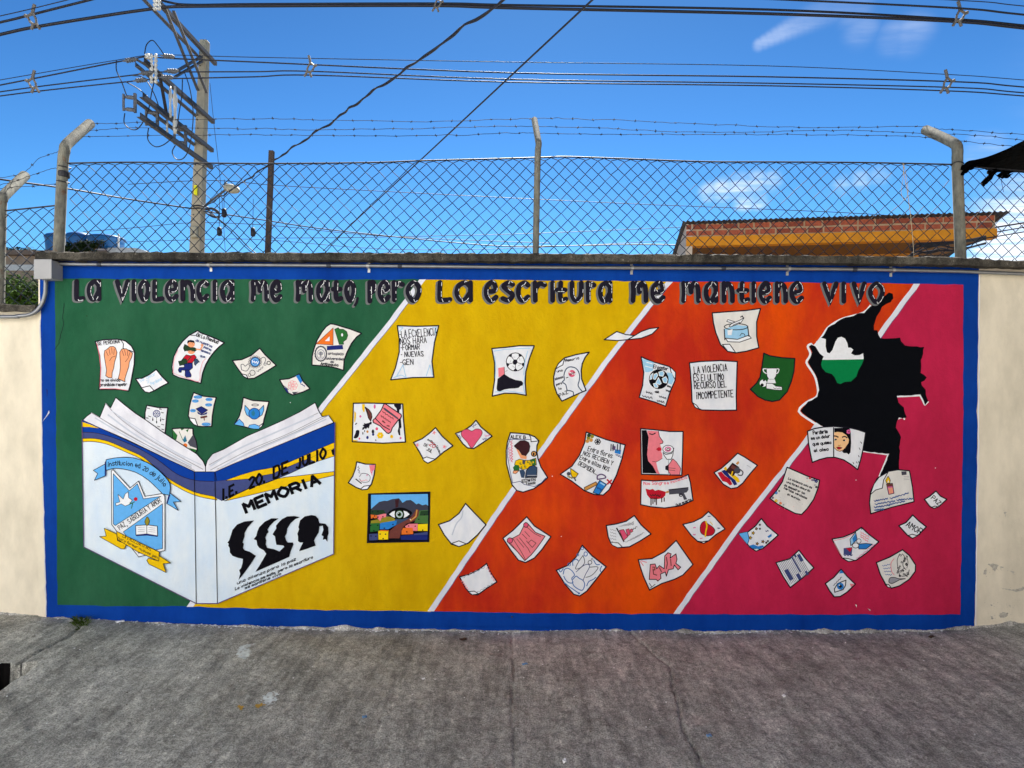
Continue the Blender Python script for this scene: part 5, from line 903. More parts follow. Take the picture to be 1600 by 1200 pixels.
def d(a):
    a.line([(690, 240), (695, 855)], 1.4, 'ink')
    for t_, p0, p1, h in (('Perderte', (270, 385), (570, 355), 72), ('es un dolor', (228, 495), (620, 445), 62), ('que quema', (260, 615), (640, 575), 62), ('el alma', (285, 750), (582, 715), 62)): a.text(t_, p0, p1, h, 1.15, 'ink')
    a.fill([(705, 250), (1020, 240), (1045, 330), (1055, 560), (1040, 760), (1000, 800), (970, 770), (940, 770), (900, 770), (870, 740), (940, 560), (705, 400)], 'black')
    a.fill([(705, 340), (770, 330), (870, 340), (960, 400), (1010, 490), (1000, 560), (930, 660), (880, 710), (820, 732), (760, 715), (705, 660)], 'face'); a.line([(705, 660), (760, 715), (820, 732), (880, 710)], .8, 'brown')
    a.line([(705, 415), (745, 420), (785, 440)], 2.0, 'dkbrown', True); a.line([(870, 440), (920, 425), (970, 450)], 2.0, 'dkbrown', True); a.circ(730, 488, 26, 'ink', 18); a.circ(910, 505, 28, 'ink', 18); a.circ(715, 480, 8, 'white', n=6); a.circ(935, 505, 9, 'white', n=6); a.shape([(750, 650), (800, 640), (865, 660), (820, 690), (780, 690)], 'red', .6, 'dkbrown'); a.line([(780, 605), (815, 615), (830, 600)], 1.0, 'tan')
    for k in range(5): an = k * 1.257; a.circ(1000 + 24 * math.cos(an), 325 + 28 * math.sin(an), 22, 'hot', n=8)
    a.circ(1005, 325, 16, 'brown', n=8)
    for p0, p1 in (((1250, 535), (1275, 570)), ((1220, 660), (1240, 700)), ((1205, 820), (1220, 850)), ((1090, 960), (1110, 1000)), ((1160, 950), (1180, 980)), ((1210, 940), (1215, 970)), ((1155, 1030), (1165, 1050))): a.line([p0, p1], .8, 'ink')
S(ZP, [(150, 315), (300, 260), (480, 230), (690, 215), (1010, 240), (1200, 285), (1360, 340), (1340, 480), (1300, 720), (1250, 930), (1195, 1115), (1060, 1010), (900, 910), (720, 860), (560, 865), (400, 905), (250, 965), (215, 800), (170, 560)], 'painted open booklet with a verse and a dark-haired girl\'s face', d)
# ---------------------------------------------------------------- chain-link fence on top of the wall
plain('galvanised', (150, 150, 146), .45, .55, var=.16, sc=40)
plain('post_steel', (114, 112, 100), .8, .0, var=.22, sc=26, bmp=.4)
plain('mesh_wire', (42, 48, 60), .7, .0, var=.15, spec=.1)
plain('dark_wire', (40, 40, 46), .6, .1); plain('barb', (52, 50, 52), .8, 0, spec=.1); plain('rust', (62, 52, 48), .9)
m, nt, b = nodes('post_steel')       # weathered galvanised pipe with rust bleeding through
cst = ramp(nt, noise(nt, 30, 6, .65, (1, 1, .35)), col((92, 92, 86)), col((132, 130, 118)), .35, .65)
cst = mixc(nt, cst, col((104, 70, 46)), nt_scale(nt, ramp(nt, noise(nt, 16, 6, .7), g(0), g(1), .58, .70), .75))
nt.links.new(cst, b.inputs['Base Color']); b.inputs['Roughness'].default_value = .8; b.inputs['Specular IOR Level'].default_value = .2; bump(nt, b, ((noise(nt, 160, 3), 1.0),), .004, .4); MATS['post_steel'] = m
FY = .12
fence = thing('chain_link_fence', W(800, 398, FY), 'chain-link fence with bent steel posts and barbed wire on top of the mural wall', 'fence')
TOP = [(90, 255), (107, 255), (212, 253.5), (400, 255.5), (575, 254), (662, 251), (800, 247.5), (850, 246), (887, 245), (975, 248), (1100, 252.5), (1200, 253), (1350, 254), (1490, 257)]
TOPR = [(1500, 259), (1560, 264), (1720, 276)]
def bent_post(base, pts, r, name='post'):
    mb = MB(); q = [W(*p) if len(p) == 3 else W(p[0], p[1], FY) for p in pts]; q = [q[0]] + smooth2(q[1:], 3)
    mb.tube(q, r, 'post_steel', 14); o = mb.build(name, fence, True); return q
bent_post(0, [(90, 412), (91.5, 395), (98, 262), (101, 236), (106, 224, .16), (141, 193, .43)], .0325)
bent_post(0, [(837, 412), (837, 398), (840, 250), (841.5, 228), (841, 220, .15), (835, 187, .38)], .0215)
bent_post(0, [(1502, 416), (1501, 402), (1496, 262), (1496, 234), (1489, 223, .16), (1446, 203, .43)], .0325)
bent_post(0, [(-2, 490), (-2, 470), (1, 330), (3, 312), (9, 303, .16), (39, 274, .40)], .033)
mb = MB(); mb.beam(W(418, 408, .26), W(424.5, 236, .26), .031, .031, 'rust'); mb.build('stake', fence)
def top_cable(seq, r=.0055):
    mb = MB(); q = [W(x, y, FY + .004) for x, y in seq]; mb.tube(smooth2(q, 5), r, 'dark_wire', 6); mb.build('tension_cable', fence)
top_cable(TOP); top_cable(TOPR); top_cable([(-60, 334), (0, 330), (88, 321)])
cw = 20.5 / F * (FY - CAM_Y); ch = 20.7 / F * (FY - CAM_Y)
def mesh_panel(Xa, Xb, topseq, Ybot, phase=0):
    xa, xb = W(Xa, 0, FY).x, W(Xb, 0, FY).x; n = int((xb - xa) / (cw / 2)); tx = [W(x, y, FY).x for x, y in topseq]; tz = [W(x, y, FY).z for x, y in topseq]
    zb = W(0, Ybot, FY).z; rr = random.Random(int(Xa))
    zref = 2.9
    for k in range(n):
        xl = xa + k * cw / 2; xr = xl + cw / 2; zt = float(np.interp((xl + xr) / 2, tx, tz)); pts = []; j = 0
        sag = (zt - zref) * .9
        j0 = math.floor((zb - zref - sag) / (ch / 2)); j1 = math.ceil((zt - zref - sag) / (ch / 2))
        for j in range(j0, j1 + 1):
            z = zref + sag + j * ch / 2
            right = (j + k) % 2 == 0; xo = xr if right else xl
            lean = .018 * math.sin(xl * 1.7) + .012 * math.sin(z * 5 + xl * 2.3)
            e = .0022 if right else -.0022
            if z > zt: z = zt - .002
            if z < zb: z = zb
            gx_ = xo + lean + rr.gauss(0, .0012) + (.0012 if right else -.0012); gz_ = z + rr.gauss(0, .0015)
            pts.append(Vector((gx_ - (.006 if right else -.006), FY + e * .4, gz_ + ch * .055))) if j > j0 else None
            pts.append(Vector((gx_, FY + e, gz_)))
            pts.append(Vector((gx_ - (.006 if right else -.006), FY + e * .4, gz_ - ch * .055))) if j > j0 else None
        # order from bottom to top, knuckle rounded by the two near points
        pts.sort(key=lambda p: p.z)
        mb = MB(); mb.tube(pts, .0027, 'mesh_wire', 4); mb.build('mesh_strand', fence)
mesh_panel(103, 1488, TOP, 401); mesh_panel(1504, 1640, TOPR, 418, 1); mesh_panel(-30, 86, [(-60, 334), (0, 330), (88, 321)], 478)
def barbed(seq, d, step=.142):
    mb = MB(); q = [W(x, y, d) for x, y in seq]; q = smooth2(q, 8); rr = random.Random(len(seq)); L = 0; nxt = .05
    q = [p + Vector((0, 0, rr.gauss(0, .0022))) for p in q]; mb.tube(q, .0019, 'barb', 4)
    for a_, b_ in zip(q[:-1], q[1:]):
        l = (b_ - a_).length
        while L + l > nxt:
            p = a_.lerp(b_, (nxt - L) / l)
            for k in range(2):
                v = Vector((rr.uniform(-.5, .5), rr.uniform(-1, 1), rr.uniform(-1, 1))).normalized() * .011; mb.tube([p - v, p + v], .0016, 'barb', 4)
            mb.tube([p - Vector((.008, 0, 0)), p + Vector((.008, 0, 0))], .0034, 'barb', 5); nxt += step * rr.uniform(.92, 1.08)
        L += l
    mb.build('barbed_wire', fence)
barbed([(141, 193), (200, 192), (275, 187), (400, 186), (500, 187), (650, 190), (770, 187), (835, 185), (880, 185), (975, 188), (1075, 193), (1200, 198), (1300, 199), (1440, 197), (1455, 200), (1500, 203.5), (1600, 210), (1680, 214)], .40)
barbed([(140, 204), (215, 200), (400, 201), (500, 203), (675, 200), (760, 198), (835, 197.5), (940, 200), (1010, 204), (1140, 207), (1250, 204), (1345, 204), (1450, 209), (1520, 211), (1600, 219), (1680, 225)], .33)
barbed([(128, 213.5), (300, 211), (400, 210.5), (530, 212), (700, 211), (800, 208), (840, 208), (940, 210), (1040, 210), (1200, 210), (1290, 211), (1400, 212), (1460, 216), (1575, 228), (1680, 238)], .27)
barbed([(112, 222), (88, 238), (62, 247), (36, 270), (0, 278), (-40, 284)], .30); barbed([(102, 262), (80, 264), (52, 273), (20, 284), (-40, 300)], .2); barbed([(98, 287), (60, 290), (20, 293), (-40, 298)], .16)
mb = MB()
for X, Y in ((101, 262), (98.5, 285), (1496, 256)):
    c_ = W(X, Y, FY); mb.tube([c_ + Vector((.036 * math.cos(t), .036 * math.sin(t), .004 * math.sin(t * 2))) for t in np.linspace(0, 6.28, 16)], .003, 'dark_wire', 4)
mb.build('tie_wire', fence); mb = MB()
c_ = W(99.5, 273, FY); mb.lathe(c_ - Vector((0, 0, .018)), [(.034, 0), (.036, .008), (.036, .03), (.034, .038)], 'dark_wire', 14); mb.build('band', fence)

st_ = thing('string', W(1420, 262, .09), 'thin frayed pale string knotted to the fence near the right post', 'string'); plain('twine', (178, 160, 132), .9)
mb = MB(); mb.tube(smooth2([W(*p) for p in ((1411, 255, .1), (1413, 275, .10), (1417, 295, .1), (1422, 330, .1), (1425, 360, .1), (1427, 385, .1), (1428, 402, .1))], 4), .0021, 'twine', 5); mb.tube(smooth2([W(*p) for p in ((1413, 256, .1), (1410, 285, .1), (1408, 300, .1), (1413, 312, .1), (1419, 300, .1), (1416, 275, .1), (1412, 256, .1))], 4), .0014, 'twine', 5); mb.build('cord', st_)

# ---------------------------------------------------------------- electrical conduit and junction box
plain('conduit_steel', (128, 130, 134), .36, .7, var=.12, sc=30, bmp=.1); plain('box_steel', (150, 150, 152), .5, .15, var=.06, sc=8, bmp=.1); plain('clamp_zinc', (164, 165, 166), .35, .6); plain('coupling_dark', (54, 58, 70), .5, .3)
CY = -.030
cd = thing('electrical_conduit', W(600, 415, CY), 'thin galvanised conduit pipe running under the coping and bending down at the left', 'conduit')
cseq = [(82, 412.5), (200, 413.4), (400, 414), (625, 415.8), (800, 417.5), (1000, 418.6), (1200, 419.6), (1350, 421), (1500, 424), (1600, 428), (2300, 440)]
def cpt(X): return W(X, float(np.interp(X, [a_ for a_, b_ in cseq], [b_ for a_, b_ in cseq])), CY)
mb = MB(); mb.tube([cpt(X) for X in (82, 200, 300, 400, 500, 625, 700, 800, 900, 1000, 1100, 1200, 1275, 1350, 1420, 1500, 1550, 1600, 1900, 2300)], .0117, 'conduit_steel', 12); mb.build('pipe', cd, True)
mb = MB(); mb.tube(smooth2([W(*p) for p in ((71.5, 432, -.02), (71.5, 448, -.022), (70.5, 460, -.024), (66, 474, -.026), (57, 486, -.028), (45, 492, -.028), (25, 494, -.028), (0, 495, -.028), (-300, 496, -.028))], 5), .0125, 'conduit_steel', 12); mb.build('pipe', cd, True)
for X in (156, 514, 625, 1130, 1335):
    mb = MB(); p = cpt(X); t = (cpt(X + 4) - cpt(X - 4)).normalized(); mb.tube([p - t * .014, p - t * .012, p + t * .012, p + t * .014], [.0135, .0150, .0150, .0135], 'coupling_dark', 12); mb.build('coupling', cd, True)
for X in (326.5, 575, 988, 1233, 1396):
    mb = MB(); p = cpt(X); q = [Vector((p.x, -.0035, p.z + .036)), Vector((p.x, -.0035, p.z + .015))] + [Vector((p.x, CY + .0135 * -math.sin(t) - .001, p.z + .0142 * math.cos(t))) for t in np.linspace(.35, math.pi - .35, 9)] + [Vector((p.x, -.0035, p.z - .015)), Vector((p.x, -.0035, p.z - .038))]
    vs = [v + Vector((u, 0, 0)) for v in q for u in (-.008, .008)]; vs += [Vector((v.x, v.y + .002, v.z)) for v in vs]; m_ = len(q) * 2
    fs = [(2 * k, 2 * k + 1, 2 * k + 3, 2 * k + 2) for k in range(len(q) - 1)] + [(m_ + 2 * k, m_ + 2 * k + 2, m_ + 2 * k + 3, m_ + 2 * k + 1) for k in range(len(q) - 1)] + [(2 * k + e, 2 * k + 2 + e, m_ + 2 * k + 2 + e, m_ + 2 * k + e) for k in range(len(q) - 1) for e in (0, 1)]
    mb.add(vs, fs, 'clamp_zinc'); clo = mb.build('clamp', cd)
    for s_ in (1, -1):
        mb = MB(); mb.lathe((p.x, -.004, p.z + s_ * .028), [(.0085, 0), (.008, .004), (.004, .006)], 'clamp_zinc', 8, Vector((0, -1, 0))); mb.build('screw', clo)
jb = thing('junction_box', W(68, 434, -.1), 'square grey steel junction box at the top left corner of the mural', 'box')
mb = MB(); p0, p1 = W(54, 435, -.105), W(80, 406, -.105); mb.box((p0.x, -.1, p0.z), (p1.x, .0 - .002, p1.z), 'box_steel'); o = mb.build('case', jb)
mb = MB(); mb.box((p0.x - .004, -.108, p0.z - .004), (p1.x + .004, -.1005, p1.z + .004), 'box_steel'); lid = mb.build('cover', jb)
for o_ in (o, lid): bv = o_.modifiers.new('b', 'BEVEL'); bv.width = .003; bv.segments = 2
mb = MB()
for z in (p1.z - .005, p0.z + .006): mb.lathe(((p0.x + p1.x) / 2, -.108, z), [(.006, 0), (.006, .0025), (.004, .004)], 'coupling_dark', 8, Vector((0, -1, 0)))
mb.build('screw', lid)

# ---- utility pole with its crossarms and gear
plain('pole_concrete', (168, 158, 138), .85, var=.18, sc=6); plain('arm_steel', (44, 44, 52), .6, .1); plain('arm_zinc', (88, 90, 96), .6, .2); plain('porcelain', (206, 204, 198), .35, var=.08); plain('polymer', (96, 98, 104), .5); plain('tag_yellow', (236, 226, 10), .5, var=.03); plain('meter_box', (166, 160, 140), .6)
PX, PY = -6.2, 8.4
pole = thing('utility_pole', (W(307, 600, PY).x, PY, -.4), 'tall concrete utility pole with steel crossarms behind the fence at left', 'utility pole')
mb = MB(); tp, bt = W(320, 64, PY), W(307.5, 400, PY); dv = (tp - bt); base = bt - dv * (bt.z + .4) / dv.z
def rect_loft(mb, a_, b_, wa, wb, mat):
    vs = [p + Vector((i * w / 2, j * w / 2, 0)) for p, w in ((a_, wa), (b_, wb)) for i, j in ((-1, -1), (1, -1), (1, 1), (-1, 1))]
    mb.add(vs, [(0, 3, 2, 1), (4, 5, 6, 7), (0, 1, 5, 4), (1, 2, 6, 5), (2, 3, 7, 6), (3, 0, 4, 7)], mat)
rect_loft(mb, base, tp, .29, .155, 'pole_concrete'); o = mb.build('shaft', pole); bv = o.modifiers.new('b', 'BEVEL'); bv.width = .025; bv.segments = 2
def polex(z): return (base + dv * ((z - base.z) / dv.z)).x
for k in range(14):
    z = 5.0 + k * .25; mb = MB(); mb.lathe((polex(z) - .03, PY - .13 + k * .0035, z), [(.012, 0), (.012, .012)], 'dark_wire', 6, Vector((0, -1, 0)))
    if k % 2 == 0: mb.build('bolt_hole', pole)
arms = {}
for nm, z, ln in (('A', 8.23, 2.5), ('B', 7.03, 2.15), ('C', 6.44, 2.15), ('D', 6.09, 2.2)):
    x = polex(z); arms[nm] = (x, z)
    for s_, m_ in ((.12, 'arm_steel'), (-.12, 'arm_zinc')):
        if nm == 'D' and s_ < 0: continue
        y_far, y_near = PY + .28 if s_ > 0 else PY - .02, PY - ln + (.15 if s_ < 0 else 0)
        mb = MB(); mb.beam((x + s_, y_far, z), (x + s_, y_near, z), .012, .075, m_); mb.beam((x + s_ - .03 * (1 if s_ > 0 else -1), y_far, z - .036), (x + s_ - .03 * (1 if s_ > 0 else -1), y_near, z - .036), .06, .010, 'arm_zinc'); mb.build('crossarm', pole)
def bar(a_, b_, w=.045, m='arm_zinc', nm='brace'): mb = MB(); mb.beam(a_, b_, w, w * .45, m); mb.build(nm, pole)
bar(W(256, 8, PY - 1.75), W(309, 141, PY - .1), .05); bar(W(271, 17, PY - 1.65), W(323, 145, PY - .1), .05)
bar(W(314, 89, PY - .1), W(271, 114, PY - 1.0), .07); bar(W(315, 96, PY - .1), W(274, 120, PY - 1.0), .06)
bar(W(249, 114, PY - 1.7), W(262, 187, PY - 1.2), .05, 'arm_steel'); bar(W(212, 92, PY - 2.1), W(238, 108, PY - 1.9), .045); bar(W(222, 152, PY - 2.1), W(262, 186, PY - 1.4), .045)
def insul(X, Y0, Y1, d, w, n=5, mat='porcelain', nm='insulator'):
    mb = MB(); a_, b_ = W(X, Y1, d), W(X, Y0, d); h = b_.z - a_.z; r = w / F * (d - CAM_Y) / 2; pr = []
    for k in range(n): pr += [(r * .62, h * k / n), (r, h * (k + .25) / n), (r, h * (k + .45) / n), (r * .62, h * (k + .7) / n)]
    pr.append((r * .5, h)); mb.lathe(a_, pr, mat, 10); mb.build(nm, pole, True)
for X in (242, 248.5): insul(X, -14, 16, PY - 2.0, 6)
for X in (236.5, 243.5): insul(X, 84, 130, PY - 1.95, 5.5, 7)
insul(266, 134, 184, PY - 1.35, 5, 2); insul(273.5, 134, 209, PY - 1.3, 6.5, 2); insul(261, 184, 210, PY - 1.1, 4, 2)
insul(231, 84, 92, PY - 2.1, 9, 2, 'porcelain')
for X, Y0, Y1, d in ((196, 149, 176, PY - 2.12), (231, 173, 199, PY - 1.55), (275, 199, 228, PY - .75)):   # fuse cut-outs
    mb = MB(); a_ = W(X, Y0, d); b_ = W(X + 15, Y1, d); s_ = (d - CAM_Y) / F
    mb.beam((b_.x, d, a_.z + 3 * s_), (b_.x, d, b_.z), 3.6 * s_, 3.6 * s_, 'arm_zinc'); mb.beam((a_.x, d - .05, a_.z), (a_.x, d - .05, b_.z + 1 * s_), 2.6 * s_, 2.6 * s_, 'polymer')
    for z in (a_.z - 4 * s_, b_.z + 4 * s_): mb.tube([(a_.x - 1 * s_, d - .03, z), (a_.x + 4 * s_, d - .03, z), (a_.x + 5 * s_, d - .03, z), (a_.x + 12 * s_, d - .01, z), (b_.x, d, z)], [2.0 * s_, 2.4 * s_, 3.2 * s_, 3.2 * s_, 2.2 * s_], 'polymer', 8)
    mb.build('fuse_cutout', pole)
for X, Y, d, a_ in ((203, 94, PY - 2.1, -.16), (228, 114, PY - 2.05, -.12), (219, 125.5, PY - 2.05, -.1), (268, 111, PY - 1.9, 0), (260, 121, PY - 1.9, 0), (262, 88, PY - 2.0, .1)):
    mb = MB(); c_ = W(X, Y, d); t = Vector((1, 0, -a_)).normalized(); pr = []
    mb.tube([c_ - t * .12, c_ - t * .075] + [c_ + t * (-.07 + .02 * k) for k in range(8)] + [c_ + t * .12], [.012, .014] + [.042 if k % 2 else .028 for k in range(8)] + [.012], 'polymer', 8); mb.build('tension_insulator', pole)
for q in ([(182, 95), (182, 110), (190, 128), (198, 150)], [(195, 177), (194, 192), (203, 201), (214, 202), (224, 190), (232, 172), (238, 140), (246, 110)], [(232, 200), (231, 218), (242, 229), (256, 226), (272, 213)], [(274, 227), (269, 238), (276, 249), (288, 246), (297, 226), (302, 180), (297, 140), (288, 112)], [(226, 84), (229, 70), (238, 63), (247, 72), (256, 85)], [(285, 124), (284, 150), (280, 175), (277, 200)], [(207, 118), (225, 122), (240, 145), (250, 172)], [(197, 128), (215, 138), (230, 150)]):
    mb = MB(); mb.tube(smooth2([W(x, y, PY - 1.9 + .004 * (x - 190)) for x, y in q], 5), .009, 'dark_wire', 5); mb.build('jumper_wire', pole)
mb = MB(); c_ = W(305.5, 297, PY - .17); mb.box((c_.x - .035, c_.y, c_.z - .10), (c_.x + .03, c_.y + .02, c_.z + .10), 'tag_yellow'); mb.build('number_plate', pole)
mb = MB(); c_ = W(302, 362, PY - .2); mb.box((c_.x - .075, c_.y, c_.z - .11), (c_.x + .06, c_.y + .1, c_.z + .11), 'meter_box'); mb.box((c_.x - .05, c_.y - .04, c_.z - .06), (c_.x + .0, c_.y - .001, c_.z + .02), 'meter_box'); o = mb.build('meter_case', pole); bv = o.modifiers.new('b', 'BEVEL'); bv.width = .012
mb = MB()
for Y in (322, 326): c_ = W(310, Y, PY - .1); mb.tube([c_ + Vector((.15 * math.cos(t), .1 + .15 * math.sin(t), 0)) for t in np.linspace(0, 6.28, 14)], .014, 'dark_wire', 5)
mb.build('strap', pole)
lamp = thing('street_lamp', W(322, 318, PY - .15), 'small grey street lamp on a thin arm beside the utility pole', 'street lamp')
mb = MB(); mb.tube([W(320, 322, PY - .15), W(337, 308, PY - .3), W(352, 297, PY - .4)], .022, 'arm_zinc', 8); mb.build('arm', lamp, True)
mb = MB(); h0, h1 = W(350, 292, PY - .4), W(374, 298, PY - .45); t = (h1 - h0); mb.tube([h0 + t * u for u in (0, .08, .3, .6, .9, 1)], [.03, .055, .085, .09, .06, .02], 'meter_box', 10); mb.build('head', lamp, True)
mb = MB(); c_ = W(353, 288.5, PY - .4); mb.lathe(c_ - Vector((0, 0, .02)), [(.03, 0), (.03, .05), (.02, .065)], 'polymer', 8); mb.build('photocell', lamp)
# ---------------------------------------------------------------- overhead cables and their spacers
plain('cable_black', (34, 34, 44), .55, var=.1)
def cable(seq, d, r, label, group=None):
    q = smooth2([W(p[0], p[1], p[2] if len(p) > 2 else d) for p in seq], 6); mb = MB(); mb.tube(q, r, 'cable_black', 6)
    o = mb.build('cable', None, True); tag(o, label, 'cable', group or 'overhead cables')
DU, DT = 6.6, 6.5
cable([(-200, 102), (0, 54), (62, 41), (180, 22), (237, 14), (262, 11), (300, 10), (400, 9.3), (675, 8.8), (800, 12.5), (1200, 21.5), (1482, 33), (1600, 44), (1900, 78)], DU, .027, 'thickest black cable, lower of the two along the top edge')
cable([(-200, 80), (0, 35), (41, 25), (140, 0), (200, -14), (262, 3), (300, 7.5), (400, 6.5), (687, 5.5), (800, 8), (1200, 15), (1482, 29.5), (1600, 40), (1900, 74)], DU + .12, .021, 'black cable just above the thickest one near the top edge')
cable([(300, -24), (700, -18), (1000, -9), (1237, 0), (1500, 13), (1600, 23), (1900, 52)], DU - .1, .017, 'black cable cutting the top edge right of the middle')
cable([(1000, -22), (1487, 0), (1600, 9.5), (1900, 38)], DU - .2, .008, 'thin cable in the top right corner')
cable([(-200, 66), (0, 25), (105, 0), (180, -18)], DU - .2, .008, 'thin cable in the top left corner')
cable([(-200, 160), (0, 125), (182, 94), (250, 86), (400, 89.5), (800, 97), (1200, 103), (1475, 116), (1600, 125), (1900, 150)], DT + .3, .007, 'thin topmost wire of the middle bundle')
cable([(-200, 170), (0, 133), (182, 97), (205, 93), (232, 88), (262, 91), (400, 97), (800, 114), (1200, 120), (1500, 128), (1600, 136), (1900, 160)], DT, .0125, 'second wire from the top of the middle bundle')
cable([(-200, 178), (0, 143.5), (210, 117), (240, 113), (270, 112.5), (400, 112), (490, 111.5), (800, 124), (1200, 130), (1500, 137), (1600, 145), (1900, 168)], DT + .15, .0115, 'third wire from the top of the middle bundle')
cable([(-200, 184), (0, 150), (215, 126), (250, 123), (285, 122.5), (400, 120), (490, 117.5), (800, 128.5), (1200, 134), (1480, 142), (1600, 150), (1900, 174)], DT + .05, .0115, 'lowest wire of the middle bundle')
# twisted service cable running from the pole over the fence to this side of the street
def line3(a_, b_, r, label, wig=0, sag=.1, rend=None):
    mb = MB(); n = 60; q = []; rr = random.Random(4)
    for k in range(n + 1):
        t = k / n; p = a_.lerp(b_, t) - Vector((0, 0, 4 * sag * t * (1 - t))); p += Vector((rr.gauss(0, wig), 0, rr.gauss(0, wig))); q.append(p)
    mb.tube(smooth2(q, 3), r, 'cable_black', 6)
    if wig:
        q2 = [p + Vector((.014 * math.cos(k * 1.3), 0, .014 * math.sin(k * 1.3))) for k, p in enumerate(q)]; mb.tube(smooth2(q2, 3), r * .7, 'cable_black', 5)
    o = mb.build('service_cable', None, True); tag(o, label, 'cable', 'service cables over the wall')
line3(W(322, 322, PY - .15), W(800, -10, .7), .0095, 'twisted service cable from the pole to the upper middle of the sky', .007, .03)
line3(W(505, 392, 9.0), W(935, -9, .8), .0085, 'straight service cable right of the twisted one', .0, .0)
cable([(-100, 262), (0, 280, 5), (107, 295, 6), (200, 311, 7.2), (300, 326, PY - .2)], 4.5, .014, 'black cable sloping to the pole behind the left fence post')
cable([(318, 330, PY - .1), (400, 342, 9), (500, 357, 9.5), (617, 370, 10), (720, 380, 10), (800, 385, 10), (900, 384, 10), (1000, 382, 9), (1200, 385, 7), (1350, 375, 6), (1490, 364, 5.5), (1620, 345, 5)], 9, .012, 'cable sagging low behind the fence from the pole to the house')
cable([(200, 288), (330, 282), (437, 290), (600, 299), (800, 309.5), (1000, 319), (1200, 327), (1350, 334), (1500, 345)], 16, .011, 'faint far wire crossing the middle of the fence')
cable([(420, 372), (560, 371), (700, 368), (800, 366), (950, 360), (1062, 355), (1150, 352)], 18, .011, 'faint far wire rising to the house roof')
cable([(130, 362), (220, 355), (305, 348), (420, 352), (560, 366), (700, 374), (860, 380)], 20, .012, 'faint far wire crossing behind the pole')
cable([(150, 380), (260, 376), (400, 374), (600, 389), (800, 388), (1045, 376)], 22, .011, 'lowest faint far wire just above the coping')
cable([(324, 330, PY - .1), (345, 345, 9), (365, 362, 9.5), (385, 383, 10), (400, 396, 10)], 9, .012, 'short drop cable slanting down from the pole')
cable([(328, 130), (335, 200), (345, 290), (352, 392)], PY + .6, .005, 'thin stay wire right of the pole')
cable([(1505, 372, 5.2), (1560, 362, 5), (1660, 345, 4.8)], 5, .008, 'short wire at the right edge below the awning')
cable([(1460, 384, 5.2), (1530, 374, 5), (1660, 352, 4.8)], 5, .008, 'short wire at the right edge, lower of the two')
coil = thing('cable_coil', W(336, 334, PY - .3), 'coil of spare black cable hung right of the utility pole', 'cable'); mb = MB()
for k in range(3): mb.tube(smooth2([W(322, 326 + k, PY - .25), W(332, 325 + k, PY - .3), W(342, 331 + k * 2, PY - .32), W(341, 338 + k, PY - .32), W(332, 337 + k, PY - .3), W(322, 333, PY - .25)], 4), .012, 'cable_black', 6)
mb.build('loops', coil)
for X, Y, lab in ((350, 334, 'black splice case hanging just right of the pole'), (342.5, 363, 'small black splice case low right of the pole'), (395, 364, 'black splice case left of the thin stake')):
    mb = MB(); c_ = W(X, Y, PY + .2); mb.tube([c_ + Vector((0, 0, .11)), c_ + Vector((0, 0, .09)), c_ + Vector((.01, 0, 0)), c_ - Vector((0, 0, .06)), c_ - Vector((0, 0, .075))], [.02, .045, .055, .045, .02], 'cable_black', 8); mb.tube([c_ + Vector((0, 0, .1)), c_ + Vector((.01, 0, .7))], .006, 'cable_black', 4)
    tag(mb.build('splice_case', None, True), lab, 'splice case', 'splice cases beside the pole')
plain('spacer_grey', (120, 112, 104), .6)
def spacer(X, Y, d, k, label, flip=1):
    s_ = (d - CAM_Y) / F * k; mb = MB(); P = lambda u, v: W(X, Y, d) + Vector((u * s_ * flip, 0, -v * s_))
    for q, r in (([(-2, -20), (0, -13), (1, -7)], 2.4), ([(1, -7), (9, -1), (5, 7), (0, 11)], 2.0), ([(1, -7), (-4, 2), (-5, 10)], 1.8), ([(-5, 10), (0, 11)], 1.8), ([(-5, 10), (-10, 18)], 2.2), ([(0, 11), (3, 19)], 2.2), ([(9, -1), (13, -3)], 2.6)):
        mb.tube([P(*p) for p in q], r * s_, 'spacer_grey', 6)
    o = mb.build('cable_spacer'); tag(o, label, 'cable spacer', 'cable spacers on the overhead lines')
spacer(52, 27, DU - .03, 1.0, 'grey cable spacer at the top left on the upper cables', -1); spacer(52, 128, DT - .03, .9, 'grey cable spacer at the left on the middle bundle', -1)
spacer(484, 104, DT - .03, .85, 'grey cable spacer on the middle bundle right of the pole'); spacer(683, 4, DU - .03, .75, 'cable spacer cut by the top edge above the fence middle')
spacer(1499, 22, DU - .03, 1.0, 'grey cable spacer in the top right corner'); spacer(1479, 128, DT - .03, .95, 'grey cable spacer at the right on the middle bundle')

# ---------------------------------------------------------------- house behind the wall at right
plain('brick_red', (162, 84, 60), .9, var=.3, sc=30); plain('brick_dark', (136, 68, 50), .9, var=.3, sc=30); plain('mortar', (176, 152, 124), .9); plain('ochre', (208, 138, 28), .8, var=.16, sc=6); plain('house_wall', (180, 120, 40), .8); plain('grey_render', (190, 178, 168), .9); plain('soffit', (120, 84, 44), .8); plain('roof_sheet', (60, 56, 60), .7); plain('tarp_blue', (24, 60, 150), .6)
hA, hB = Vector((2.70, 5.53, 0)), Vector((7.08, 5.0, 0)); hu = (hB - hA).normalized(); hn = Vector((-hu.y, hu.x, 0)); HL = (hB - hA).length
house = thing('house', (hA + hB) / 2 + Vector((0, 0, -.4)), 'house with a brick parapet and ochre band behind the fence at right', 'house')
MH = Matrix((( hu.x, hn.x, 0, hA.x), (hu.y, hn.y, 0, hA.y), (0, 0, 1, 0), (0, 0, 0, 1)))
ZT = 4.10; ZB1 = 3.90; ZO = 3.755
mb = MB(); mb.box((0, .006, ZB1), (HL, .12, ZT), 'mortar', MH); mb.build('parapet', house)
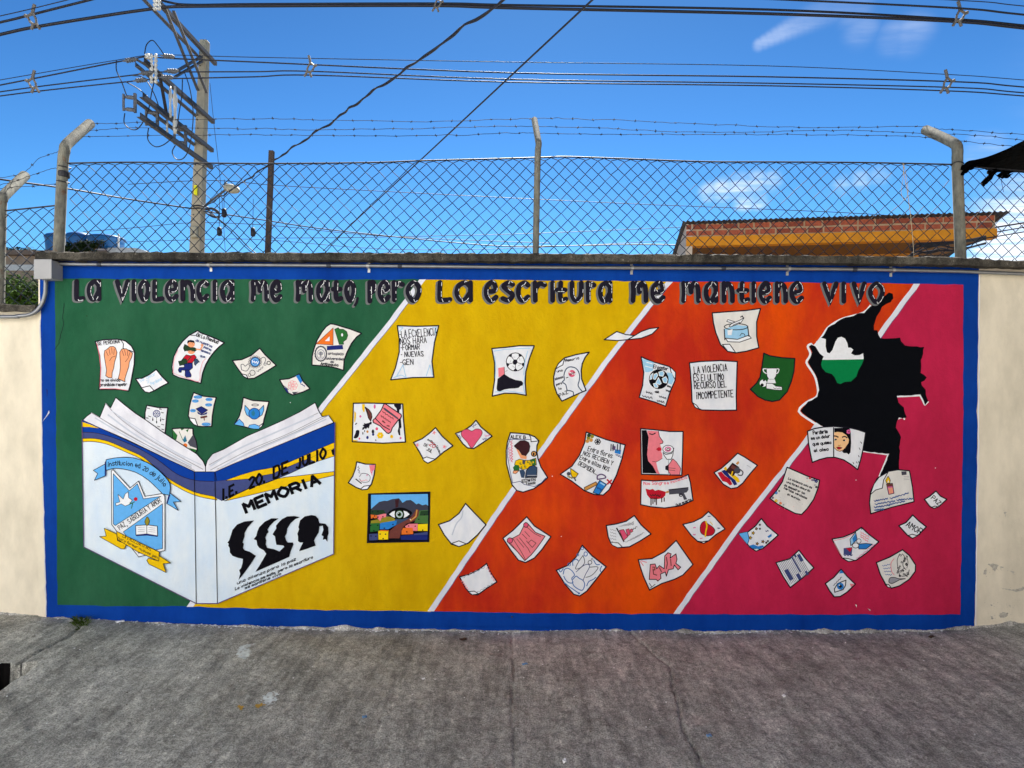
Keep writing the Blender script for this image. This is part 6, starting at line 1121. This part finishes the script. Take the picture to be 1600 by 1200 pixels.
mb = MB(); mb.box((0.0, -.010, ZO), (HL + .02, .14, ZB1 - .001), 'ochre', MH); mb.build('painted_band', house)
mb = MB(); mb.box((.02, .141, ZO + .03), (HL - .01, 1.3, ZO + .09), 'soffit', MH); mb.build('soffit', house)
mb = MB(); mb.box((.3, 1.1, -.4), (HL - .5, 1.25, ZO + .029), 'house_wall', MH); mb.build('wall', house)
mb = MB(); mb.box((1.35, 1.04, 3.0), (1.75, 1.099, ZO - .05), 'tarp_blue', MH); mb.build('window_shutter', house)
# left flank with the roof falling away from the street
mb = MB(); vs = [MH @ Vector(p) for p in ((-.004, .001, ZO - .03), (-.004, .001, ZT), (-.004, 1.6, ZT - .36), (-.004, 1.6, 2.2), (-.004, .5, 2.2))]; vs += [v + MH.to_3x3() @ Vector((.10, 0, 0)) for v in vs]
mb.add(vs, [(0, 1, 2, 3, 4), (9, 8, 7, 6, 5), (0, 5, 6, 1), (1, 6, 7, 2), (3, 2, 7, 8), (4, 3, 8, 9), (0, 4, 9, 5)], 'grey_render'); mb.build('flank_wall', house)
bm_ = MB(); bm_.box((-.5, 0, -.5), (.5, 1, .5), 'brick_red'); proto = bm_.build('brick', house); pm = proto.data; pm2 = pm.copy(); pm2.materials[0] = MATS['brick_dark']
bl, bh = .205, .070; rr = random.Random(11); first = True
for row in range(2):
    x = -.05 - row * .1
    while x < HL:
        ln = bl * rr.uniform(.9, 1.12); xa_, xb_ = max(x, .004), min(x + ln, HL - .004)
        if xb_ - xa_ > .03:
            o = proto if first else bpy.data.objects.new('brick', pm if rr.random() < .65 else pm2)
            if not first: C.objects.link(o); o.parent = house; o.matrix_parent_inverse = proto.matrix_parent_inverse.copy()
            first = False
            zc_ = ZB1 + .016 + row * .098 + bh / 2
            o.matrix_basis = MH @ Matrix.Translation(((xa_ + xb_) / 2, -.012 + rr.uniform(-.003, .004), zc_ + rr.uniform(-.003, .003))) @ Matrix.Rotation(rr.gauss(0, .012), 4, 'Y') @ Matrix.Diagonal((xb_ - xa_ - .0, .05, bh * rr.uniform(.93, 1.05), 1))
        x += ln + .032
# corrugated roof sheet: an open wavy edge over the parapet
mb = MB(); n = 260; vs = []
for k in range(n + 1):
    x = -.06 + (HL + .22) * k / n; w_ = .010 * math.sin(x / .076 * 2 * math.pi)
    for y, dz in ((-.09, .0), (1.7, -.40)): vs += [MH @ Vector((x, y, ZT + .022 + w_ + dz)), MH @ Vector((x, y, ZT + .014 + w_ + dz))]
fs = []
for k in range(n): a_, b_ = k * 4, (k + 1) * 4; fs += [(a_, b_, b_ + 2, a_ + 2), (a_ + 1, a_ + 3, b_ + 3, b_ + 1), (a_, a_ + 1, b_ + 1, b_), (a_ + 2, b_ + 2, b_ + 3, a_ + 3)]
mb.add(vs, fs, 'roof_sheet'); mb.build('roof_sheet', house)
bundle = thing('cable_bundle', W(1470, 388, 1.2), 'tangle of black cables lying on the wall top left of the right post', 'cables')
mb = MB(); rr = random.Random(8)
for k in range(9):
    y = 392 + rr.uniform(-8, 5); mb.tube(smooth2([W(1418 + rr.uniform(-4, 10), y + 6, .24), W(1432, y + rr.uniform(-6, 4), .26), W(1450, y - 4 + rr.uniform(-4, 4), .27), W(1470, y - 5 + rr.uniform(-3, 3), .28), W(1496, y - 8 + rr.uniform(-4, 6), .3), W(1540, y - 16, .5)], 4), .006, 'cable_black', 5)
for k in range(5): x = 1422 + rr.uniform(0, 12); mb.tube([W(x, 392, .24), W(x - 2, 386, .24), W(x - rr.uniform(-3, 5), 380, .24)], .003, 'cable_black', 4)
mb.build('cables', bundle)

# ---------------------------------------------------------------- torn black awning at the right edge
m, nt, b = nodes('awning_cloth'); b.inputs['Base Color'].default_value = (.0015, .0015, .002, 1); b.inputs['Roughness'].default_value = .9; b.inputs['Specular IOR Level'].default_value = .02; bump(nt, b, ((noise(nt, 14, 4), .6),), .02, .6); MATS['awning_cloth'] = m
aw = thing('awning', W(1560, 262, .2), 'torn black shade cloth stretched off the right fence post', 'awning')
def cloth(tops, bots, name, th=.012, nu=26, nv=8):
    tops, bots = smooth2([W(*p) for p in tops], 6), smooth2([W(*p) for p in bots], 6)
    def at(seq, t): f = t * (len(seq) - 1); i = min(int(f), len(seq) - 2); return seq[i].lerp(seq[i + 1], f - i)
    mb = MB(); vs = []; rr = random.Random(name)
    for side in (0, 1):
        for i in range(nu + 1):
            for j in range(nv + 1):
                p = at(tops, i / nu).lerp(at(bots, i / nu), j / nv); v = j / nv
                vs.append(p + Vector((0, side * th + .03 * math.sin(v * 9 + i * .5) * v * (1 - v) * 4, .006 * math.sin(i * 1.9) * v)))
    N = (nu + 1) * (nv + 1); ix = lambda s, i, j: s * N + i * (nv + 1) + j; fs = []
    for i in range(nu):
        for j in range(nv): fs += [(ix(0, i, j), ix(0, i + 1, j), ix(0, i + 1, j + 1), ix(0, i, j + 1)), (ix(1, i, j), ix(1, i, j + 1), ix(1, i + 1, j + 1), ix(1, i + 1, j))]
        for j in (0, nv): fs.append((ix(0, i, j), ix(1, i, j), ix(1, i + 1, j), ix(0, i + 1, j)))
    for i in (0, nu):
        for j in range(nv): fs.append((ix(0, i, j), ix(0, i, j + 1), ix(1, i, j + 1), ix(1, i, j)))
    mb.add(vs, fs, 'awning_cloth'); return mb.build(name, aw, True)
cloth([(1504, 262, .06), (1512, 252, .04), (1526, 249, .02), (1545, 244, -.05), (1575, 232, -.2), (1605, 217, -.35), (1720, 165, -.8)], [(1505, 270, .1), (1515, 266, .1), (1530, 260, .12), (1548, 264, .2), (1570, 268, .4), (1605, 270, .6), (1720, 274, .9)], 'canopy')
cloth([(1548, 262, .12), (1556, 263, .12), (1564, 266, .12)], [(1534, 288, .1), (1540, 290, .1), (1549, 276, .1)], 'torn_strip', .006, 8, 6)
cloth([(1560, 266, .12), (1570, 266, .12), (1582, 268, .12)], [(1561, 274, .1), (1570, 279, .1), (1580, 274, .1)], 'torn_strip', .006, 8, 6)
cloth([(1504, 258, .07), (1510, 255, .06), (1517, 256, .06)], [(1504, 274, .07), (1508, 272, .06), (1514, 266, .06)], 'torn_strip', .006, 8, 6)
mb = MB(); mb.tube([W(1566, 268, .12), W(1565, 285, .12), W(1568, 300, .12)], .002, 'cable_black', 4); mb.build('loose_thread', aw)

# ---------------------------------------------------------------- neighbouring roof with water tanks, trees, bush
plain('tank_blue', (20, 98, 160), .45, var=.05, sc=5, bmp=.05); plain('tank_lid', (22, 88, 148), .5, var=.05, bmp=.05); plain('pvc', (214, 214, 210), .5); plain('roof_slab', (120, 104, 92), .9); plain('old_wall', (150, 132, 116), .9, var=.2, sc=5); plain('white_wall', (206, 206, 204), .8)
DB = 17.0
nb_ = thing('flat_roof_house', W(90, 600, DB) * 1, 'low flat-roofed house carrying the blue tanks at the far left', 'house')
xa_, xb_ = W(-420, 0, DB).x, W(228, 0, DB).x; zt_ = W(0, 391, DB).z
def wz(Y): return W(0, Y, DB).z
mb = MB(); mb.box((xa_, DB - .25, wz(400)), (W(62, 0, DB).x, DB + 6, wz(393)), 'roof_slab'); mb.build('roof_slab', nb_)
mb = MB(); mb.box((xa_ + .1, DB, -.4), (W(60, 0, DB).x, DB + 5.8, wz(400) - .002), 'old_wall'); mb.build('wall', nb_)
mb = MB(); mb.box((W(-300, 0, DB).x, DB - .06, wz(423)), (W(58, 0, DB).x, DB - .002, wz(414)), 'white_wall'); mb.build('painted_band', nb_)
mb = MB(); mb.box((W(63, 0, DB).x, DB - .2, -.4), (W(226, 0, DB).x, DB + 5.8, wz(393)), 'old_wall'); mb.build('wall', nb_)
mb = MB(); n = 14; vs = []
for k in range(n + 1):
    X = 168 + 64 * k / n; Y = 387 + 7 * max(0, (X - 205) / 27) ** 2; p = W(X, Y, DB - .3); vs += [p, p - Vector((0, 0, .16)), p + Vector((0, 3, .05)), p + Vector((0, 3, -.1))]
fs = []
for k in range(n): a_, b_ = k * 4, k * 4 + 4; fs += [(a_, b_, b_ + 2, a_ + 2), (a_, a_ + 1, b_ + 1, b_), (a_ + 1, a_ + 3, b_ + 3, b_ + 1)]
fs += [(0, 2, 3, 1), (n * 4, n * 4 + 1, n * 4 + 3, n * 4 + 2)]
mb.add(vs, fs, 'white_wall'); mb.build('roof_rim', nb_)
for X0, X1, Yt, Yb, d, lab in ((73, 106, 364, 394, DB + 1.2, 'blue plastic water tank half hidden by the left fence post'), (106, 142, 363, 394, DB + 1.0, 'middle blue water tank behind the vine'), (141, 192, 368, 390, DB + .8, 'widest blue water tank, rightmost of the three')):
    c_ = W((X0 + X1) / 2, Yb, d); r = (X1 - X0) / 2 / F * (d - CAM_Y); h = (Yb - Yt) / F * (d - CAM_Y)
    tk = thing('water_tank', c_, lab, 'water tank', 'blue water tanks on the neighbouring roof')
    mb = MB(); mb.lathe(c_, [(r * .86, 0), (r * .9, h * .1), (r * .93, h * .3), (r * .95, h * .32), (r * .95, h * .4), (r * .96, h * .62), (r * .99, h * .64), (r, h * .72)], 'tank_blue', 28); mb.build('body', tk, True)
    mb = MB(); mb.lathe(c_ + Vector((0, 0, h * .72)), [(r * 1.04, 0), (r * 1.04, h * .06), (r * .9, h * .16), (r * .5, h * .25), (r * .18, h * .28)], 'tank_lid', 28); mb.build('lid', tk, True)
    mb = MB(); px_ = c_ + Vector((r * .96, -r * .35, 0)); mb.tube([px_, px_ + Vector((0, 0, h * 1.02))], .03, 'pvc', 8); mb.tube([px_ + Vector((-.25, -.02, h * .42)), px_ + Vector((0, 0, h * .42))], .025, 'pvc', 8); mb.build('inlet_pipe', tk)
def leaf_mat(name, a_, b_):
    m, nt, b = nodes(name); oi = noise(nt, 9, 3)
    nt.links.new(ramp(nt, oi, a_, b_, .35, .65), b.inputs['Base Color']); b.inputs['Roughness'].default_value = .8; b.inputs['Specular IOR Level'].default_value = .06
    try: b.inputs['Transmission Weight'].default_value = 0; b.inputs['Subsurface Weight'].default_value = 0
    except Exception: pass
    MATS[name] = m
leaf_mat('leaf_mid', (.016, .040, .007, 1), (.055, .105, .018, 1)); leaf_mat('leaf_dark', (.010, .020, .007, 1), (.026, .044, .014, 1)); plain('bark', (84, 66, 50), .9)
def plant(name, blobs, nleaf, size, mat, label, cat, base, seed):
    rr = random.Random(seed); t = thing(name, base, label, cat); mb = MB(); tot = sum(b_[3] * b_[4] * b_[5] for b_ in blobs)
    for (cx, cy, cz, rx, ry, rz) in blobs:
        k = int(nleaf * rx * ry * rz / tot)
        for _ in range(k):
            v = Vector((rr.gauss(0, 1), rr.gauss(0, 1), rr.gauss(0, 1))).normalized(); rad = rr.random() ** .4 * (1 + .25 * math.sin(v.x * 7 + v.z * 5 + cx))
            p = Vector((cx + v.x * rx * rad, cy + v.y * ry * rad, cz + v.z * rz * rad)); s_ = size * rr.uniform(.6, 1.3)
            nrm = (v + Vector((rr.uniform(-.8, .8), rr.uniform(-.8, .8), rr.uniform(-.2, 1.0)))).normalized(); a_ = nrm.orthogonal().normalized(); a_.rotate(Matrix.Rotation(rr.uniform(0, 6.28), 3, nrm)); c_ = nrm.cross(a_)
            mb.add([p - a_ * s_, p + c_ * s_ * .38 + nrm * s_ * .12, p + a_ * s_, p - c_ * s_ * .38 + nrm * s_ * .12], [(0, 1, 2), (0, 2, 3)], mat)
    mb.build('foliage', t); mb = MB(); b0 = Vector(base)
    for (cx, cy, cz, rx, ry, rz) in blobs: mb.tube(smooth2([b0 + Vector((rr.uniform(-.05, .05), rr.uniform(-.05, .05), 0)), b0.lerp(Vector((cx, cy, cz)), .5) + Vector((rr.uniform(-.1, .1), 0, .05)), Vector((cx, cy, cz))], 4), [.03, .027, .025, .022, .02, .017, .014, .01, .006][:9], 'bark', 6)
    mb.build('stems', t); return t
c0 = W(25, 455, 1.5)
plant('bush', [(c0.x + dx, 1.5 + dy, c0.z + dz, a_, .4, b_) for dx, dy, dz, a_, b_ in ((0, 0, -.05, .28, .2), (-.3, .1, .0, .3, .2), (.12, .15, -.1, .2, .2), (-.1, -.05, -.25, .35, .22), (-.6, .1, -.05, .35, .25), (.05, 0, .06, .13, .1), (-.18, .2, .05, .2, .12), (-.1, .1, -.75, .45, .4), (.15, .2, -.4, .2, .2))], 9500, .024, 'leaf_mid', 'dense green bush showing over the low wall at the far left', 'bush', (c0.x - .1, 1.55, -.4), 21)
v0 = W(128, 384, DB - .9)
plant('vine', [(v0.x + dx, v0.y + dy, v0.z + dz, a_, .2, b_) for dx, dy, dz, a_, b_ in ((0, 0, 0, .42, .16), (-.35, 0, -.05, .35, .15), (.4, 0, .02, .22, .13), (.62, 0, .1, .12, .1), (-.1, 0, -.12, .6, .1), (.15, 0, .08, .16, .1))], 1500, .055, 'leaf_dark', 'dark vine climbing in front of the blue water tanks', 'vine', (v0.x, v0.y + .05, v0.z - .5), 22)
for X, Y, rx, rz, s_, lab in ((15, 386, .55, .28, 31, 'small far tree crown at the left edge below the fence wire'), (41, 387, .55, .32, 32, 'small far tree crown left of the tanks')):
    c_ = W(X, Y + 6, 27); t = plant('tree', [(c_.x, 27, c_.z - .1, rx, .4, rz), (c_.x - .3, 27, c_.z - .2, rx * .7, .4, rz * .8), (c_.x + .35, 27, c_.z - .2, rx * .7, .4, rz * .8)], 900, .09, 'leaf_dark', lab, 'tree', (c_.x, 27, -.4), s_)

# ---------------------------------------------------------------- small things on the street
plain('spilt_paint', (206, 212, 208), .7, var=.25, sc=30); plain('spilt_yellow', (190, 150, 60), .7); plain('fleck', (226, 226, 226), .7); plain('litter_blue', (90, 130, 170), .6); plain('dry_leaf', (66, 48, 36), .8); leaf_mat('grass', (.05, .09, .015, 1), (.12, .17, .04, 1))
def gz_at(x, y):
    i = int(round((x - x0) / st)); j = int(round((y - y0) / st)); return float(Zg[min(max(j, 0), ny - 1), min(max(i, 0), nx - 1)])
def spill(pts, mat, seed):
    # a stain follows the surface: small ragged tiles laid on the concrete grid
    P = smooth2([ground_pt(*p) for p in pts], 4, True); mb = MB(); rr = random.Random(seed); xs_ = [p.x for p in P]; ys_ = [p.y for p in P]; s_ = .01
    i0, i1 = int((min(xs_) - x0) / st), int((max(xs_) - x0) / st) + 1; j0, j1 = int((min(ys_) - y0) / st), int((max(ys_) - y0) / st) + 1
    vs = []; vi = {}; fs = []
    def inp(x, y):
        r_ = False
        for a_, b_ in zip(P, P[1:] + P[:1]):
            if (a_.y > y) != (b_.y > y) and x < (b_.x - a_.x) * (y - a_.y) / (b_.y - a_.y) + a_.x: r_ = not r_
        return r_
    for i in range(i0, i1):
        for j in range(j0, j1):
            x_, y_ = x0 + (i + .5) * st, y0 + (j + .5) * st
            if inp(x_ + rr.gauss(0, .004), y_ + rr.gauss(0, .004)) and rr.random() < .88:
                f = []
                for a_, b_ in ((i, j), (i + 1, j), (i + 1, j + 1), (i, j + 1)):
                    if (a_, b_) not in vi: vi[(a_, b_)] = len(vs); vs.append((x0 + a_ * st + rr.gauss(0, .0015), y0 + b_ * st + rr.gauss(0, .0015), float(Zg[b_, a_]) + .0015))
                    f.append(vi[(a_, b_)])
                fs.append(tuple(f))
    mb.add(vs, fs, mat); mb.build('paint_spill', pave)
spill([(372, 1019), (380, 1010), (392, 1008), (399, 1009), (388, 1014), (393, 1024), (385, 1031), (373, 1030)], 'spilt_paint', 1)
spill([(412, 1090), (424, 1084), (434, 1086), (430, 1097), (420, 1104), (410, 1100)], 'spilt_paint', 2)
spill([(400, 1103), (410, 1101), (412, 1106), (402, 1110)], 'spilt_yellow', 3); spill([(371, 1107), (379, 1106), (379, 1110), (372, 1111)], 'spilt_yellow', 4)
mb = MB(); rr = random.Random(17)
def flake(mb, x, y, s_, mat):
    z = gz_at(x, y) + .003; n_ = rr.randint(4, 6); t0 = rr.uniform(0, 6)
    pts = [(x + s_ * rr.uniform(.5, 1.2) * math.cos(t0 + 6.283 * k / n_), y + s_ * rr.uniform(.5, 1.1) * math.sin(t0 + 6.283 * k / n_), z + rr.uniform(0, s_ * .35)) for k in range(n_)]
    lo_ = [(a_, b_, c_ - .002) for a_, b_, c_ in pts]; mb.add(pts + lo_, [tuple(range(n_)), tuple(range(2 * n_ - 1, n_ - 1, -1))] + [(k, n_ + k, n_ + (k + 1) % n_, (k + 1) % n_) for k in range(n_)], mat)
for k in range(420):
    X = rr.choice([rr.uniform(76, 1520), rr.gauss(560, 90), rr.gauss(1150, 130), rr.gauss(350, 60)]); X = min(max(X, 76), 1520); x = (X - 800) / 240; flake(mb, x, -abs(rr.gauss(0, .018)) - .004, rr.uniform(.002, .009), 'fleck')
for k in range(110): flake(mb, rr.uniform(-3, 3.2), -rr.random() ** 1.5 * 1.4 - .02, rr.uniform(.0015, .0055), rr.choice(['fleck', 'fleck', 'dry_leaf', 'spilt_paint']))
o = mb.build('paint_flakes', None); o['kind'] = 'stuff'; o['label'] = 'white paint flakes and crumbs along the foot of the wall'; o['category'] = 'paint flakes'
def scrap(X, Y, s_, mat, name, label, cat, elong=2.2):
    p = ground_pt(X, Y); mb = MB(); t0 = rr.uniform(-.4, .4); z = gz_at(p.x, p.y) + .003; top_ = []
    for k in range(9):
        an = 6.283 * k / 9; r_ = s_ * rr.uniform(.75, 1.15); u, v = r_ * elong * math.cos(an), r_ * math.sin(an)
        top_.append((p.x + u * math.cos(t0) - v * math.sin(t0), p.y + u * math.sin(t0) + v * math.cos(t0), z + abs(math.sin(an * 1.5)) * s_ * .7))
    lo_ = [(a_, b_, c_ - .003) for a_, b_, c_ in top_]; mb.add(top_ + lo_, [tuple(range(9)), tuple(range(17, 8, -1))] + [(k, 9 + k, 9 + (k + 1) % 9, (k + 1) % 9) for k in range(9)], mat)
    tag(mb.build(name), label, cat)
scrap(188, 973, .012, 'fleck', 'paper_scrap', 'crumpled white paper scrap at the wall foot near the left end', 'litter')
scrap(570, 1120, .010, 'litter_blue', 'plastic_scrap', 'pale blue plastic scrap on the concrete below the yellow field', 'litter', 1.3)
scrap(820, 1040, .008, 'litter_blue', 'plastic_scrap', 'thin blue plastic scrap beside the middle joint', 'litter', 2.6)
scrap(662, 1061, .008, 'fleck', 'paper_scrap', 'tiny white scrap on the concrete left of the middle joint', 'litter', 1.2)
scrap(1225, 1091, .010, 'fleck', 'paper_scrap', 'small round white scrap right of the long crack', 'litter', 1.1)
scrap(1108, 1152, .010, 'litter_blue', 'paper_scrap', 'torn pale scrap low right of the long crack', 'litter', 1.3)
scrap(882, 1193, .012, 'fleck', 'paper_scrap', 'white scrap at the bottom edge left of the crack', 'litter', .8)
scrap(724, 1000, .014, 'dry_leaf', 'dead_leaf', 'dark dead leaf lying near the wall below the yellow field', 'leaf', 1.8)
scrap(1455, 995, .012, 'dry_leaf', 'dead_leaf', 'dark dead leaf near the right end of the wall foot', 'leaf', 2.2)
tuft = thing('grass_tuft', ground_pt(130, 972), 'small tuft of grass growing from the crack at the wall foot', 'grass'); mb = MB()
for k in range(110):
    p = ground_pt(rr.uniform(114, 140), rr.uniform(969, 980)); p.z = gz_at(p.x, p.y); v = Vector((rr.uniform(-.05, .06), rr.uniform(-.05, .0), rr.uniform(.015, .055))); s_ = Vector((.0026, .001, 0))
    mb.add([p - s_, p + s_, p + v * .6 + s_ * .7, p + v + Vector((v.x * .5, v.y * .5, -.006)), p + v * .6 - s_ * .7], [(0, 1, 2, 3, 4)], 'grass')
mb.build('blades', tuft)

# ---------------------------------------------------------------- unseen houses across the street, added behind the camera, toned to bounce sunlight
plain('facade_white', (238, 237, 234), .8, var=.04, sc=3); plain('facade_tan', (112, 106, 98), .8, var=.06, sc=3); plain('door_wood', (110, 70, 44), .6); plain('window_glass', (70, 84, 96), .15, 0, var=.05, bmp=0)
for k, (xa_, xb_, hh_) in enumerate(((-24, -9.2, 7.6), (-9.0, -.6, 8.2), (-.4, 22, 6.6))):
    h_ = thing('house', ((xa_ + xb_) / 2, -8, 0), ('white', 'tall white', 'grey-brown')[k] + ' two-storey house added across the street for bounced light, ' + ('left', 'middle', 'right')[k] + ' of the row', 'house')
    mb = MB(); mb.box((xa_, -17, -.45), (xb_, -7.6, hh_), 'facade_white' if k < 2 else 'facade_tan'); mb.build('wall', h_)
    mb = MB(); mb.box((xa_ - .1, -17.1, hh_ + .002), (xb_ + .1, -7.35, hh_ + .14), 'roof_slab'); mb.build('roof', h_)
    w_ = xb_ - xa_
    mb = MB(); mb.box((xa_ + w_ * .45, -7.598, 0), (xa_ + w_ * .45 + 1, -7.56, 2.1), 'door_wood'); mb.build('door', h_)
    for u in (.15, .75):
        for z in (1.0, 4.0):
            mb = MB(); mb.box((xa_ + w_ * u, -7.598, z), (xa_ + w_ * u + 1.3, -7.57, z + 1.2), 'window_glass'); mb.build('window', h_)
